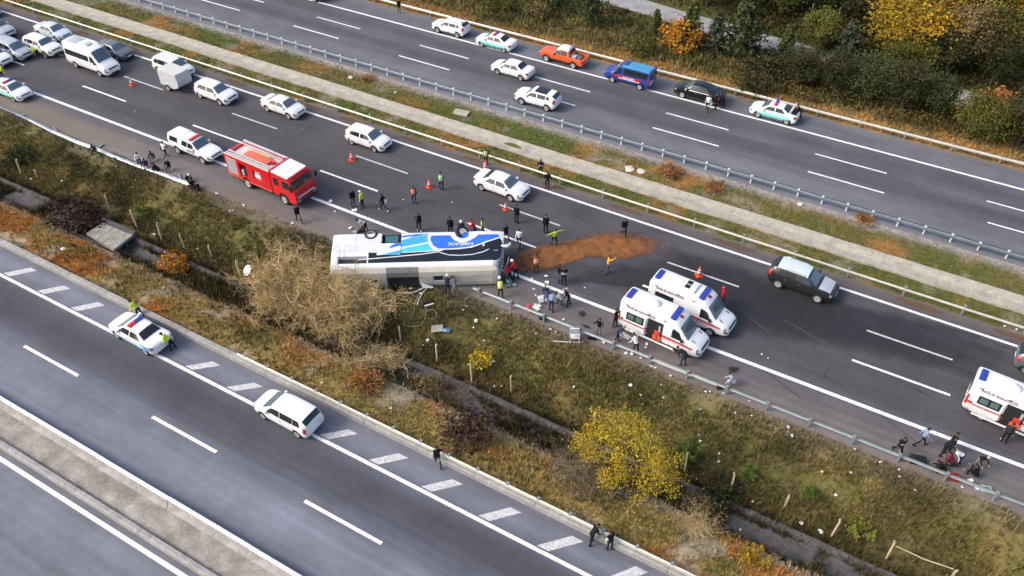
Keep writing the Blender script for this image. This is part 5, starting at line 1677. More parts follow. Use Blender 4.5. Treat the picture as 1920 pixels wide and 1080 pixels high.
    roof('roof_sheet', [(4.0, 1.57), (6.3, 1.57), (6.3, 1.75), (6.3, T), (4.0, T)], mat('coach_roof_grey', (0.20, 0.205, 0.20), rough=0.6, vary=0.2, scale=2))
    roof('roof_sheet', [(6.32, 1.25), (6.9, 1.1), (7.33, 1.05), (7.33, 1.62), (8.07, 1.62), (8.07, T), (6.32, T)], P_CREAM)
    roof('roof_sheet', [(8.09, 0.12), (11.5, 0.14), (11.95, 0.35), (12.05, 0.8), (12.05, 1.7), (11.9, T - 0.1), (11.6, T), (8.09, T)], P_CREAM)
    ribs = MB()
    for xx in (4.5, 5.1, 5.7):
        a = P(xx, 3.15, 0.3)
        ribs.box(a[0] - 0.03, a[0] + 0.03, a[1], a[1] + 0.3, 0.3, 1.5)
    ribs.build('roof_rib', M_BLACK, t)
    # peeled roof metal hanging from the hole
    b = MB()
    pts = [P(6.5, 3.6, 0.45), P(5.9, 3.75, 0.22), P(5.3, 3.72, 0.10), P(4.6, 3.62, 0.05)]
    b.tube(pts, 0.05, 5)
    b.build('torn_strip', P_SILVER, t)
    b = MB()
    q = [P(6.4, 3.5, 1.0), P(7.3, 3.62, 0.62), P(7.25, 3.66, 0.5), P(6.5, 3.68, 0.6)]
    b.add(q + [(p_[0], p_[1] + 0.02, p_[2] - 0.02) for p_ in q], [(0, 1, 2, 3), (7, 6, 5, 4), (0, 4, 5, 1), (1, 5, 6, 2), (2, 6, 7, 3), (3, 7, 4, 0)])
    b.build('torn_sheet', P_OFFWHITE, t)
    # underside, axles and wheels
    b = MB()
    a, c = P(0.3, 0.28, 0.3), P(12.0, 0.28, Wd - 0.3)
    b.box(a[0], c[0], a[1] - 0.01, a[1] + 0.06, 0.3, Wd - 0.3)
    b.build('underside', M_UND, t)
    rw, ww = 0.5, 0.30
    ty = lathe_mesh([(rw * 0.58, -ww / 2), (rw * 0.94, -ww / 2), (rw, -ww / 2 + 0.05), (rw, ww / 2 - 0.05), (rw * 0.94, ww / 2), (rw * 0.58, ww / 2), (rw * 0.58, -ww / 2)], 24, 'z', cap=False)
    rm = lathe_mesh([(rw * 0.6, -0.02), (rw * 0.56, ww / 2 + 0.012), (rw * 0.40, ww / 2 - 0.06), (0.15, ww / 2 - 0.06), (0.13, ww / 2 + 0.04), (0.02, ww / 2 + 0.04)], 24, 'z')
    rmd = lathe_mesh([(rw * 0.6, -0.02), (rw * 0.68, ww / 2 + 0.012), (rw * 0.56, ww / 2 + 0.014), (rw * 0.50, ww / 2 - 0.10), (0.20, ww / 2 - 0.20), (0.13, ww / 2 - 0.06), (0.02, ww / 2 - 0.06)], 24, 'z')
    for (xw, m, rmesh, tilt) in ((2.75, mat('rim_dark', (0.30, 0.30, 0.32), rough=0.5, metal=0.4), rmd, 0), (9.45, mat('rim_bright', (0.72, 0.70, 0.68), rough=0.4, metal=0.3), rm, -0.5)):
        c = P(xw, 0.42, Wd - 0.13 if tilt == 0 else Wd - 0.02)
        w = share('wheel', ty, M_TYRE, t, c, (0.25 if tilt else 0, tilt * -1, 0))
        share('rim', rmesh, m, w)
    for (xw,) in ((2.75,), (9.45,)):
        c = P(xw, 0.42, 0.17)
        w = share('wheel', ty, M_TYRE, t, c, (math.pi, 0, 0))
        share('rim', rmd, MATS['rim_dark'], w)
    # luggage bay frame and content
    a = P(3.6, 0.3, 0)
    b = MB().box(P(3.8, 0, 0)[0], P(4.75, 0, 0)[0], HH - 1.0 * KU, HH - 0.4 * KU, Wd - 0.55, Wd - 0.2, 0.04)
    b.build('luggage', mat('luggage_teal', (0.03, 0.13, 0.15), rough=0.6), t)
    # smashed front: frame posts, dangling mirror arm, wiper, broken glass
    b = MB()
    b.tube([P(12.45, 0.9, Wd - 0.1), P(12.3, 1.6, Wd - 0.16), P(12.1, 2.4, Wd - 0.22), P(11.85, 3.0, Wd - 0.35)], 0.05, 6)
    b.build('windscreen_pillar', P_CW, t)
    b = MB().tube([P(12.5, 2.9, 1.2), P(12.75, 2.4, 1.55), P(12.85, 1.9, 1.5)], 0.05, 6)
    b.build('mirror_arm', P_SILVER, t)
    b = MB().tube([P(12.3, 1.75, Wd + 0.1), P(12.7, 1.85, Wd + 0.12), P(12.95, 1.6, Wd + 0.0), P(13.0, 1.35, Wd - 0.1)], [0.05, 0.13, 0.12, 0.04], 8)
    b.build('wing_mirror', P_WHITE, t, smooth=True)
    b = MB()
    rr2 = random.Random(3)
    for k in range(26):
        c = P(12.5 + rr2.uniform(0, 0.8), 2.7 + rr2.uniform(-0.3, 0.9), rr2.uniform(0.05, 0.7))
        R = Matrix.Rotation(rr2.uniform(0, 6), 3, Vector((rr2.random(), rr2.random(), rr2.random() + 0.1)).normalized())
        b.obox(c, (rr2.uniform(0.1, 0.35), rr2.uniform(0.1, 0.3), 0.01), R)
    w = b.build('broken_glass', mat('broken_glass', (0.16, 0.33, 0.28), rough=0.15, spec=0.8), t)
    w['kind'] = 'stuff'
    b = MB()
    for k in range(9):
        c = P(12.2 + rr2.uniform(-0.1, 0.6), rr2.uniform(1.0, 3.2), rr2.uniform(0.1, 2.1))
        R = Matrix.Rotation(rr2.uniform(0, 6), 3, Vector((rr2.random(), rr2.random(), rr2.random() + 0.1)).normalized())
        b.obox(c, (rr2.uniform(0.2, 0.7), 0.05, 0.06), R)
    w = b.build('front_wreckage', M_BLACK, t)
    w['kind'] = 'stuff'
    # dark plates across the openings, painting in the shade inside
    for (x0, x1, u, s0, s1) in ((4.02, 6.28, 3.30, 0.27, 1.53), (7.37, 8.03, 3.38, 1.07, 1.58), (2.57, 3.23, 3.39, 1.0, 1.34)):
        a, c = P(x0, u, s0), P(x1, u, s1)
        MB().box(a[0], c[0], a[1] - 0.02, a[1] + 0.02, s0, s1).build('opening_shade', M_IN, t)
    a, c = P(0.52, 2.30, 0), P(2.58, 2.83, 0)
    MB().box(a[0], c[0], c[1], a[1], Wd - 0.36, Wd - 0.33).build('opening_shade', M_IN, t)
    return t
coach()
# ------------------------------------------------------------------ people
CLO = dict(black=(0.010, 0.010, 0.012), navy=(0.022, 0.028, 0.075), grey=(0.085, 0.088, 0.095), charcoal=(0.03, 0.031, 0.035), jeans=(0.06, 0.085, 0.16), paleblue=(0.22, 0.29, 0.42), white=(0.72, 0.71, 0.70),
           pale=(0.50, 0.47, 0.46), lilac=(0.42, 0.42, 0.52), yellow=(0.58, 0.72, 0.06), lime=(0.42, 0.70, 0.22), orange=(0.78, 0.20, 0.09), red=(0.58, 0.02, 0.035), maroon=(0.16, 0.015, 0.03),
           amber=(0.80, 0.33, 0.025), brown=(0.10, 0.06, 0.04), blue=(0.05, 0.10, 0.32), greyjeans=(0.16, 0.17, 0.19), green=(0.05, 0.16, 0.06))
def cloth(c):
    return mat('cloth_' + c, CLO[c], rough=0.9, vary=0.18, scale=7.0, spec=0.2)
M_SKIN = mat('skin', (0.44, 0.26, 0.18), rough=0.6)
M_HAIR = mat('hair_dark', (0.013, 0.010, 0.008), rough=0.7)
M_HAIRG = mat('hair_grey', (0.30, 0.28, 0.26), rough=0.7)
M_SHOE = mat('shoe_black', (0.010, 0.010, 0.011), rough=0.6)
M_SHOEW = mat('shoe_white', (0.68, 0.67, 0.66), rough=0.6)
M_HELM = mat('helmet_white', (0.78, 0.78, 0.77), rough=0.3)
M_HELMR = mat('helmet_red', (0.55, 0.03, 0.03), rough=0.3)
M_REFL = mat('reflective_tape', (0.66, 0.68, 0.68), rough=0.4)

POSES = {
    'stand':   dict(lean=2, al=(4, 8, 12), ar=(-2, 8, 10), ll=(2, 3), lr=(-3, 3)),
    'hands':   dict(lean=3, al=(25, 14, 85), ar=(25, 14, 85), ll=(3, 4), lr=(-4, 4)),
    'hips':    dict(lean=2, al=(-18, 38, 70), ar=(-18, 38, 70), ll=(4, 3), lr=(-4, 3)),
    'phone':   dict(lean=4, al=(5, 8, 15), ar=(45, 14, 115), ll=(6, 5), lr=(-6, 4)),
    'walk':    dict(lean=6, al=(-24, 8, 18), ar=(26, 8, 30), ll=(26, 8), lr=(-20, 22)),
    'walk2':   dict(lean=8, al=(28, 8, 35), ar=(-26, 8, 12), ll=(-24, 26), lr=(28, 10)),
    'bend':    dict(lean=62, al=(30, 10, 25), ar=(20, 10, 35), ll=(12, 14), lr=(-6, 10)),
    'stoop':   dict(lean=35, al=(38, 10, 40), ar=(30, 10, 55), ll=(10, 12), lr=(-8, 10)),
    'crouch':  dict(lean=38, al=(50, 12, 35), ar=(45, 12, 40), ll=(105, 130), lr=(60, 125)),
    'sit':     dict(lean=14, al=(38, 10, 50), ar=(34, 10, 45), ll=(88, 80), lr=(82, 70)),
    'sitlow':  dict(lean=24, al=(60, 14, 35), ar=(52, 14, 40), ll=(112, 105), lr=(104, 95)),
    'hunch':   dict(lean=48, al=(70, 10, 60), ar=(66, 10, 60), ll=(100, 90), lr=(92, 84)),
    'spread':  dict(lean=14, al=(10, 84, 8), ar=(10, 88, 10), ll=(22, 30), lr=(-14, 12)),
    'point':   dict(lean=0, al=(8, 10, 20), ar=(128, 20, 10), ll=(8, 5), lr=(-8, 5)),
    'reach':   dict(lean=20, al=(70, 10, 20), ar=(78, 12, 15), ll=(10, 8), lr=(-10, 8)),
    'camera':  dict(lean=3, al=(70, 30, 115), ar=(70, 30, 115), ll=(5, 4), lr=(-5, 4)),
    'lie':     dict(lean=0, al=(12, 14, 20), ar=(6, 10, 15), ll=(6, 8), lr=(-2, 4), lie=True),
}

def pose_joints(ps, h, jit):
    k = h / 1.75
    R = math.radians
    ln = R(ps['lean'])
    J = {}
    J['pelvis'] = Vector((0, 0, 0))
    up = Vector((math.sin(ln), 0, math.cos(ln)))
    fw = Vector((math.cos(ln), 0, -math.sin(ln)))
    J['waist'] = up * 0.14
    J['chest'] = up * 0.34 + fw * 0.01
    J['neck'] = up * 0.50
    hl = R(max(-10, ps['lean'] * 0.55 + ps.get('head', 6)))
    hup = Vector((math.sin(hl), 0, math.cos(hl)))
    J['skull'] = J['neck'] + hup * 0.17 + Vector((0.02, 0, 0))
    J['crown'] = J['skull'] + hup * 0.07
    J['_hup'] = hup
    for s, key in ((1, 'al'), (-1, 'ar')):
        p, a, e = ps[key]
        sfx = 'L' if s > 0 else 'R'
        J['sh' + sfx] = J['neck'] - up * 0.055 + Vector((0, s * 0.185, 0))
        def dirv(pp, ab):
            d = -up * math.cos(R(pp)) + fw * math.sin(R(pp))
            d = d * math.cos(R(ab)) + Vector((0, s, 0)) * math.sin(R(ab))
            return d.normalized()
        J['el' + sfx] = J['sh' + sfx] + dirv(p, a) * 0.28
        inn = a * 0.3 if e < 60 else -18
        J['wr' + sfx] = J['el' + sfx] + dirv(p + e, inn if a < 60 else a) * 0.25
        J['hd' + sfx] = J['wr' + sfx] + dirv(p + e + 8, inn if a < 60 else a) * 0.085
    for s, key in ((1, 'll'), (-1, 'lr')):
        hp, kn = ps[key]
        sfx = 'L' if s > 0 else 'R'
        J['hip' + sfx] = Vector((0, s * 0.095, -0.04))
        J['kn' + sfx] = J['hip' + sfx] + Vector((math.sin(R(hp)), s * 0.05, -math.cos(R(hp)))).normalized() * 0.42
        J['an' + sfx] = J['kn' + sfx] + Vector((math.sin(R(hp - kn)), 0, -math.cos(R(hp - kn)))) * 0.41
        fa = R(0 if abs(hp - kn) < 35 else (hp - kn) * 0.4)
        J['to' + sfx] = J['an' + sfx] + Vector((math.cos(fa), s * 0.15, math.sin(fa))).normalized() * 0.17 + Vector((0, 0, -0.045))
    for q in J:
        J[q] = J[q] * k if q != '_hup' else J[q]
    return J, k, up, fw

def ell_tube(b, rings, n=10):
    """rings: (centre, right vector*a, forward vector*b)"""
    base = len(b.v)
    for c, a, d in rings:
        for i in range(n):
            t = 2 * math.pi * i / n
            b.v.append(tuple(c + a * math.cos(t) + d * math.sin(t)))
    for j in range(len(rings) - 1):
        for i in range(n):
            i2 = (i + 1) % n
            b.f.append((base + j * n + i, base + j * n + i2, base + (j + 1) * n + i2, base + (j + 1) * n + i))
    b.f.append(tuple(base + i for i in range(n))[::-1])
    e = base + (len(rings) - 1) * n
    b.f.append(tuple(e + i for i in range(n)))

def limb(b, pts, rad, n=8):
    P = [Vector(p) for p in pts]
    b.tube(P, list(rad), n)
    for p, r in zip(P, rad):
        ball(b, p, r * 0.98)

def ball(b, c, r, n=8, sx=1, sy=1, sz=1):
    prof = [(max(0.001, math.sin(a)) * r, -math.cos(a) * r) for a in np.linspace(0.12, math.pi - 0.12, 6)]
    base = len(b.v)
    b.lathe(prof, n, 'z')
    for i in range(base, len(b.v)):
        q = b.v[i]
        b.v[i] = (q[0] * sx + c[0], q[1] * sy + c[1], q[2] * sz + c[2])

NP = [0]
def person(px, py, face, pose, top, legs, label, h=1.79, head='hair', vest=None, shoes=None, z=0.0, seat=None, group=None, terrain=False, at=None, sleeves=None, hat=None):
    NP[0] += 1
    rj = random.Random(NP[0] * 13 + 5)
    ps = dict(POSES[pose])
    for kx in ('al', 'ar'):
        ps[kx] = tuple(v + rj.uniform(-5, 5) for v in ps[kx])
    ps['lean'] += rj.uniform(-2, 3)
    J, k, up, fw = pose_joints(ps, h, rj)
    Y = Vector((0, 1, 0))
    b = MB()
    rings = []
    for nm, a, d in (('pelvis', 0.165, 0.125), ('waist', 0.155, 0.115), ('chest', 0.185, 0.125), ('neck', 0.10, 0.075)):
        rings.append((J[nm], Y * a * k, fw * d * k))
    tors = [(J['pelvis'] - up * 0.10 * k, Y * 0.13 * k, fw * 0.10 * k)] + rings[:3] + [(J['chest'].lerp(J['neck'], 0.7), Y * 0.165 * k, fw * 0.10 * k), (J['neck'] + up * 0.01, Y * 0.06 * k, fw * 0.06 * k)]
    ell_tube(b, tors)
    limb(b, [J['neck'] - up * 0.04, J['neck'] + J['_hup'] * 0.09 * k], [0.058 * k, 0.052 * k])
    ball(b, J['skull'], 0.098 * k, 10, 1.0, 0.82, 1.18)
    for s in 'LR':
        limb(b, [J['chest'].lerp(J['sh' + s], 0.6), J['sh' + s], J['el' + s], J['wr' + s]], [0.085 * k, 0.068 * k, 0.052 * k, 0.036 * k])
        limb(b, [J['wr' + s], J['hd' + s]], [0.034 * k, 0.042 * k])
        limb(b, [J['pelvis'].lerp(J['hip' + s], 0.7), J['hip' + s], J['kn' + s], J['an' + s]], [0.10 * k, 0.092 * k, 0.064 * k, 0.046 * k])
        limb(b, [J['an' + s] - Vector((0.03, 0, 0.04)) * k, J['to' + s]], [0.048 * k, 0.042 * k])
    me = b.mesh('body')
    o = bpy.data.objects.new('tmp', me); SCRATCH.collection.objects.link(o)
    md = o.modifiers.new('r', 'REMESH'); md.mode = 'VOXEL'; md.voxel_size = 0.034
    ms = o.modifiers.new('s', 'SMOOTH'); ms.factor = 0.5; ms.iterations = 2
    body = evaluated(o)
    bpy.data.objects.remove(o); bpy.data.meshes.remove(me)
    # fingers, nose, ears and eyes go into the same mesh
    bm = bmesh.new(); bm.from_mesh(body)
    ex = MB()
    nskin0 = 0
    hup = J['_hup']
    hf = Vector((hup.z, 0, -hup.x))
    for s in 'LR':
        sg = 1 if s == 'L' else -1
        d = (J['hd' + s] - J['wr' + s]).normalized()
        lat = d.cross(Vector((0, 1, 0)))
        lat = lat.normalized() if lat.length > 0.1 else Vector((1, 0, 0))
        nor = d.cross(lat)
        for q, (off, ln_) in enumerate(((-0.03, 0.058), (-0.01, 0.07), (0.01, 0.066), (0.028, 0.052))):
            p0 = J['hd' + s] + lat * off * k + d * 0.015
            p1 = p0 + d * ln_ * 0.6 * k
            p2 = p1 + (d * 0.7 - nor * 0.5 * sg) * ln_ * 0.5 * k
            ex.tube([p0, p1, p2], [0.0095, 0.009, 0.007], 4)
        p0 = J['wr' + s].lerp(J['hd' + s], 0.6) + lat * 0.035 * k
        ex.tube([p0, p0 + (lat * 0.7 + d * 0.6) * 0.035 * k, p0 + (lat * 0.6 + d) * 0.055 * k], [0.011, 0.010, 0.008], 4)
    ex.tube([J['skull'] + hf * 0.085 * k + hup * 0.01, J['skull'] + hf * 0.115 * k - hup * 0.022 * k], [0.010, 0.017], 5)
    for sg in (1, -1):
        ball(ex, J['skull'] + Y * sg * 0.083 * k, 0.02 * k, 6, 1.1, 0.5, 1.6)
    nv = len(bm.verts)
    nf = len(bm.faces)
    vv = [bm.verts.new(p) for p in ex.v]
    for f in ex.f:
        bm.faces.new([vv[i] for i in f])
    nfs = len(bm.faces)
    ey = MB()
    for sg in (1, -1):
        ball(ey, J['skull'] + hf * 0.088 * k + Y * sg * 0.033 * k + hup * 0.012 * k, 0.011 * k, 6)
    ey.tube([J['skull'] + hf * 0.088 * k - hup * 0.055 * k - Y * 0.022, J['skull'] + hf * 0.092 * k - hup * 0.055 * k + Y * 0.022], 0.006, 4)
    vv = [bm.verts.new(p) for p in ey.v]
    for f in ey.f:
        bm.faces.new([vv[i] for i in f])
    bmesh.ops.recalc_face_normals(bm, faces=bm.faces[:])
    bm.to_mesh(body); bm.free()
    # material by nearest bone
    bones = [('pelvis', 'hipL', 2), ('pelvis', 'hipR', 2), ('hipL', 'knL', 2), ('hipR', 'knR', 2), ('knL', 'anL', 2), ('knR', 'anR', 2), ('anL', 'toL', 3), ('anR', 'toR', 3),
             ('waist', 'chest', 1), ('chest', 'neck', 1), ('chest', 'shL', 1), ('chest', 'shR', 1), ('shL', 'elL', 5), ('shR', 'elR', 5), ('elL', 'wrL', 5), ('elR', 'wrR', 5), ('wrL', 'hdL', 0), ('wrR', 'hdR', 0), ('skull', 'crown', 0)]
    rads = {2: 0.08, 3: 0.05, 1: 0.13, 5: 0.055, 0: 0.05}
    npoly = len(body.polygons)
    cen = np.zeros(npoly * 3); body.polygons.foreach_get('center', cen); cen = cen.reshape(-1, 3)
    D = []
    for a, c, mi in bones:
        A, C = np.array(J[a]), np.array(J[c])
        ab = C - A
        t = np.clip(((cen - A) @ ab) / max(ab @ ab, 1e-9), 0, 1)
        D.append(np.linalg.norm(cen - (A + t[:, None] * ab), axis=1) - rads[mi])
    idx = np.array([bn[2] for bn in bones])[np.argmin(np.array(D), 0)]
    nk = np.linalg.norm(cen - np.array(J['skull']), axis=1)
    idx[nk < 0.135 * k] = 0
    idx[nf:nfs] = 0
    idx[nfs:] = 4
    body.materials.clear()
    for m in (M_SKIN, cloth(top), cloth(legs), M_SHOEW if shoes == 'white' else M_SHOE, M_HAIR, cloth(sleeves or top)):
        body.materials.append(m)
    body.polygons.foreach_set('material_index', idx.astype(np.int32))
    body.polygons.foreach_set('use_smooth', [True] * npoly)
    body.update()
    # hair / helmet / cap
    base_z = min(min(J[q].z for q in ('anL', 'anR')) - 0.085 * k, min(J['toL'].z, J['toR'].z) - 0.04 * k, J['pelvis'].z - 0.13 * k)
    lift = -base_z
    if seat is not None:
        lift = seat + 0.12 * k
    if at is not None:
        gx_, gy_, gz_ = at
    elif terrain:
        gx_, gy_, gz_ = gt(px, py)
    else:
        gx_, gy_ = gp(px, py, z); gz_ = z
    t = empty('person', (gx_, gy_, gz_), math.radians(face))
    tag(t, label, 'person', group)
    off = Matrix.Translation((-(J['anL'].x + J['anR'].x) / 2 * (0 if seat is not None else 1), 0, lift))
    if ps.get('lie'):
        off = Matrix.Translation((0, 0, 0.22)) @ Matrix.Rotation(-math.pi / 2, 4, 'Y')
    bo = link(bpy.data.objects.new('body', body), t)
    bo.matrix_local = off
    def child(nm, mb, m, smooth=True):
        c = mb.build(nm, m, t, smooth=smooth)
        c.matrix_local = off
        return c
    c = J['skull']
    hb = MB()
    if head in ('hair', 'grey'):
        ball(hb, c + hup * 0.025 * k - hf * 0.018 * k, 0.105 * k, 10, 0.98, 0.86, 1.05)
        child('hair', hb, M_HAIR if head == 'hair' else M_HAIRG)
    elif head in ('helmet', 'redhelmet'):
        ball(hb, c + hup * 0.045 * k, 0.128 * k, 12, 1.1, 0.95, 0.85)
        hb.tube([c + hf * 0.10 * k + hup * 0.02 * k - Y * 0.07, c + hf * 0.155 * k + hup * 0.015 * k, c + hf * 0.10 * k + hup * 0.02 * k + Y * 0.07], 0.014, 5)
        child('helmet', hb, M_HELM if head == 'helmet' else M_HELMR)
    elif head in ('cap', 'whitecap'):
        ball(hb, c + hup * 0.04 * k, 0.11 * k, 10, 1.0, 0.86, 0.9)
        hb.add([tuple(c + hf * 0.09 * k + hup * 0.03 + Y * 0.06), tuple(c + hf * 0.17 * k + hup * 0.015 + Y * 0.045), tuple(c + hf * 0.17 * k + hup * 0.015 - Y * 0.045), tuple(c + hf * 0.09 * k + hup * 0.03 - Y * 0.06),
                tuple(c + hf * 0.09 * k + hup * 0.022 + Y * 0.06), tuple(c + hf * 0.17 * k + hup * 0.007 + Y * 0.045), tuple(c + hf * 0.17 * k + hup * 0.007 - Y * 0.045), tuple(c + hf * 0.09 * k + hup * 0.022 - Y * 0.06)],
               [(0, 1, 2, 3), (7, 6, 5, 4), (0, 4, 5, 1), (1, 5, 6, 2), (2, 6, 7, 3)])
        child('cap', hb, M_HELM if head == 'whitecap' else M_SHOE)
    if vest:
        vb = MB()
        g = 1.13
        vr = [(J['pelvis'] - up * 0.06 * k, Y * 0.185 * k * 1.03, fw * 0.15 * k), (J['waist'], Y * 0.155 * k * g, fw * 0.115 * k * g * 1.06), (J['chest'], Y * 0.185 * k * g, fw * 0.125 * k * g * 1.06), (J['chest'].lerp(J['neck'], 0.75), Y * 0.185 * k, fw * 0.12 * k)]
        ell_tube(vb, vr, 14)
        child('vest', vb, cloth(vest))
        for f_ in (0.0, 0.55):
            sb_ = MB()
            ce = J['waist'].lerp(J['chest'], f_)
            ell_tube(sb_, [(ce - up * 0.022, Y * (0.18 + 0.032 * f_) * k, fw * (0.143 + 0.01 * f_) * k), (ce + up * 0.022, Y * (0.184 + 0.032 * f_) * k, fw * (0.145 + 0.01 * f_) * k)], 14)
            child('reflective_band', sb_, M_REFL)
    return t

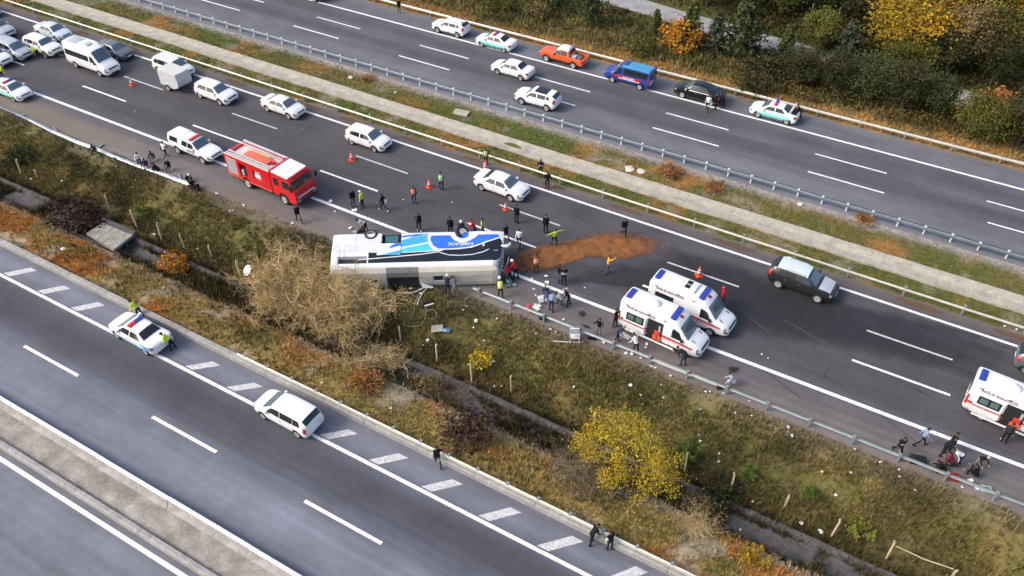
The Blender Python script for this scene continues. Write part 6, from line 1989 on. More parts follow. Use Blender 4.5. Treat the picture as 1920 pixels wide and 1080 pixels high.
HV = dict(vest='yellow')
PEOPLE = [
 # queue and left shoulder
 (76, 110, 210, 'bend', 'yellow', 'navy', 'person in yellow jacket bending beside the white off-roader in the queue', {}),
 (6, 150, 40, 'stoop', 'yellow', 'navy', 'person in yellow jacket beside the patrol car at the left edge', {}),
 (312, 297, 100, 'walk', 'white', 'black', 'person walking past the white canopy pickup, dark trousers and white side', dict(sleeves='black')),
 (262, 303, -40, 'sit', 'white', 'black', 'person in white shirt sitting on the fallen guardrail, leftmost of the close group', dict(seat=0.2)),
 (276, 313, -50, 'sitlow', 'navy', 'navy', 'person in dark blue hunched over on the fallen guardrail beside the white shirt', dict(seat=0.2)),
 (290, 300, -70, 'sitlow', 'charcoal', 'greyjeans', 'person in charcoal jacket with pale trousers sitting behind the hunched one', dict(seat=0.25)),
 (299, 322, 200, 'hunch', 'black', 'black', 'person all in black bent low on the fallen rail, middle of the seated group', dict(seat=0.15)),
 (319, 318, -60, 'sit', 'black', 'charcoal', 'broad person in black sitting upright on the fallen rail', dict(seat=0.3, head='grey')),
 (181, 287, -60, 'sitlow', 'charcoal', 'charcoal', 'person with white shoes sitting alone on the fallen guardrail, far left', dict(seat=0.25, shoes='white')),
 (351, 337, -10, 'hunch', 'black', 'black', 'person in black with white cap crouching at the end of the fallen rail', dict(seat=0.1, head='whitecap')),
 (361, 350, -30, 'sitlow', 'black', 'charcoal', 'person in black sitting on the verge, lower pair of the shoulder group', dict(seat=0.1)),
 (374, 360, 160, 'hunch', 'black', 'black', 'person huddled in black on the verge, lowest of the shoulder group', dict(seat=0.1)),
 # middle
 (562, 417, 150, 'walk', 'black', 'charcoal', 'person in dark suit walking just in front of the fire engine', {}),
 (663, 387, -20, 'stand', 'black', 'navy', 'person in black jacket and blue trousers talking to the yellow jacket', {}),
 (681, 391, 190, 'stand', 'yellow', 'black', 'person in yellow jacket seen from behind, on the lane left of the coach', dict(head='whitecap')),
 (722, 395, 200, 'walk2', 'black', 'black', 'person in black walking with a white bundle under the arm', dict(shoes='white')),
 (777, 380, -60, 'stand', 'black', 'navy', 'person in orange vest over black standing on the open lane', dict(vest='orange')),
 (828, 356, 120, 'stand', 'blue', 'black', 'person in lime vest with blue sleeves beside the traffic cone', dict(vest='lime', h=1.82)),
 (786, 432, -50, 'phone', 'black', 'black', 'person in black with hand at the face, above the coach', dict(shoes='white', h=1.82)),
 (688, 436, 215, 'bend', 'pale', 'black', 'person in pale top bending over behind the rear of the coach', {}),
 (676, 447, 20, 'crouch', 'black', 'navy', 'person in black crouching right behind the coach rear wheel', {}),
 (845, 441, 120, 'stand', 'black', 'black', 'person in black standing behind the middle of the coach', {}),
 (866, 446, -60, 'stand', 'navy', 'navy', 'person in white helmet mostly hidden behind the coach front wheel', dict(head='helmet')),
 (892, 445, 200, 'reach', 'red', 'navy', 'person in red top reaching out behind the coach front', {}),
 (907, 443, 210, 'stand', 'black', 'black', 'person in lime vest standing behind the coach front', dict(vest='lime')),
 (950, 454, 150, 'walk', 'black', 'navy', 'person in black stepping at the far corner of the coach front', dict(shoes='white')),
 (973, 463, 110, 'walk', 'white', 'black', 'person in white shirt walking off the coach front, black trousers', {}),
 (968, 418, 100, 'stand', 'black', 'black', 'person in black next to the small cone on the lane line', dict(head='cap')),
 (1023, 437, 120, 'stand', 'black', 'black', 'person in black uniform with back print near the spread-armed rescuer', dict(head='cap')),
 (1038, 459, -30, 'spread', 'yellow', 'black', 'person in yellow jacket with both arms spread wide', dict(head='hair')),
 (1169, 440, -60, 'walk', 'black', 'black', 'person in dark suit standing alone beyond the orange sand', {}),
 (1138, 513, 30, 'point', 'amber', 'jeans', 'person in orange yellow jacket and jeans raising an arm beside the sand', {}),
 (1005, 512, 130, 'hands', 'charcoal', 'charcoal', 'person in orange vest seen from behind at the edge of the sand', dict(vest='orange')),
 (957, 528, 200, 'stoop', 'red', 'black', 'person in red jacket bending at the smashed coach front, left of the red pair', {}),
 (968, 522, 190, 'reach', 'red', 'black', 'person in red jacket with white helmet at the smashed coach front', dict(head='helmet')),
 (1046, 529, 40, 'stand', 'black', 'jeans', 'person in black jacket and blue jeans, left of the dark pair on the lane', {}),
 (1057, 535, 120, 'hands', 'black', 'black', 'person in black uniform with white back band, right of the dark pair', dict(vest='black')),
 (939, 559, 130, 'stoop', 'charcoal', 'black', 'person in white helmet and yellow vest at the guardrail end below the coach front', dict(head='helmet', vest='yellow')),
 (840, 553, 120, 'reach', 'navy', 'navy', 'person in navy with white cap reaching into the coach roof hatch', dict(head='whitecap')),
 (855, 556, 150, 'stoop', 'greyjeans', 'greyjeans', 'person in light grey denim beside the coach roof hatch', {}),
 (1033, 584, 110, 'bend', 'paleblue', 'navy', 'person in pale blue shirt bending over the casualty on the ground', {}),
 (1050, 573, 190, 'crouch', 'white', 'brown', 'person in white top crouching beside the casualty', {}),
 (1067, 573, 215, 'stoop', 'black', 'black', 'bald person in black stooping towards the casualty', dict(head='none')),
 (1023, 553, 300, 'lie', 'navy', 'jeans', 'casualty in dark blue lying on the road beside the edge line', {}),
 (1122, 630, -80, 'camera', 'black', 'greyjeans', 'person with camera raised, black top and pale jeans, at the guardrail', dict(shoes='white')),
 (1152, 612, -10, 'hands', 'black', 'black', 'person all in black standing behind the open ambulance', {}),
 (1155, 641, 20, 'stoop', 'navy', 'charcoal', 'person in navy top leaning forward at the ambulance rear step', dict(head='grey')),
 (1192, 664, 150, 'stoop', 'white', 'charcoal', 'person in white shirt at the guardrail below the open ambulance', dict(shoes='white')),
 (1281, 686, 170, 'bend', 'charcoal', 'charcoal', 'person in dark grey bending low beside the ambulance front wheel', {}),
 (1371, 724, 200, 'crouch', 'lilac', 'pale', 'person in pale lilac top crouching alone behind the guardrail', dict(head='hair')),
 (1353, 573, 200, 'stand', 'red', 'navy', 'person in red just behind the second ambulance bonnet', dict(head='redhelmet')),
 # median
 (911, 308, -60, 'stand', 'black', 'black', 'person in lime vest standing behind the median rail above the white saloon', dict(vest='lime')),
 (1013, 330, -60, 'hands', 'black', 'black', 'person in black with white chest print on the median grass, left of two', dict(head='cap', vest='black')),
 (1026, 353, -60, 'hands', 'black', 'black', 'person in black uniform on the road shoulder by the median rail, right of two', dict(head='cap')),
 # right hand group
 (1680, 850, -60, 'walk', 'black', 'black', 'person in black with white stripes at the guardrail, leftmost of the right hand group', dict(vest='black')),
 (1722, 835, 20, 'walk', 'paleblue', 'black', 'person in pale blue shirt striding towards the ambulance at the right', {}),
 (1763, 853, 30, 'stoop', 'black', 'black', 'tall person in black bending over the seated ones at right', {}),
 (1779, 846, 200, 'stand', 'black', 'charcoal', 'person in black half hidden behind the bending one on the edge line', {}),
 (1778, 876, 170, 'crouch', 'maroon', 'black', 'person in dark red crouching in the right hand group', {}),
 (1796, 872, 200, 'bend', 'white', 'navy', 'person in white and navy bending in the right hand group', {}),
 (1827, 876, -50, 'stoop', 'black', 'greyjeans', 'grey haired person in black coat, rightmost standing of the group', dict(head='grey')),
 (1828, 896, 160, 'sitlow', 'black', 'black', 'person in black sitting at the guardrail, lowest of the right hand group', dict(seat=0.2)),
 (1769, 884, 190, 'hunch', 'black', 'charcoal', 'person in black seated low against the guardrail, middle of the right hand group', dict(seat=0.15)),
 (1880, 829, 90, 'stand', 'charcoal', 'black', 'person with white shoes at the open door of the right edge ambulance', dict(shoes='white')),
 # far carriageway
 (749, 24, -60, 'stand', 'black', 'black', 'person in black on the far shoulder near the upper picture edge', dict(h=1.7)),
 (873, 70, 190, 'reach', 'charcoal', 'black', 'person with white shoes behind the white off-roader on the far shoulder', dict(shoes='white')),
 (1325, 209, 100, 'walk', 'white', 'black', 'person in white shirt walking behind the black saloon', dict(shoes='white')),
 (1341, 206, 190, 'stand', 'black', 'charcoal', 'person in black left of two at the tail of the black saloon', {}),
 (1356, 202, 200, 'stoop', 'charcoal', 'black', 'person in charcoal right of two at the tail of the black saloon', {}),
 (1499, 226, 200, 'stoop', 'black', 'black', 'person in black leaning at the open boot of the far patrol car', dict(shoes='white')),
 # ramp
 (266, 596, 200, 'stoop', 'yellow', 'navy', 'person in yellow jacket on the parapet side of the ramp patrol car', {}),
 (327, 655, 215, 'stoop', 'yellow', 'black', 'person in yellow jacket leaning at the boot of the ramp patrol car', {}),
 (822, 873, 130, 'walk', 'black', 'navy', 'person in black walking along the parapet of the near ramp, on their own', {}),
 (1106, 1020, 60, 'stoop', 'black', 'black', 'person in black leaning on the ramp parapet, left of the lower pair', {}),
 (1143, 1031, 150, 'stand', 'black', 'charcoal', 'person in black with white sleeve at the ramp parapet, right of the lower pair', dict(sleeves='white')),
]
for (px, py, fc, ps_, tp_, lg_, lb_, kw) in PEOPLE:
    person(px, py, fc, ps_, tp_, lg_, lb_, **kw)
# ------------------------------------------------------------------ vegetation
M_LEAFCOL = mat('grass_blades', rough=0.85, attr='Col', spec=0.15)
def tufts(name, label, n, xr, yr, hr, blades, width, colf, keep=None, bright=(0.55, 1.55), seed=1, cat='grass', clump=None, lean=0.5):
    g = np.random.default_rng(seed)
    x = g.uniform(xr[0], xr[1], n); y = g.uniform(yr[0], yr[1], n)
    if clump:
        d = fbm(x, y, clump[0], seed + 300)
        k = g.random(n) < np.clip((d - clump[1]) / clump[2], 0.04, 1)
        x, y = x[k], y[k]
    if keep is not None:
        k = keep(x, y); x, y = x[k], y[k]
    n = len(x)
    z = tz(x, y)
    c = colf(x, y)
    h = g.uniform(hr[0], hr[1], n) * (0.6 + 0.8 * fbm(x, y, 2.5, seed + 9))
    B = blades
    az = g.uniform(0, 2 * np.pi, (n, B)); ln = g.uniform(0.1, lean, (n, B)) * h[:, None]
    hh = h[:, None] * g.uniform(0.6, 1.1, (n, B))
    r0 = g.uniform(0, 0.09, (n, B))
    bx = x[:, None] + np.cos(az) * r0; by = y[:, None] + np.sin(az) * r0
    w = width * g.uniform(0.7, 1.4, (n, B))
    pa = az + np.pi / 2
    V = np.zeros((n, B, 3, 3))
    V[..., 0, 0] = bx - np.cos(pa) * w; V[..., 0, 1] = by - np.sin(pa) * w; V[..., 0, 2] = z[:, None] - 0.03
    V[..., 1, 0] = bx + np.cos(pa) * w; V[..., 1, 1] = by + np.sin(pa) * w; V[..., 1, 2] = z[:, None] - 0.03
    V[..., 2, 0] = bx + np.cos(az) * ln; V[..., 2, 1] = by + np.sin(az) * ln; V[..., 2, 2] = z[:, None] + hh
    br = g.uniform(bright[0], bright[1], (n, 1)) * g.uniform(0.8, 1.2, (n, B))
    CC = (c[:, None, :] * br[..., None])[:, :, None, :].repeat(3, 2)
    me = fast_mesh(name, V.reshape(-1, 3), 3, CC.reshape(-1, 3))
    me.materials.append(M_LEAFCOL)
    o = link(bpy.data.objects.new(name, me))
    return tag(o, label, cat, kind='stuff')

def off_channel(x, y):
    lo = 29.05 + (noise2(x, 0, 2.5, 4) - .5) * 1.0
    hi = 29.85 + (noise2(x, 7, 3, 5) - .5) * 1.6
    seen = ((x > -69) & (x < -56.5)) | ((x > -52) & (x < -47)) | ((x > -22) & (x < -17)) | ((x > -2.5) & (x < 7))
    over = ~seen | (noise2(x, 3, 3.0, 12) > 0.7)
    return over | ~((y > lo) & (y < hi))
def off_bridge(x, y):
    return ~((x > -57.5) & (x < -52.3) & (y > 27.9) & (y < 31.3))
def near_bank(x, y):
    bare = (fbm(x, y, 3.0, 87) < 0.63) | (noise2(x, y, 0.35, 8) > 0.52)
    return off_channel(x, y) & bare & off_bridge(x, y)
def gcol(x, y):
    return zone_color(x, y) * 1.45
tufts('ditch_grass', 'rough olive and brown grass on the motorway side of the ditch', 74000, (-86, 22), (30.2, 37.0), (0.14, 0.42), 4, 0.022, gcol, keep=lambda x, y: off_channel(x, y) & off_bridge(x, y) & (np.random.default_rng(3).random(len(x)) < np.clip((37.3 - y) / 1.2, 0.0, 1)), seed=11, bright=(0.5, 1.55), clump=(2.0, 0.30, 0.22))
tufts('channel_weeds', 'tall dark weeds overgrowing the drainage channel', 15000, (-86, 22), (28.3, 30.9), (0.35, 0.85), 5, 0.035, lambda x, y: np.array((0.075, 0.062, 0.026)) * (0.7 + 0.9 * noise2(x, y, 1.3, 66))[:, None], keep=near_bank, seed=19, bright=(0.5, 1.5))
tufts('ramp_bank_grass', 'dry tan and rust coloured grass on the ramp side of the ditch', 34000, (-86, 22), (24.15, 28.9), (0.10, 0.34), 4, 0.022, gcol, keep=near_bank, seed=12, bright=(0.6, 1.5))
tufts('straw_clumps', 'pale straw and weed stalks scattered over the ditch slopes', 3200, (-86, 22), (24.3, 36.4), (0.35, 0.75), 5, 0.012, lambda x, y: np.tile(np.array((0.30, 0.22, 0.09)), (len(x), 1)), keep=near_bank, seed=13, clump=(4, 0.42, 0.3))
tufts('dark_weeds', 'dark green weeds scattered over the ditch slopes', 6500, (-86, 22), (24.5, 36.4), (0.2, 0.5), 5, 0.03, lambda x, y: np.tile(np.array((0.062, 0.066, 0.024)), (len(x), 1)), keep=near_bank, seed=14, clump=(5, 0.45, 0.25))
tufts('median_grass', 'short green and brown grass of the motorway median', 42000, (-112, 24), (52.75, 60.3), (0.06, 0.17), 4, 0.024, gcol, keep=lambda x, y: ((y < 54.8) | (y > 56.85)) & (np.random.default_rng(4).random(len(x)) < np.clip((60.5 - y) / 1.0, 0.05, 1)), seed=15, bright=(0.6, 1.4))
tufts('far_verge_grass', 'golden dry grass along the far verge', 26000, (-115, 26), (74.7, 80), (0.15, 0.5), 4, 0.03, gcol, seed=16, bright=(0.65, 1.4))
tufts('hillside_scrub', 'low dull scrub covering the slope beyond the far verge', 42000, (-115, 40), (78, 122), (0.25, 0.9), 5, 0.06, gcol, keep=lambda x, y: np.abs(y - path_y(x)) > 2.1, seed=17, bright=(0.5, 1.5), cat='scrub')

def leaf_cards(cent, size, g, up=0.3):
    """(N,3) centres -> two-triangle cards as quads"""
    n = len(cent)
    a = g.normal(size=(n, 3)); a /= np.linalg.norm(a, axis=1)[:, None]
    b = g.normal(size=(n, 3)); b[:, 2] += up
    b = np.cross(a, b); b /= np.maximum(np.linalg.norm(b, axis=1)[:, None], 1e-6)
    s = size * g.uniform(0.6, 1.35, (n, 1))
    V = np.zeros((n, 4, 3))
    V[:, 0] = cent - a * s; V[:, 1] = cent + b * s * 0.55; V[:, 2] = cent + a * s; V[:, 3] = cent - b * s * 0.55
    return V.reshape(-1, 3)

def foliage_mat(name, c, c2=None):
    """leaf colour times the leaf-to-leaf variation stored on the mesh"""
    if name in MATS:
        return MATS[name]
    m = bpy.data.materials.new(name)
    m.use_nodes = True
    nt = m.node_tree
    p = nt.nodes['Principled BSDF']
    p.inputs['Roughness'].default_value = 0.8
    p.inputs['Specular IOR Level'].default_value = 0.15
    at = nt.nodes.new('ShaderNodeAttribute'); at.attribute_name = 'Col'
    sp = nt.nodes.new('ShaderNodeSeparateColor')
    nt.links.new(at.outputs['Color'], sp.inputs[0])
    mx = nt.nodes.new('ShaderNodeMix'); mx.data_type = 'RGBA'
    mx.inputs[6].default_value = (*c, 1); mx.inputs[7].default_value = (*(c2 or c), 1)
    nt.links.new(sp.outputs[1], mx.inputs[0])
    ml = nt.nodes.new('ShaderNodeMix'); ml.data_type = 'RGBA'; ml.blend_type = 'MULTIPLY'; ml.inputs[0].default_value = 1
    nt.links.new(mx.outputs[2], ml.inputs[6])
    cb = nt.nodes.new('ShaderNodeCombineColor')
    for i in range(3):
        nt.links.new(sp.outputs[0], cb.inputs[i])
    nt.links.new(cb.outputs[0], ml.inputs[7])
    nt.links.new(ml.outputs[2], p.inputs['Base Color'])
    MATS[name] = m
    return m

def crown_mesh(name, seed, h, r, n_clump, per, leaf, squash=1.0, base=0.25, spread=0.42):
    """leaf clumps through the crown's volume"""
    g = np.random.default_rng(seed)
    C = []
    while len(C) < n_clump:
        p = g.uniform(-1, 1, 3)
        q = np.linalg.norm(p)
        if q > 1 or q < 0.25:
            continue
        lump = 0.75 + 0.5 * noise2(p[0] * 3, p[1] * 3 + p[2] * 2, 0.8, seed)
        C.append((p[0] * r * lump, p[1] * r * lump, base * h + (p[2] * 0.5 + 0.5) * h * (1 - base) * squash))
    C = np.array(C)
    cs = g.uniform(0.18, spread, n_clump) * r
    pts = np.repeat(C, per, 0) + g.normal(size=(n_clump * per, 3)) * np.repeat(cs, per)[:, None] * np.array([1, 1, 0.75]) * 0.6
    pts[:, 2] = np.maximum(pts[:, 2], 0.08)
    V = leaf_cards(pts, leaf, g)
    v = np.repeat(np.repeat(g.uniform(0.6, 1.35, n_clump), per) * g.uniform(0.75, 1.25, n_clump * per), 4)
    mixv = np.repeat(np.clip(np.repeat(g.random(n_clump), per) + g.normal(size=n_clump * per) * 0.2, 0, 1), 4)
    col = np.stack([v, mixv, v], 1)
    return fast_mesh(name, V, 4, col), C

def woody(b, base, tips, r0, g, n=4):
    for tp in tips:
        base_v, tp = Vector(base), Vector(tp)
        m1 = base_v.lerp(tp, 0.4) + Vector(g.normal(size=3)) * (tp - base_v).length * 0.07
        m2 = base_v.lerp(tp, 0.72) + Vector(g.normal(size=3)) * (tp - base_v).length * 0.06
        b.tube([base_v, m1, m2, tp], [r0, r0 * 0.65, r0 * 0.4, r0 * 0.15], n, cap=False)

M_BARK = mat('bark', (0.09, 0.07, 0.055), rough=0.95, vary=0.3, scale=8)
PROTO = {}
def proto_broad(key, seed, h, r, nc, per, leaf, **kw):
    cm, C = crown_mesh('crown', seed, h, r, nc, per, leaf, **kw)
    g = np.random.default_rng(seed + 5)
    b = MB()
    b.tube([(0, 0, -0.3), (0.05 * r, 0, h * 0.2), (0, 0.05 * r, h * 0.45)], [h * 0.03, h * 0.024, h * 0.014], 7)
    woody(b, (0.03 * r, 0.02 * r, h * 0.22), C[g.choice(len(C), min(12, len(C)), replace=False)], h * 0.012, g)
    PROTO[key] = (cm, finish(b.mesh('trunk')), h)
def proto_pine(key, seed, h, r, tiers=13, per=9, cards=26, leaf=0.17):
    g = np.random.default_rng(seed)
    pts, val = [], []
    b = MB()
    b.tube([(0, 0, -0.3), (0, 0, h * 0.5), (0, 0, h * 0.98)], [h * 0.028, h * 0.018, 0.02], 7)
    for t in range(tiers):
        f = (t + 0.5) / tiers
        zz = h * (0.10 + 0.88 * f)
        rl = r * (1 - f) ** 0.8 + 0.12
        for k in range(per):
            a = 2 * math.pi * (k + g.random()) / per
            ln_ = rl * g.uniform(0.7, 1.12)
            tip = np.array([math.cos(a) * ln_, math.sin(a) * ln_, zz - 0.10 * ln_ + g.uniform(-.15, .15)])
            b.tube([(0, 0, zz), tuple(tip)], [0.03, 0.008], 3, cap=False)
            s = g.uniform(0.15, 1, cards)[:, None]
            pts.append(np.array([0, 0, zz]) * (1 - s) + tip * s + g.normal(size=(cards, 3)) * 0.13 * (0.5 + ln_ * 0.3))
            val.append(np.full(cards, g.uniform(0.6, 1.4)) * g.uniform(0.75, 1.25, cards))
    P_ = np.concatenate(pts); vv = np.concatenate(val)
    V = leaf_cards(P_, leaf, g)
    v4 = np.repeat(vv, 4)
    m4 = np.repeat(g.random(len(P_)), 4)
    PROTO[key] = (fast_mesh('crown', V, 4, np.stack([v4, m4, v4], 1)), finish(b.mesh('trunk')), h)
proto_broad('tree_a', 41, 6.0, 2.4, 100, 80, 0.115)
proto_broad('tree_b', 42, 6.0, 2.1, 90, 80, 0.115, base=0.15)
proto_broad('tree_c', 43, 6.0, 2.8, 120, 76, 0.12, squash=0.9)
proto_broad('bush_a', 44, 2.0, 1.25, 46, 30, 0.10, base=0.02)
proto_broad('bush_b', 45, 2.0, 1.5, 54, 26, 0.11, base=0.0, squash=0.85)
proto_broad('tuft_a', 46, 1.0, 0.6, 24, 26, 0.06, base=0.0)
proto_pine('pine_a', 51, 6.0, 1.7)
proto_pine('pine_b', 52, 6.0, 2.0, tiers=11)

def plant(key, name, label, cat, px, py, h, m, group=None, wide=1.0, rot=None, bark=None, up=0):
    cm, tm, ph = PROTO[key]
    p = gt(px, py)
    t = empty(name, (p[0], p[1], p[2] - 0.03), rot if rot is not None else random.uniform(0, 6.28))
    s = h / ph
    t.scale = (s * wide, s * wide, s)
    tag(t, label, cat, group)
    share('crown', cm, m, t)
    share('trunk' if cat == 'tree' else 'stems', tm, bark or M_BARK, t)
    return t

F_PINE = foliage_mat('needles_dark', (0.042, 0.060, 0.022), (0.075, 0.088, 0.032))
F_PINE_L = foliage_mat('needles_light', (0.07, 0.10, 0.03), (0.13, 0.135, 0.045))
F_BLUE = foliage_mat('needles_bluish', (0.06, 0.085, 0.055), (0.10, 0.115, 0.07))
F_GOLD = foliage_mat('leaves_gold', (0.40, 0.23, 0.02), (0.22, 0.165, 0.025))
F_ORANGE = foliage_mat('leaves_orange', (0.50, 0.19, 0.02), (0.38, 0.21, 0.03))
F_OLIVE = foliage_mat('leaves_olive', (0.12, 0.115, 0.022), (0.07, 0.075, 0.018))
F_TAN = foliage_mat('leaves_tan', (0.24, 0.17, 0.07), (0.15, 0.115, 0.05))
F_DARK = foliage_mat('leaves_dark', (0.032, 0.036, 0.014), (0.06, 0.058, 0.022))
F_RUST = foliage_mat('leaves_rust', (0.24, 0.09, 0.03), (0.32, 0.15, 0.05))
F_MAROON = foliage_mat('leaves_maroon', (0.05, 0.026, 0.022), (0.085, 0.05, 0.036))
F_GREEN = foliage_mat('leaves_green', (0.07, 0.12, 0.02), (0.12, 0.15, 0.03))
F_YELLOW = foliage_mat('leaves_yellow', (0.58, 0.39, 0.03), (0.33, 0.27, 0.04))
F_LIME = foliage_mat('leaves_lime', (0.15, 0.17, 0.025), (0.22, 0.20, 0.035))
F_FARLIME = foliage_mat('leaves_far_lime', (0.10, 0.115, 0.025), (0.16, 0.15, 0.035))

TREES = [
 ('pine_b', 'pine_tree', 'dark green pine nearest the upper edge, left of the service track', 1108, 46, 4.2, F_PINE),
 ('pine_a', 'pine_tree', 'small green pine standing on the near side of the service track', 1228, 62, 2.8, F_PINE_L),
 ('pine_a', 'pine_tree', 'slim green pine directly behind the orange bush', 1290, 84, 5.0, F_PINE_L),
 ('bush_a', 'orange_bush', 'bright orange bush on the slope above the black saloon', 1275, 92, 3.2, F_ORANGE),
 ('pine_b', 'pine_tree', 'large dark pine beside the service track, above the black saloon', 1388, 108, 6.2, F_PINE),
 ('pine_b', 'pine_tree', 'bluish pine left of the large dark pine', 1338, 94, 4.4, F_BLUE),
 ('pine_a', 'pine_tree', 'small pale green pine hiding the service track', 1468, 112, 4.0, F_PINE_L),
 ('tree_b', 'autumn_tree', 'slim yellow green tree rising behind the small pale pine', 1531, 96, 4.4, F_FARLIME),
 ('pine_b', 'pine_tree', 'bluish pine in the hollow right of the yellow green tree', 1582, 112, 4.5, F_BLUE),
 ('tree_c', 'scrub_tree', 'low dark tree behind the patrol car with open boot', 1498, 160, 3.6, F_DARK),
 ('tree_a', 'scrub_tree', 'low dark tree, second from the open boot along the verge', 1560, 178, 3.8, F_DARK),
 ('tree_c', 'scrub_tree', 'low dark green tree in the middle of the verge thicket', 1625, 186, 4.0, F_PINE),
 ('tree_a', 'scrub_tree', 'low dark tree left of the pale stone patch', 1690, 210, 4.2, F_DARK),
 ('tree_b', 'scrub_tree', 'low green tree in front of the pale stone patch', 1745, 222, 4.0, F_PINE),
 ('tree_c', 'scrub_tree', 'low olive tree at the right end of the verge thicket', 1835, 262, 3.8, F_OLIVE),
 ('tree_a', 'scrub_tree', 'low dark tree cut by the right picture edge', 1905, 275, 4.0, F_DARK),
 ('bush_b', 'rust_bush', 'rust red bush near the right picture edge', 1866, 212, 2.6, F_RUST),
 ('tree_c', 'autumn_tree', 'broad golden olive tree in the upper right wood', 1700, 105, 7.0, F_GOLD),
 ('tree_a', 'autumn_tree', 'yellow tree just right of the broad golden one', 1765, 72, 6.5, F_GOLD),
 ('tree_b', 'autumn_tree', 'tan half bare tree in the middle of the upper right wood', 1795, 128, 6.5, F_TAN),
 ('tree_c', 'autumn_tree', 'olive tree below the orange one in the right corner', 1868, 118, 6.0, F_OLIVE),
 ('tree_a', 'autumn_tree', 'orange tree at the right picture edge', 1908, 96, 6.5, F_ORANGE),
 ('tree_c', 'autumn_tree', 'vivid orange tree in the upper right corner', 1890, 42, 7.0, F_ORANGE),
 ('tree_b', 'autumn_tree', 'dark olive tree between the golden and orange crowns', 1832, 64, 6.5, F_OLIVE),
 ('tree_a', 'autumn_tree', 'golden tree touching the upper edge right of the pipe frame', 1790, 22, 6.0, F_GOLD),
 ('pine_b', 'pine_tree', 'dark pine left of the broad golden tree', 1640, 66, 6.0, F_PINE),
 ('tree_b', 'scrub_tree', 'dark brown tree right of the white pipe frame', 1595, 46, 5.0, F_DARK),
 ('tree_b', 'autumn_tree', 'yellow green tree at the upper edge left of the white pipe frame', 1462, 28, 5.5, F_FARLIME),
 ('tree_a', 'scrub_tree', 'dark tree at the upper edge between track and pipe frame', 1405, 20, 4.5, F_DARK),
 ('tree_c', 'scrub_tree', 'dark tree behind the white pipe frame', 1545, 14, 5.5, F_PINE),
 ('tree_a', 'scrub_tree', 'brownish tree at the upper edge above the large pine', 1325, 12, 4.0, F_OLIVE),
 ('tree_c', 'scrub_tree', 'dull olive tree below the wood, right of the hollow', 1690, 150, 4.0, F_OLIVE),
 ('tree_b', 'scrub_tree', 'dark tree below the tan half bare tree', 1755, 150, 4.5, F_DARK),
 ('tree_a', 'scrub_tree', 'dark tree below the olive one near the right edge', 1855, 158, 4.2, F_DARK),
 ('bush_b', 'scrub_bush', 'dark bush left of the hollow, above the thicket', 1430, 150, 2.4, F_DARK),
 ('bush_a', 'scrub_bush', 'olive bush on the slope above the blue van', 1200, 104, 1.8, F_OLIVE),
 ('bush_b', 'scrub_bush', 'brown bush on the slope above the orange pickup', 1010, 30, 1.8, F_TAN),
 ('bush_a', 'scrub_bush', 'dark green bush near the upper edge above the white saloon', 1022, 10, 2.2, F_PINE),
 ('bush_b', 'scrub_bush', 'dull brown bush above the far patrol car', 925, 20, 1.6, F_OLIVE),
 ('bush_b', 'scrub_bush', 'dark bush right of the black saloon above the rail', 1415, 175, 2.0, F_DARK),
]
for i, (key, nm, lb_, px, py, h, m) in enumerate(TREES):
    cat = 'bush' if 'bush' in nm else 'tree'
    plant(key, nm, lb_, cat, px, py, h * (1.2 if m in (F_DARK, F_PINE, F_OLIVE) else 1.05), m, wide=1.0 + 0.3 * ((i * 37) % 10) / 10)
# thicket filling of the upper right wood
M_TH = foliage_mat('leaves_thicket', (0.05, 0.045, 0.018), (0.13, 0.09, 0.03))
g = np.random.default_rng(77)
pts = []
for (ax, ay, bx, by, n_) in ((1430, 0, 1920, 120, 260), (1440, 130, 1920, 260, 190), (1120, 0, 1440, 40, 30), (1380, 130, 1500, 170, 20)):
    for _ in range(n_):
        q = gt(g.uniform(ax, bx), g.uniform(ay, by))
        if abs(q[1] - float(path_y(q[0]))) < 2.6 or q[1] < 77.5:
            continue
        r = g.uniform(0.5, 1.3)
        pts.append(q + np.array([0, 0, r * 0.5]) + g.normal(size=(110, 3)) * np.array([r, r, r * 0.55]) * 0.6)
P_ = np.concatenate(pts)
V = leaf_cards(P_, 0.14, g)
vv = np.repeat(np.repeat(g.uniform(0.45, 1.4, len(pts)), 110) * g.uniform(0.7, 1.3, len(P_)), 4)
mm = np.repeat(np.repeat(g.random(len(pts)), 110), 4)
me = fast_mesh('thicket', V, 4, np.stack([vv, mm, vv], 1)); me.materials.append(M_TH)
tag(link(bpy.data.objects.new('thicket', me)), 'dark tangled undergrowth filling the upper right wood', 'undergrowth', kind='stuff')

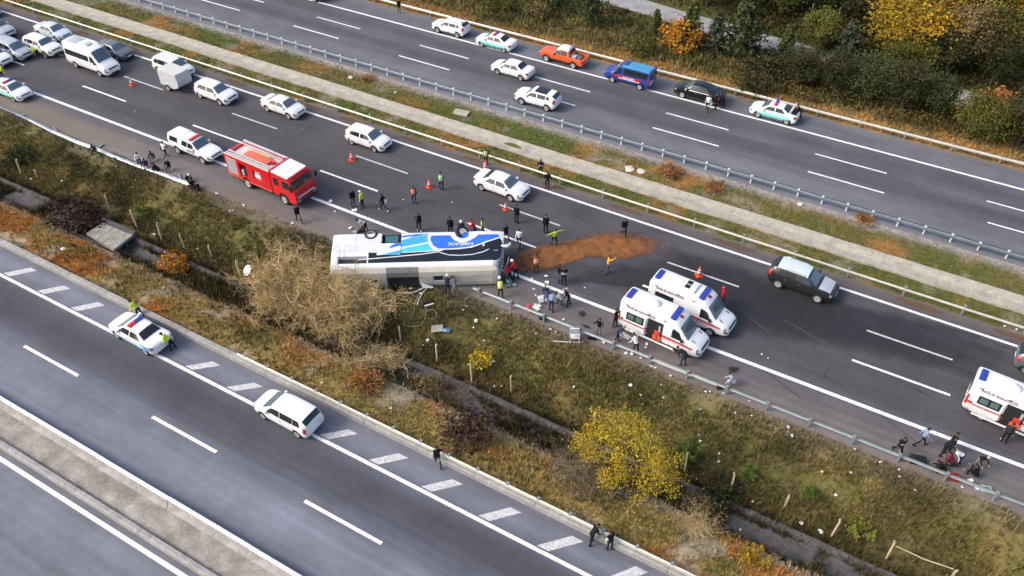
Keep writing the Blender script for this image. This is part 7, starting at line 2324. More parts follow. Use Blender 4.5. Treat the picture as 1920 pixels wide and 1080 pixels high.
# shrubs of the ditch and the median
SHRUBS = [
 ('bush_a', 'dark_shrub', 'dark maroon shrub over the channel, just above the plank bridge', 152, 428, 2.6, F_MAROON, 1.25),
 ('bush_b', 'dark_shrub', 'smaller maroon shrub left of the big dark one', 118, 392, 1.3, F_MAROON, 1.0),
 ('bush_b', 'grey_shrub', 'grey green shrub near the left edge of the ditch slope', 42, 300, 1.4, F_DARK, 1.3),
 ('tuft_a', 'green_shrub', 'small bright green shrub between the fence posts, left', 266, 404, 1.0, F_GREEN, 1.2),
 ('bush_a', 'orange_shrub', 'orange leaved shrub right of the plank bridge', 330, 508, 1.7, F_ORANGE, 1.1),
 ('bush_b', 'dark_shrub', 'dark maroon shrub on the ramp bank left of the yellow tree', 878, 822, 1.7, F_MAROON, 1.35),
 ('tuft_a', 'yellow_shrub', 'small orange and yellow shrub on the slope right of the bare bush', 903, 684, 1.3, F_YELLOW, 1.2),
 ('tuft_a', 'green_shrub', 'small green shrub at the right flank of the yellow tree', 1287, 852, 1.2, F_GREEN, 1.2),
 ('tuft_a', 'green_shrub', 'lime green tuft on the slope, lower right', 1608, 998, 1.0, F_LIME, 1.3),
 ('tuft_a', 'green_shrub', 'green tuft above the right hand fence posts', 1518, 930, 0.8, F_GREEN, 1.2),
 ('tuft_a', 'green_shrub', 'green tuft between the two right hand ditch posts', 1402, 892, 0.8, F_GREEN, 1.2),
 ('bush_b', 'grey_shrub', 'dark brushy shrub at the channel right of the yellow tree', 1350, 930, 1.2, F_DARK, 1.4),
 ('bush_a', 'tan_shrub', 'tan feathery shrub below the yellow tree, by the channel', 1300, 960, 1.4, F_TAN, 1.1),
 ('tuft_a', 'yellow_shrub', 'ochre shrub on the bank near the lower edge, right', 1410, 1048, 0.9, F_GOLD, 1.5),
 ('tuft_a', 'rust_shrub', 'rust coloured weed patch on the median beside the drain strip', 1256, 326, 0.9, F_RUST, 2.2),
 ('tuft_a', 'rust_shrub', 'orange weed patch on the median right of the rusty one', 1338, 357, 0.8, F_RUST, 2.2),
 ('tuft_a', 'rust_shrub', 'orange weed patch on the median above the white crossover', 690, 150, 0.6, F_RUST, 2.0),
 ('tuft_a', 'rust_shrub', 'orange weed patch on the median above the right lanes', 1620, 416, 0.7, F_RUST, 2.0),
 ('bush_b', 'grey_shrub', 'dull shrub on the ramp bank below the bare bush', 690, 720, 1.0, F_RUST, 1.6),
 ('bush_b', 'dark_shrub', 'brown shrub at the channel edge right of the bare bush', 800, 735, 1.2, F_TAN, 1.3),
]
for (key, nm, lb_, px, py, h, m, wd) in SHRUBS:
    plant(key, nm, lb_, 'shrub', px, py, h, m, wide=wd)

# the big bare bush in front of the coach: many arching stems with dry twigs
def bare_bush(label, roots, n_stem, h, spread, seed, m, leafm, leaves, rs=0.035, twigs=12, lean=(0, 0)):
    g = np.random.default_rng(seed)
    c = gt(*roots[0])
    t = empty('bare_bush', (c[0], c[1], c[2]))
    tag(t, label, 'bush')
    b = MB()
    tips = []
    for k in range(n_stem):
        q = gt(*roots[k % len(roots)]) - c
        a = g.uniform(0, 2 * math.pi)
        sp = spread * g.uniform(0.15, 1.0)
        top = np.array([q[0] + math.cos(a) * sp + lean[0], q[1] + math.sin(a) * sp + lean[1], h * g.uniform(0.45, 1.0) * (1.1 - 0.45 * sp / spread)])
        base = np.array([q[0] + g.normal() * 0.35, q[1] + g.normal() * 0.35, q[2] - 0.1])
        mid = base * 0.55 + top * 0.45 + np.array([0, 0, h * 0.12]) + g.normal(size=3) * 0.25
        mid2 = base * 0.22 + top * 0.78 + np.array([0, 0, h * 0.07]) + g.normal(size=3) * 0.25
        r = rs * g.uniform(0.6, 1.4)
        b.tube([base, mid, mid2, top], [r, r * 0.7, r * 0.45, r * 0.18], 4, cap=False)
        for j in range(twigs):
            s = g.uniform(0.3, 1.0)
            p0 = (base * (1 - s) ** 2 + 2 * s * (1 - s) * mid + s * s * top) if s < 0.5 else (mid * (1 - (s - .5) * 2) + top * (s - .5) * 2 + np.array([0, 0, h * 0.05 * (1 - s)]))
            d = g.normal(size=3); d[2] = abs(d[2]) * 0.5 - 0.1; d /= np.linalg.norm(d)
            ln_ = g.uniform(0.5, 1.5)
            p1 = p0 + d * ln_ * 0.5 + g.normal(size=3) * 0.08
            p2 = p0 + d * ln_ + np.array([0, 0, g.uniform(-0.25, 0.15)])
            b.tube([p0, p1, p2], [r * 0.42, r * 0.3, r * 0.15], 3, cap=False)
            for q_ in range(3):
                s2 = g.uniform(0.3, 1)
                a0 = p0 * (1 - s2) + p2 * s2
                dd = g.normal(size=3); dd /= np.linalg.norm(dd)
                e = a0 + dd * g.uniform(0.2, 0.6)
                b.tube([a0, e], [r * 0.25, r * 0.1], 3, cap=False)
                tips.append(e); tips.append(a0)
    b.build('branches', m, t, fix=False)
    tips = np.array(tips)
    sel = g.integers(0, len(tips), leaves)
    P_ = tips[sel] + g.normal(size=(leaves, 3)) * 0.16
    V = leaf_cards(P_, 0.045, g)
    vv = np.repeat(g.uniform(0.6, 1.4, leaves), 4); mm = np.repeat(g.random(leaves), 4)
    me = fast_mesh('dry_leaves', V, 4, np.stack([vv, mm, vv], 1)); me.materials.append(leafm)
    link(bpy.data.objects.new('dry_leaves', me), t)
    return t
M_TWIG = mat('twigs_tan', (0.50, 0.375, 0.19), rough=0.9, vary=0.35, scale=1.5)
M_TWIG_B = mat('twigs_brown', (0.17, 0.125, 0.075), rough=0.9, vary=0.35, scale=1.5)
F_DRY = foliage_mat('leaves_dry', (0.46, 0.335, 0.11), (0.29, 0.19, 0.08))
bare_bush('large tan leafless bush in front of the coach rear', [(565, 610), (605, 625), (525, 580), (645, 640), (580, 590), (510, 600), (670, 615), (545, 560), (690, 630), (600, 570), (650, 600)], 175, 6.3, 3.4, 91, M_TWIG, F_DRY, 27000, rs=0.043, twigs=13)
bare_bush('low tan brushwood spilling right of the large bare bush', [(700, 690), (735, 690), (670, 690)], 36, 2.0, 2.0, 92, M_TWIG, F_DRY, 1500, rs=0.028, twigs=9)
bare_bush('brown leafless brushwood left of the yellow tree', [(1090, 900), (1060, 880), (1115, 930)], 34, 2.6, 2.2, 93, M_TWIG_B, F_TAN, 1200, rs=0.028, twigs=8)
bare_bush('dry reed clump on the near channel edge below the yellow tree', [(1290, 985), (1310, 1000)], 20, 1.4, 0.9, 94, M_TWIG, F_DRY, 500, rs=0.018, twigs=5)
bare_bush('thin dark brushwood at the channel right of the bare bush', [(830, 740), (850, 755)], 18, 1.3, 1.2, 95, M_TWIG_B, F_MAROON, 500, rs=0.02, twigs=6)

# the yellow tree
p = gt(1160, 935)
t = empty('yellow_tree', tuple(p))
tag(t, 'yellow leaved tree with forked dark trunk on the ramp bank', 'tree')
g = np.random.default_rng(31)
CL = []
for (px, py, hz, r_) in ((1120, 815, 4.3, 0.9), (1160, 800, 5.0, 0.9), (1200, 810, 4.9, 1.0), (1235, 850, 4.0, 1.0), (1180, 845, 4.0, 1.0), (1225, 885, 3.2, 0.9), (1150, 860, 3.4, 0.8), (1245, 875, 3.4, 0.7), (1205, 905, 2.4, 0.7), (1100, 840, 3.6, 0.6), (1140, 895, 2.2, 0.5)):
    q = gp(px, py, p[2] + hz)
    # keep the crown round the trunk in depth
    CL.append((np.array([q[0] - p[0], q[1] - p[1], hz]), r_))
b = MB()
b.tube([(0, 0, -0.2), (0.15, 0.05, 0.7), (0.3, 0.1, 1.3)], [0.17, 0.14, 0.11], 7)
b.tube([(0.0, 0, -0.2), (-0.45, 0.05, 0.8), (-0.7, 0.3, 1.7)], [0.14, 0.10, 0.07], 7)
b.tube([(0.05, 0, 0.2), (0.75, -0.1, 1.0), (1.3, 0.0, 1.9)], [0.09, 0.07, 0.05], 6)
for k, (c_, r_) in enumerate(CL):
    base = [(0.3, 0.1, 1.3), (-0.7, 0.3, 1.7), (1.3, 0.0, 1.9)][k % 3]
    woody(b, base, [c_] + [c_ + g.normal(size=3) * r_ * 0.6 for _ in range(4)], 0.05, g)
b.build('trunk', mat('bark_dark', (0.045, 0.036, 0.03), rough=0.95, vary=0.3, scale=8), t, smooth=True)
pts, val, mixv = [], [], []
for (c_, r_) in CL:
    for s_ in range(13):
        cc_ = c_ + g.normal(size=3) * r_ * np.array([0.6, 0.6, 0.5])
        n_ = 95
        pts.append(cc_ + g.normal(size=(n_, 3)) * 0.24)
        val.append(np.full(n_, g.uniform(0.65, 1.3)) * g.uniform(0.75, 1.25, n_)); mixv.append(np.clip(g.random() + g.normal(size=n_) * 0.2, 0, 1))
P_ = np.concatenate(pts)
V = leaf_cards(P_, 0.052, g)
vv = np.repeat(np.concatenate(val), 4); mm = np.repeat(np.concatenate(mixv), 4)
me = fast_mesh('crown', V, 4, np.stack([vv, mm, vv], 1)); me.materials.append(F_YELLOW)
link(bpy.data.objects.new('crown', me), t)
# ------------------------------------------------------------------ small things
M_CONE = mat('cone_orange', (0.80, 0.085, 0.035), rough=0.5)
M_CONEW = mat('cone_white', (0.75, 0.75, 0.74), rough=0.5)
def cone(px, py, label, s=1.0):
    p = gp(px, py)
    t = empty('traffic_cone', (p[0], p[1], 0), random.uniform(0, 1.5))
    t.scale = (s, s, s)
    tag(t, label, 'traffic cone', 'traffic cones')
    MB().box(-0.24, 0.24, -0.24, 0.24, 0.005, 0.06, 0.015).build('base', M_CONE, t)
    MB().lathe([(0.19, 0.06), (0.15, 0.26), (0.105, 0.46), (0.05, 0.76), (0.035, 0.80)], 14, 'z').build('cone', M_CONE, t, angle=40)
    MB().lathe([(0.138, 0.33), (0.118, 0.43)], 14, 'z').build('white_band', M_CONEW, t, angle=40)
    MB().lathe([(0.098, 0.53), (0.077, 0.63)], 14, 'z').build('white_band', M_CONEW, t, angle=40)
cone(248, 160, 'traffic cone left of the box trailer')
cone(660, 300, 'traffic cone below the white crossover', 1.1)
cone(805, 351, 'traffic cone left of the lime vest on the open lane')
cone(948, 393, 'traffic cone on the lane line left of the uniformed pair', 0.9)
cone(910, 318, 'traffic cone at the tail of the white saloon by the median rail', 1.15)
cone(1310, 517, 'traffic cone on the lane line above the second ambulance', 1.1)

# fence posts of the ditch
M_POST = mat('fence_post_wood', (0.52, 0.43, 0.28), rough=0.9, vary=0.2, scale=4)
FP = [(29, 300, 40, 325, 'leftmost'), (65, 320, 71, 334, 'second from the left'), (197, 370, 208, 399, 'above the maroon shrub'), (247, 395, 257, 426, 'left of the small green shrub'), (289, 416, 304, 451, 'right of the plank bridge'),
      (339, 440, 347, 467, 'above the orange shrub'), (391, 461, 397, 480, 'between orange shrub and white disc'), (445, 486, 452, 520, 'just left of the white disc'), (749, 615, 752, 642, 'first right of the bare bush'),
      (817, 646, 820, 678, 'second right of the bare bush'), (883, 684, 885, 712, 'below the small yellow shrub'), (956, 707, 959, 737, 'right of the small yellow shrub'), (1115, 776, 1114, 800, 'behind the yellow tree top'),
      (1292, 851, 1284, 881, 'right of the yellow tree'), (1379, 889, 1369, 921, 'second right of the yellow tree'), (1476, 931, 1471, 950, 'above the lower right channel'), (1572, 974, 1559, 1005, 'left of the lime green tuft'),
      (1680, 1021, 1662, 1047, 'at the fallen fence bar'), (1790, 1069, 1778, 1092, 'cut by the lower picture edge')]
posts = []
for (ax, ay, bx, by, w) in FP:
    q = gt(bx, by)
    # height from the surveyed top
    r = math.hypot(q[0], q[1]); d = view_ray(ax, ay)
    hz = CAM_H + d[2] * r / math.hypot(d[0], d[1]) - q[2]
    hz = min(max(hz, 0.8), 1.7)
    b = MB()
    b.box(-0.05, 0.05, -0.05, 0.05, -0.3, hz - 0.1, 0.012)
    b.obox((0.03, 0, hz - 0.02), (0.09, 0.09, 0.24), Matrix.Rotation(0.35, 3, 'Y'))
    o = b.build('fence_post', M_POST)
    o.location = tuple(q); o.rotation_euler = (random.uniform(-.05, .05), random.uniform(-.05, .05), random.uniform(0, 3))
    tag(o, 'thin pale fence post in the ditch, ' + w, 'fence post', 'fence posts along the ditch')
a, b_ = gt(1675, 1034), gt(1782, 1076)
d = Vector(b_ - a)
o = MB().tube([tuple(a + np.array([0, 0, 0.55])), tuple((a + b_) / 2 + np.array([0, 0, 0.38])), tuple(b_ + np.array([0, 0, 0.5]))], 0.035, 6).build('fence_bar', M_POST)
tag(o, 'tan bar strung between two fence posts at lower right', 'fence bar')

# white pipe frame in the wood
q0, q1 = gt(1520, 30), gt(1570, 38)
t = empty('pipe_frame', tuple((q0 + q1) / 2))
tag(t, 'white pipe frame like a low gate in the upper right wood', 'frame')
c = (q0 + q1) / 2
for q in (q0, q1):
    MB().tube([tuple(q - c + np.array([0, 0, -0.2])), tuple(q - c + np.array([0, 0, 1.5]))], 0.07, 6).build('upright', P_OFFWHITE, t)
MB().tube([tuple(q0 - c + np.array([0, 0, 0.1])), tuple(q1 - c + np.array([0, 0, 0.1]))], 0.07, 6).build('crossbar', P_OFFWHITE, t)

# stones and covers
def rock(px, py, s, label, m, cat='stone', name='stone', flat=0.5, group=None, terr=True):
    q = gt(px, py) if terr else np.array([*gp(px, py), 0])
    bm = bmesh.new()
    bmesh.ops.create_icosphere(bm, subdivisions=2, radius=s)
    sd_ = random.randint(0, 999)
    for v_ in bm.verts:
        k = 0.75 + 0.5 * float(noise2(v_.co.x / s * 1.7 + 5, v_.co.y / s * 1.7 + v_.co.z / s, 0.7, sd_))
        v_.co = Vector((v_.co.x * k, v_.co.y * k, v_.co.z * k * flat))
    me_ = bpy.data.meshes.new(name); bm.to_mesh(me_); bm.free(); me_.materials.append(m)
    o = link(bpy.data.objects.new(name, me_)); o.location = (q[0], q[1], q[2] + s * flat * 0.4)
    return tag(o, label, cat, group)
M_STONE = mat('stone_pale', (0.55, 0.53, 0.47), rough=0.9, vary=0.2, scale=4)
rock(658, 146, 0.28, 'pale round stone on the median grass left of the orange weeds', M_STONE)
rock(1500, 384, 0.25, 'pale stone on the median grass below the right lane dashes', M_STONE)
rock(1180, 317, 0.45, 'flat pale stone on the median beside the rusty weed patch, left', M_STONE, flat=0.25)
rock(1202, 322, 0.38, 'flat pale stone on the median beside the rusty weed patch, right', M_STONE, flat=0.25)
rock(742, 174, 0.16, 'small white stone on the median, left of the concrete cover', M_STONE)
rock(1795, 184, 0.9, 'pale stone patch in the thicket beyond the far verge, right', M_STONE, flat=0.4)
rock(1655, 132, 1.0, 'pale stone patch in the hollow below the wood', M_STONE, flat=0.4)
q = gt(865, 213)
o = MB().box(-0.75, 0.75, -0.42, 0.42, -0.1, 0.14, 0.03).build('concrete_cover', M_CONC_L)
o.location = (q[0], q[1], q[2] + 0.05); o.rotation_euler = (0, 0, 0.15)
tag(o, 'square concrete cover lying on the median grass', 'manhole cover')

# litter and wreck debris
M_LIT = mat('litter_white', (0.74, 0.73, 0.71), rough=0.7)
M_LITB = mat('litter_blue', (0.20, 0.33, 0.55), rough=0.7)
def scrap(px, py, s, label=None, m=None, terr=True, name='paper_scrap', group='scattered white scraps', cat='litter', seed=0):
    q = gt(px, py) if terr else np.array([*gp(px, py), 0.0])
    g_ = random.Random(int(px * 31 + py))
    b = MB()
    n = 7
    top = [(math.cos(2 * math.pi * k / n) * s * g_.uniform(0.6, 1.1), math.sin(2 * math.pi * k / n) * s * g_.uniform(0.45, 0.9), g_.uniform(0.02, s * 0.7)) for k in range(n)]
    v = top + [(0, 0, s * g_.uniform(0.2, 0.8))] + [(p_[0], p_[1], p_[2] - 0.015) for p_ in top] + [(0, 0, 0.0)]
    f = [(k, (k + 1) % n, n) for k in range(n)] + [((k + 1) % n + n + 1, k + n + 1, 2 * n + 1) for k in range(n)] + [(k, k + n + 1, (k + 1) % n + n + 1, (k + 1) % n) for k in range(n)]
    o = b.add(v, f).build(name, m or M_LIT)
    o.location = (q[0], q[1], q[2] + (0.12 if terr else 0.01)); o.rotation_euler = (0, 0, g_.uniform(0, 6))
    return tag(o, label or 'crumpled white scrap scattered around the crash', cat, group)
for (px, py, s, tr) in ((770, 544, .3, 1), (790, 553, .2, 1), (818, 545, .1, 1), (757, 587, .1, 1), (869, 584, .1, 1), (875, 577, .12, 1), (892, 605, .25, 1), (932, 600, .12, 1), (888, 617, .14, 1), (908, 641, .12, 1), (802, 641, .22, 1), (794, 650, .1, 1),
        (925, 680, .22, 1), (927, 727, .14, 1), (940, 727, .1, 1), (1012, 575, .3, 0), (1003, 572, .22, 0), (1001, 543, .22, 0), (1004, 554, .16, 0), (1062, 542, .14, 0), (1025, 531, .28, 0), (1023, 519, .24, 0), (998, 523, .2, 0), (1096, 540, .12, 0),
        (1056, 600, .2, 0), (1068, 610, .14, 0), (1131, 645, .2, 1), (1150, 655, .16, 1), (1173, 665, .26, 1), (1184, 667, .28, 1), (1201, 674, .16, 1), (1212, 646, .26, 0), (1210, 652, .14, 0), (1238, 646, .14, 0), (1262, 658, .14, 0), (1222, 690, .12, 1), (1228, 692, .16, 1), (1219, 688, .1, 1), (1257, 707, .14, 1),
        (1032, 620, .18, 1), (1042, 625, .12, 1), (1005, 628, .12, 1), (1075, 728, .16, 1), (1182, 725, .24, 1), (1201, 743, .14, 1), (1239, 724, .1, 1), (1243, 748, .12, 1), (1322, 737, .14, 1), (1330, 737, .14, 1), (1355, 740, .1, 1), (1404, 754, .1, 1), (1313, 770, .12, 1), (1378, 777, .14, 1), (1408, 782, .12, 1),
        (1477, 804, .18, 1), (1484, 820, .2, 1), (1540, 887, .14, 1), (1594, 889, .16, 1), (1566, 931, .18, 1), (1684, 883, .14, 1), (1685, 896, .14, 1), (1601, 845, .12, 1), (1649, 869, .14, 1), (1817, 904, .26, 1), (1831, 920, .24, 1), (1802, 916, .14, 1), (1714, 921, .1, 1), (1501, 983, .22, 1), (1537, 1000, .28, 1),
        (219, 314, .12, 1), (255, 340, .1, 1), (250, 354, .12, 1), (60, 338, .2, 1), (117, 342, .2, 1), (407, 364, .24, 0), (432, 398, .14, 1), (437, 397, .12, 1), (457, 386, .18, 0), (628, 397, .16, 0), (658, 428, .3, 0), (620, 379, .35, 0), (665, 395, .35, 0), (756, 375, .12, 0), (848, 380, .1, 0), (548, 420, .25, 0),
        (290, 442, .2, 1), (345, 502, .2, 1), (371, 469, .14, 1), (240, 463, .14, 1), (345, 465, .1, 1), (120, 470, .3, 1), (179, 985, .08, 1), (391, 1040, .08, 1), (605, 720, .16, 1), (733, 768, .16, 1), (1310, 818, .1, 1), (1312, 830, .14, 1), (1348, 853, .14, 1), (1347, 868, .14, 1), (1410, 943, .12, 1), (1387, 996, .14, 1),
        (254, 208, .1, 0), (568, 243, .08, 0), (1036, 346, .1, 0), (1428, 665, .12, 0), (1440, 672, .1, 0), (1883, 612, .16, 0), (1906, 618, .14, 0), (741, 174, .1, 1), (783, 177, .1, 1), (1663, 430, .1, 1), (1751, 463, .12, 1)):
    if py < 300 and px > 600:
        w = 'on the median grass'
    elif tr and px < 460:
        w = 'in the ditch at the left'
    elif tr and px < 1000:
        w = 'on the slope below the coach'
    elif tr and px < 1420:
        w = 'on the grass behind the ambulances' if py < 760 else 'in the ditch right of the yellow tree'
    elif tr:
        w = 'on the slope at the lower right'
    else:
        w = 'on the asphalt left of the coach' if px < 900 else 'on the asphalt right of the coach'
    scrap(px, py, s * 0.72, 'crumpled white scrap lying ' + w, terr=bool(tr), group='white scraps ' + w)
# bigger single pieces
q = gt(468, 514)
o = MB().lathe([(0.02, 0.0), (0.25, 0.03), (0.42, 0.12), (0.44, 0.14), (0.42, 0.15), (0.24, 0.06), (0.02, 0.03)], 18, 'z').build('white_disc', M_LIT, smooth=True)
o.location = (q[0], q[1], q[2] + 0.35); o.rotation_euler = (0.7, 0.2, -0.6)
tag(o, 'round white dish lying at the left flank of the bare bush', 'dish')
q = gt(820, 620)
o = MB().box(-0.42, 0.42, -0.3, 0.3, 0, 0.05, 0.01).box(-0.42, 0.42, -0.02, 0.02, 0.05, 0.06).build('grey_board', mat('panel_grey', (0.36, 0.36, 0.31), rough=0.7, vary=0.2, scale=5))
o.location = (q[0], q[1], q[2] + 0.2); o.rotation_euler = (0.15, -0.15, 0.5)
tag(o, 'grey torn board lying on the ditch slope below the coach roof', 'board')
scrap(838, 624, 0.42, 'pale blue cloth lying beside the torn grey panel', M_LITB, True, 'blue_cloth', None, 'cloth')
scrap(219, 297, 0.4, 'blue bundle on the fallen guardrail right of the lone sitter', mat('bundle_blue', (0.04, 0.07, 0.26), rough=0.8), False, 'blue_bundle', None, 'bundle')
scrap(670, 438, 0.4, 'lilac cloth on the road behind the coach rear', mat('cloth_lilac2', (0.35, 0.34, 0.46), rough=0.8), False, 'lilac_cloth', None, 'cloth')
def tube_thing(name, label, cat, pts, r, m, terr=True, up=0.1):
    P_ = []
    for (x_, y_) in pts:
        q = gt(x_, y_) if terr else np.array([*gp(x_, y_), 0])
        P_.append(q + np.array([0, 0, up]))
    # smooth through the points
    P_ = np.array(P_); tt = np.arange(len(P_)); qq = np.linspace(0, len(P_) - 1, len(P_) * 5)
    S = np.stack([pchip(tt, P_[:, i], qq) for i in range(3)], 1)
    o = MB().tube([tuple(p_) for p_ in S], r, 6).build(name, m, smooth=True)
    return tag(o, label, cat)
tube_thing('pale_hose', 'pale hose trailing from the coach roof into the grass', 'hose', [(803, 540), (792, 552), (785, 565), (783, 575)], 0.05, M_LIT)
tube_thing('torn_cable', 'second pale hose beside the first below the coach roof', 'hose', [(798, 538), (787, 551), (780, 566), (776, 590)], 0.03, MATS['panel_grey'])
tube_thing('tan_hose', 'tan hose coiled on the slope beside the grey panel', 'hose', [(800, 580), (797, 600), (790, 611), (760, 613), (757, 605)], 0.03, M_POST)
tube_thing('hose_loop', 'tan hose loop on the slope above the grey panel', 'hose', [(801, 598), (815, 600), (819, 590), (812, 582), (800, 586)], 0.025, M_POST)
q = gt(804, 573)
t = empty('seat_frame', (q[0], q[1], q[2] + 0.15), 0.9)
tag(t, 'black and white torn seat frame below the coach roof', 'seat')
MB().box(-0.35, 0.35, -0.2, -0.08, 0, 0.1, 0.02).build('cushion', M_LIT, t)
MB().box(-0.35, 0.35, 0.02, 0.2, 0, 0.14, 0.02).build('backrest', M_BLACK, t)
# white wheeled frame on the grass behind the rail
q = gt(1077, 640)
t = empty('folded_trolley', (q[0], q[1], q[2] + 0.1), 0.5)
tag(t, 'white wheeled frame lying on the grass behind the guardrail', 'trolley')
for yy in (-0.28, 0.28):
    MB().tube([(-0.3, yy, 0.05), (-0.3, yy, 0.85), (0.3, yy, 0.85), (0.3, yy, 0.05)], 0.035, 6).build('frame_loop', M_LIT, t)
MB().box(-0.3, 0.3, -0.26, 0.26, 0.38, 0.46, 0.02).build('seat', M_LIT, t)
MB().box(-0.3, 0.3, -0.26, 0.26, 0.78, 0.83, 0.02).build('backrest', M_GALV, t)
MB().tube([(-1.5, -0.2, 0.12), (-0.3, -0.25, 0.05), (0.5, -0.2, 0.05)], 0.03, 6).build('pole', M_LIT, t)
for xx in (-0.3, 0.55):
    MB().lathe([(0.12, -0.03), (0.12, 0.03)], 12, 'y', (xx, -0.25, 0.1)).build('wheel', M_GALV, t)
# red and white things at the rail
q = gp(991, 588)
t = empty('red_harness', (q[0], q[1], 0), 0.3)
tag(t, 'red and white rescue gear hung over the guardrail below the casualty', 'rescue gear')
MB().box(-0.16, 0.16, -0.1, 0.1, 0.35, 0.85, 0.06).build('red_pack', mat('gear_red', (0.55, 0.05, 0.05), rough=0.7), t, smooth=True)
MB().box(-0.18, 0.0, -0.12, 0.12, 0.55, 0.66, 0.02).build('white_strap', M_LIT, t)
MB().box(0.02, 0.2, -0.11, 0.11, 0.15, 0.45, 0.05).build('red_pouch', MATS['gear_red'], t, smooth=True)
def bag(px, py, sx, sy, sz, m, label, cat='bag', name='travel_bag', rot=0.3, z=0.0):
    q = gp(px, py, z)
    t = empty(name, (q[0], q[1], z), rot)
    tag(t, label, cat)
    MB().box(-sx, sx, -sy, sy, 0, sz, min(sx, sy, sz) * 0.35).build('bag_body', m, t, smooth=True)
    MB().tube([(-sx * 0.5, 0, sz * 0.97), (-sx * 0.3, 0, sz + 0.1), (sx * 0.3, 0, sz + 0.1), (sx * 0.5, 0, sz * 0.97)], 0.018, 5).build('handle', M_BLACK, t)
bag(1017, 598, 0.24, 0.18, 0.3, M_BLACK, 'black bag on the verge right of the red rescue gear')
bag(1110, 634, 0.3, 0.2, 0.34, M_BLACK, 'black bag at the guardrail beside the photographer')
bag(1719, 866, 0.45, 0.25, 0.42, M_BLACK, 'black bag at the guardrail between the striped person and the group')
bag(1786, 898, 0.32, 0.2, 0.38, mat('bag_dark_red', (0.34, 0.02, 0.035), rough=0.7), 'dark red bag under the guardrail in the right hand group')
bag(1763, 884, 0.3, 0.22, 0.3, M_BLACK, 'black bag behind the guardrail left of the dark red bag')
bag(722, 380, 0.16, 0.12, 0.3, M_LIT, 'white bundle carried by the walking person in black', 'bundle', 'white_bundle', z=0.75)
bag(1848, 918, 0.32, 0.22, 0.14, mat('bag_clear', (0.40, 0.52, 0.50), rough=0.4), 'greenish clear plastic bag by the guardrail, far right', 'bag', 'plastic_bag')
q = gp(1212, 628)
# stretcher sheet and board at the casualty
q = gp(1006, 578)
o = MB().box(-0.28, 0.28, -0.16, 0.16, 0.01, 0.06, 0.01).build('first_aid_board', M_LIT)
o.location = (q[0], q[1], 0); o.rotation_euler = (0, 0, -0.4)
tag(o, 'white board lying on the asphalt near the guardrail below the casualty', 'board')
q = gp(1018, 566)
t = empty('aid_bag', (q[0], q[1], 0), 0.8)
tag(t, 'grey white aid bag open beside the casualty', 'bag')
MB().box(-0.3, 0.3, -0.2, 0.2, 0.0, 0.2, 0.05).build('bag_body', P_SILVER, t)
MB().obox((0, 0.3, 0.18), (0.6, 0.3, 0.04), Matrix.Rotation(0.6, 3, 'X')).build('lid', M_LIT, t)
# ground mats on the asphalt behind the open ambulance
q = gp(1172, 630)
o = MB().box(-0.42, 0.42, -0.2, 0.2, 0.008, 0.05, 0.01).build('folded_sheet', P_SILVER)
o.location = (q[0], q[1], 0); o.rotation_euler = (0, 0, -0.25)
tag(o, 'pale folded sheet on the asphalt beside the open ambulance step', 'sheet')

# ------------------------------------------------------------------ stains and spilt sand
def stain_mat(name, c, rough, amt, scale=1.2, thr=(0.35, 0.6), spec=0.5, c2=None):
    m = bpy.data.materials.new(name)
    m.use_nodes = True
    nt = m.node_tree
    p = nt.nodes['Principled BSDF']
    p.inputs['Base Color'].default_value = (*c, 1)
    p.inputs['Roughness'].default_value = rough
    p.inputs['Specular IOR Level'].default_value = spec
    tc = nt.nodes.new('ShaderNodeTexCoord')
    nz = nt.nodes.new('ShaderNodeTexNoise'); nz.inputs['Scale'].default_value = scale; nz.inputs['Detail'].default_value = 7; nz.inputs['Roughness'].default_value = 0.65
    nt.links.new(tc.outputs['Object'], nz.inputs['Vector'])
    at = nt.nodes.new('ShaderNodeAttribute'); at.attribute_name = 'Col'
    ad = nt.nodes.new('ShaderNodeMath'); ad.operation = 'ADD'
    sc = nt.nodes.new('ShaderNodeMath'); sc.operation = 'MULTIPLY_ADD'; sc.inputs[1].default_value = 1.1; sc.inputs[2].default_value = -0.55
    nt.links.new(nz.outputs['Fac'], sc.inputs[0])
    nt.links.new(at.outputs['Fac'], ad.inputs[0]); nt.links.new(sc.outputs[0], ad.inputs[1])
    mr = nt.nodes.new('ShaderNodeMapRange'); mr.inputs[1].default_value = thr[0]; mr.inputs[2].default_value = thr[1]; mr.inputs[3].default_value = 0; mr.inputs[4].default_value = amt
    nt.links.new(ad.outputs[0], mr.inputs[0]); nt.links.new(mr.outputs[0], p.inputs['Alpha'])
    if c2:
        n2 = nt.nodes.new('ShaderNodeTexNoise'); n2.inputs['Scale'].default_value = 1.6; n2.inputs['Detail'].default_value = 8
        nt.links.new(tc.outputs['Object'], n2.inputs['Vector'])
        r2 = nt.nodes.new('ShaderNodeValToRGB'); r2.color_ramp.elements[0].position = 0.38; r2.color_ramp.elements[1].position = 0.64
        r2.color_ramp.elements[0].color = (*c, 1); r2.color_ramp.elements[1].color = (*c2, 1)
        nt.links.new(n2.outputs['Fac'], r2.inputs[0]); nt.links.new(r2.outputs[0], p.inputs['Base Color'])
    return m
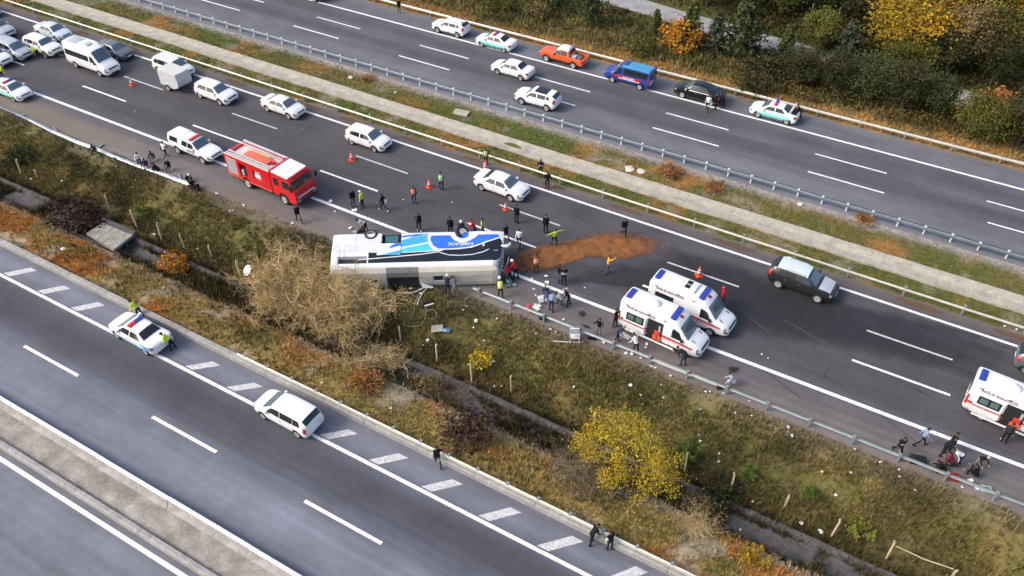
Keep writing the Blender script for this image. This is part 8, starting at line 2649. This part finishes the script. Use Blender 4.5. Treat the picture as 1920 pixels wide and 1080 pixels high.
def stain(name, label, cat, poly, m, z=0.012, core=0.62, rise=0.0, world=False):
    P_ = np.array([p_ if world else gp(*p_) for p_ in poly])
    # refine the outline
    Q = []
    for k in range(len(P_)):
        a, b_ = P_[k], P_[(k + 1) % len(P_)]
        for s_ in (0, 0.33, 0.66):
            Q.append(a * (1 - s_) + b_ * s_)
    Q = np.array(Q); c = Q.mean(0); n = len(Q)
    v, al = [], []
    for (f_, a_) in ((1.0, 0.0), (0.5 + core / 2, 0.55), (core, 1.0), (core * 0.5, 1.0)):
        for q in Q:
            pq = c + (q - c) * f_
            v.append((pq[0] - c[0], pq[1] - c[1], z + rise * a_ * float(0.5 + noise2(pq[0], pq[1], 0.8, 5)))); al.append(a_)
    v.append((0, 0, z + rise)); al.append(1.0)
    f = []
    for r_ in range(3):
        for k in range(n):
            f.append((r_ * n + k, r_ * n + (k + 1) % n, (r_ + 1) * n + (k + 1) % n, (r_ + 1) * n + k))
    f += [(3 * n + k, 3 * n + (k + 1) % n, 4 * n) for k in range(n)]
    me = from_arrays(name, v, f, True)
    ca = me.color_attributes.new('Col', 'FLOAT_COLOR', 'POINT')
    cc = np.ones((len(v), 4), np.float32); cc[:, :3] = np.array(al)[:, None]
    ca.data.foreach_set('color', cc.ravel())
    bm = bmesh.new(); bm.from_mesh(me); bmesh.ops.recalc_face_normals(bm, faces=bm.faces[:])
    if sum(fc.normal.z for fc in bm.faces) < 0:
        bmesh.ops.reverse_faces(bm, faces=bm.faces[:])
    bm.to_mesh(me); bm.free()
    me.materials.append(m)
    o = link(bpy.data.objects.new(name, me)); o.location = (c[0], c[1], 0)
    return tag(o, label, cat)
S_WET = stain_mat('wet_asphalt', (0.028, 0.027, 0.031), 0.5, 0.6, 0.9, (0.1, 1.0))
S_SAND = stain_mat('spilt_sand', (0.31, 0.125, 0.045), 0.95, 0.92, 2.0, (0.1, 1.05), 0.1, c2=(0.17, 0.08, 0.036))
S_OIL = stain_mat('oil', (0.026, 0.021, 0.018), 0.5, 0.8, 3.0, (0.15, 0.9))
S_DUST = stain_mat('dust', (0.33, 0.28, 0.21), 0.95, 0.38, 0.8, (0.1, 1.1), 0.1)
S_LEAF = stain_mat('leaf_litter', (0.17, 0.105, 0.06), 0.95, 0.7, 3.0, (0.3, 0.85), 0.1)
stain('wet_patch', 'dark wet stain spreading over the lanes right of the sand', 'stain', [(1175, 488), (1215, 476), (1240, 452), (1300, 468), (1370, 484), (1440, 512), (1560, 556), (1700, 590), (1920, 640), (1990, 690), (1900, 730), (1720, 690), (1560, 660), (1420, 640), (1330, 600), (1230, 560), (1100, 530), (1010, 520), (1060, 500), (1110, 485)], S_WET, 0.004, 0.55)
stain('sand_spill', 'orange brown sand spread over the spilt fuel on the lanes', 'sand', [(945, 488), (985, 464), (1040, 452), (1090, 442), (1120, 434), (1160, 431), (1210, 436), (1250, 446), (1256, 464), (1220, 481), (1180, 489), (1138, 486), (1100, 483), (1066, 496), (1025, 510), (985, 518), (950, 512)], S_SAND, 0.016, 0.6, 0.05)
# loose clods on the sand
g = np.random.default_rng(5)
bm = bmesh.new()
for k in range(170):
    t_ = g.random()
    px_, py_ = np.interp(t_, [0, .35, .7, 1], [965, 1050, 1140, 1235]), np.interp(t_, [0, .35, .7, 1], [495, 478, 462, 456])
    q = gp(px_ + g.normal() * 10, py_ + g.normal() * np.interp(t_, [0, .5, 1], [8, 12, 7]))
    r_ = g.uniform(0.025, 0.075)
    bmesh.ops.create_icosphere(bm, subdivisions=1, radius=r_, matrix=Matrix.Translation((q[0], q[1], 0.05)) @ Matrix.Rotation(g.uniform(0, 6), 4, 'Z') @ Matrix.Diagonal((g.uniform(.8, 1.6), g.uniform(.6, 1.2), 0.6, 1)))
me = bpy.data.meshes.new('sand_clods'); bm.to_mesh(me); bm.free()
me.materials.append(mat('clod_sand', (0.29, 0.12, 0.045), rough=0.95, vary=0.4, scale=1.5))
tag(link(bpy.data.objects.new('sand_clods', me)), 'loose clods scattered over the orange brown sand', 'sand', kind='stuff')
stain('oil_stain', 'brown black fluid stain on the shoulder right of the open ambulance', 'stain', [(1360, 690), (1372, 685), (1392, 688), (1388, 696), (1376, 702), (1366, 698)], S_OIL, 0.0155, 0.35)
stain('oil_stain', 'small dark stain on the shoulder left of the photographer', 'stain', [(1082, 585), (1095, 580), (1103, 590), (1094, 597), (1084, 593)], S_OIL, 0.0155, 0.35)
stain('oil_stain', 'dark stain at the guardrail left of the open ambulance', 'stain', [(1085, 605), (1105, 610), (1112, 618), (1096, 616)], S_OIL, 0.0155, 0.35)
stain('oil_stain', 'wet dark stain under the coach front', 'stain', [(930, 470), (985, 452), (1020, 470), (1000, 500), (975, 530), (935, 540)], S_WET, 0.006)
stain('dust_patch', 'sandy dust on the shoulder above the fallen guardrail', 'dust', [(-60, 150), (60, 190), (200, 240), (300, 285), (300, 305), (150, 262), (0, 205), (-60, 180)], S_DUST, 0.006, 0.5)
stain('dust_patch', 'sandy dust on the shoulder below the fire engine', 'dust', [(380, 350), (470, 380), (560, 420), (640, 440), (620, 450), (520, 430), (420, 400), (370, 370)], S_DUST, 0.006, 0.5)
for k in range(16):
    x0 = -92 + k * 7.2 + random.uniform(-1, 1)
    L_ = random.uniform(2.5, 5)
    stain('leaf_drift', 'brown leaf litter along the shoulder beside the median rail', 'leaf litter', [(x0, 51.75), (x0 + L_ / 2, 51.55 + random.uniform(-.15, .1)), (x0 + L_, 51.8), (x0 + L_, 52.2), (x0 + L_ / 2, 52.38), (x0, 52.2)], S_LEAF, 0.006, 0.4, world=True)['group'] = 'leaf drifts along the median rail'
bpy.data.scenes.remove(SCRATCH)
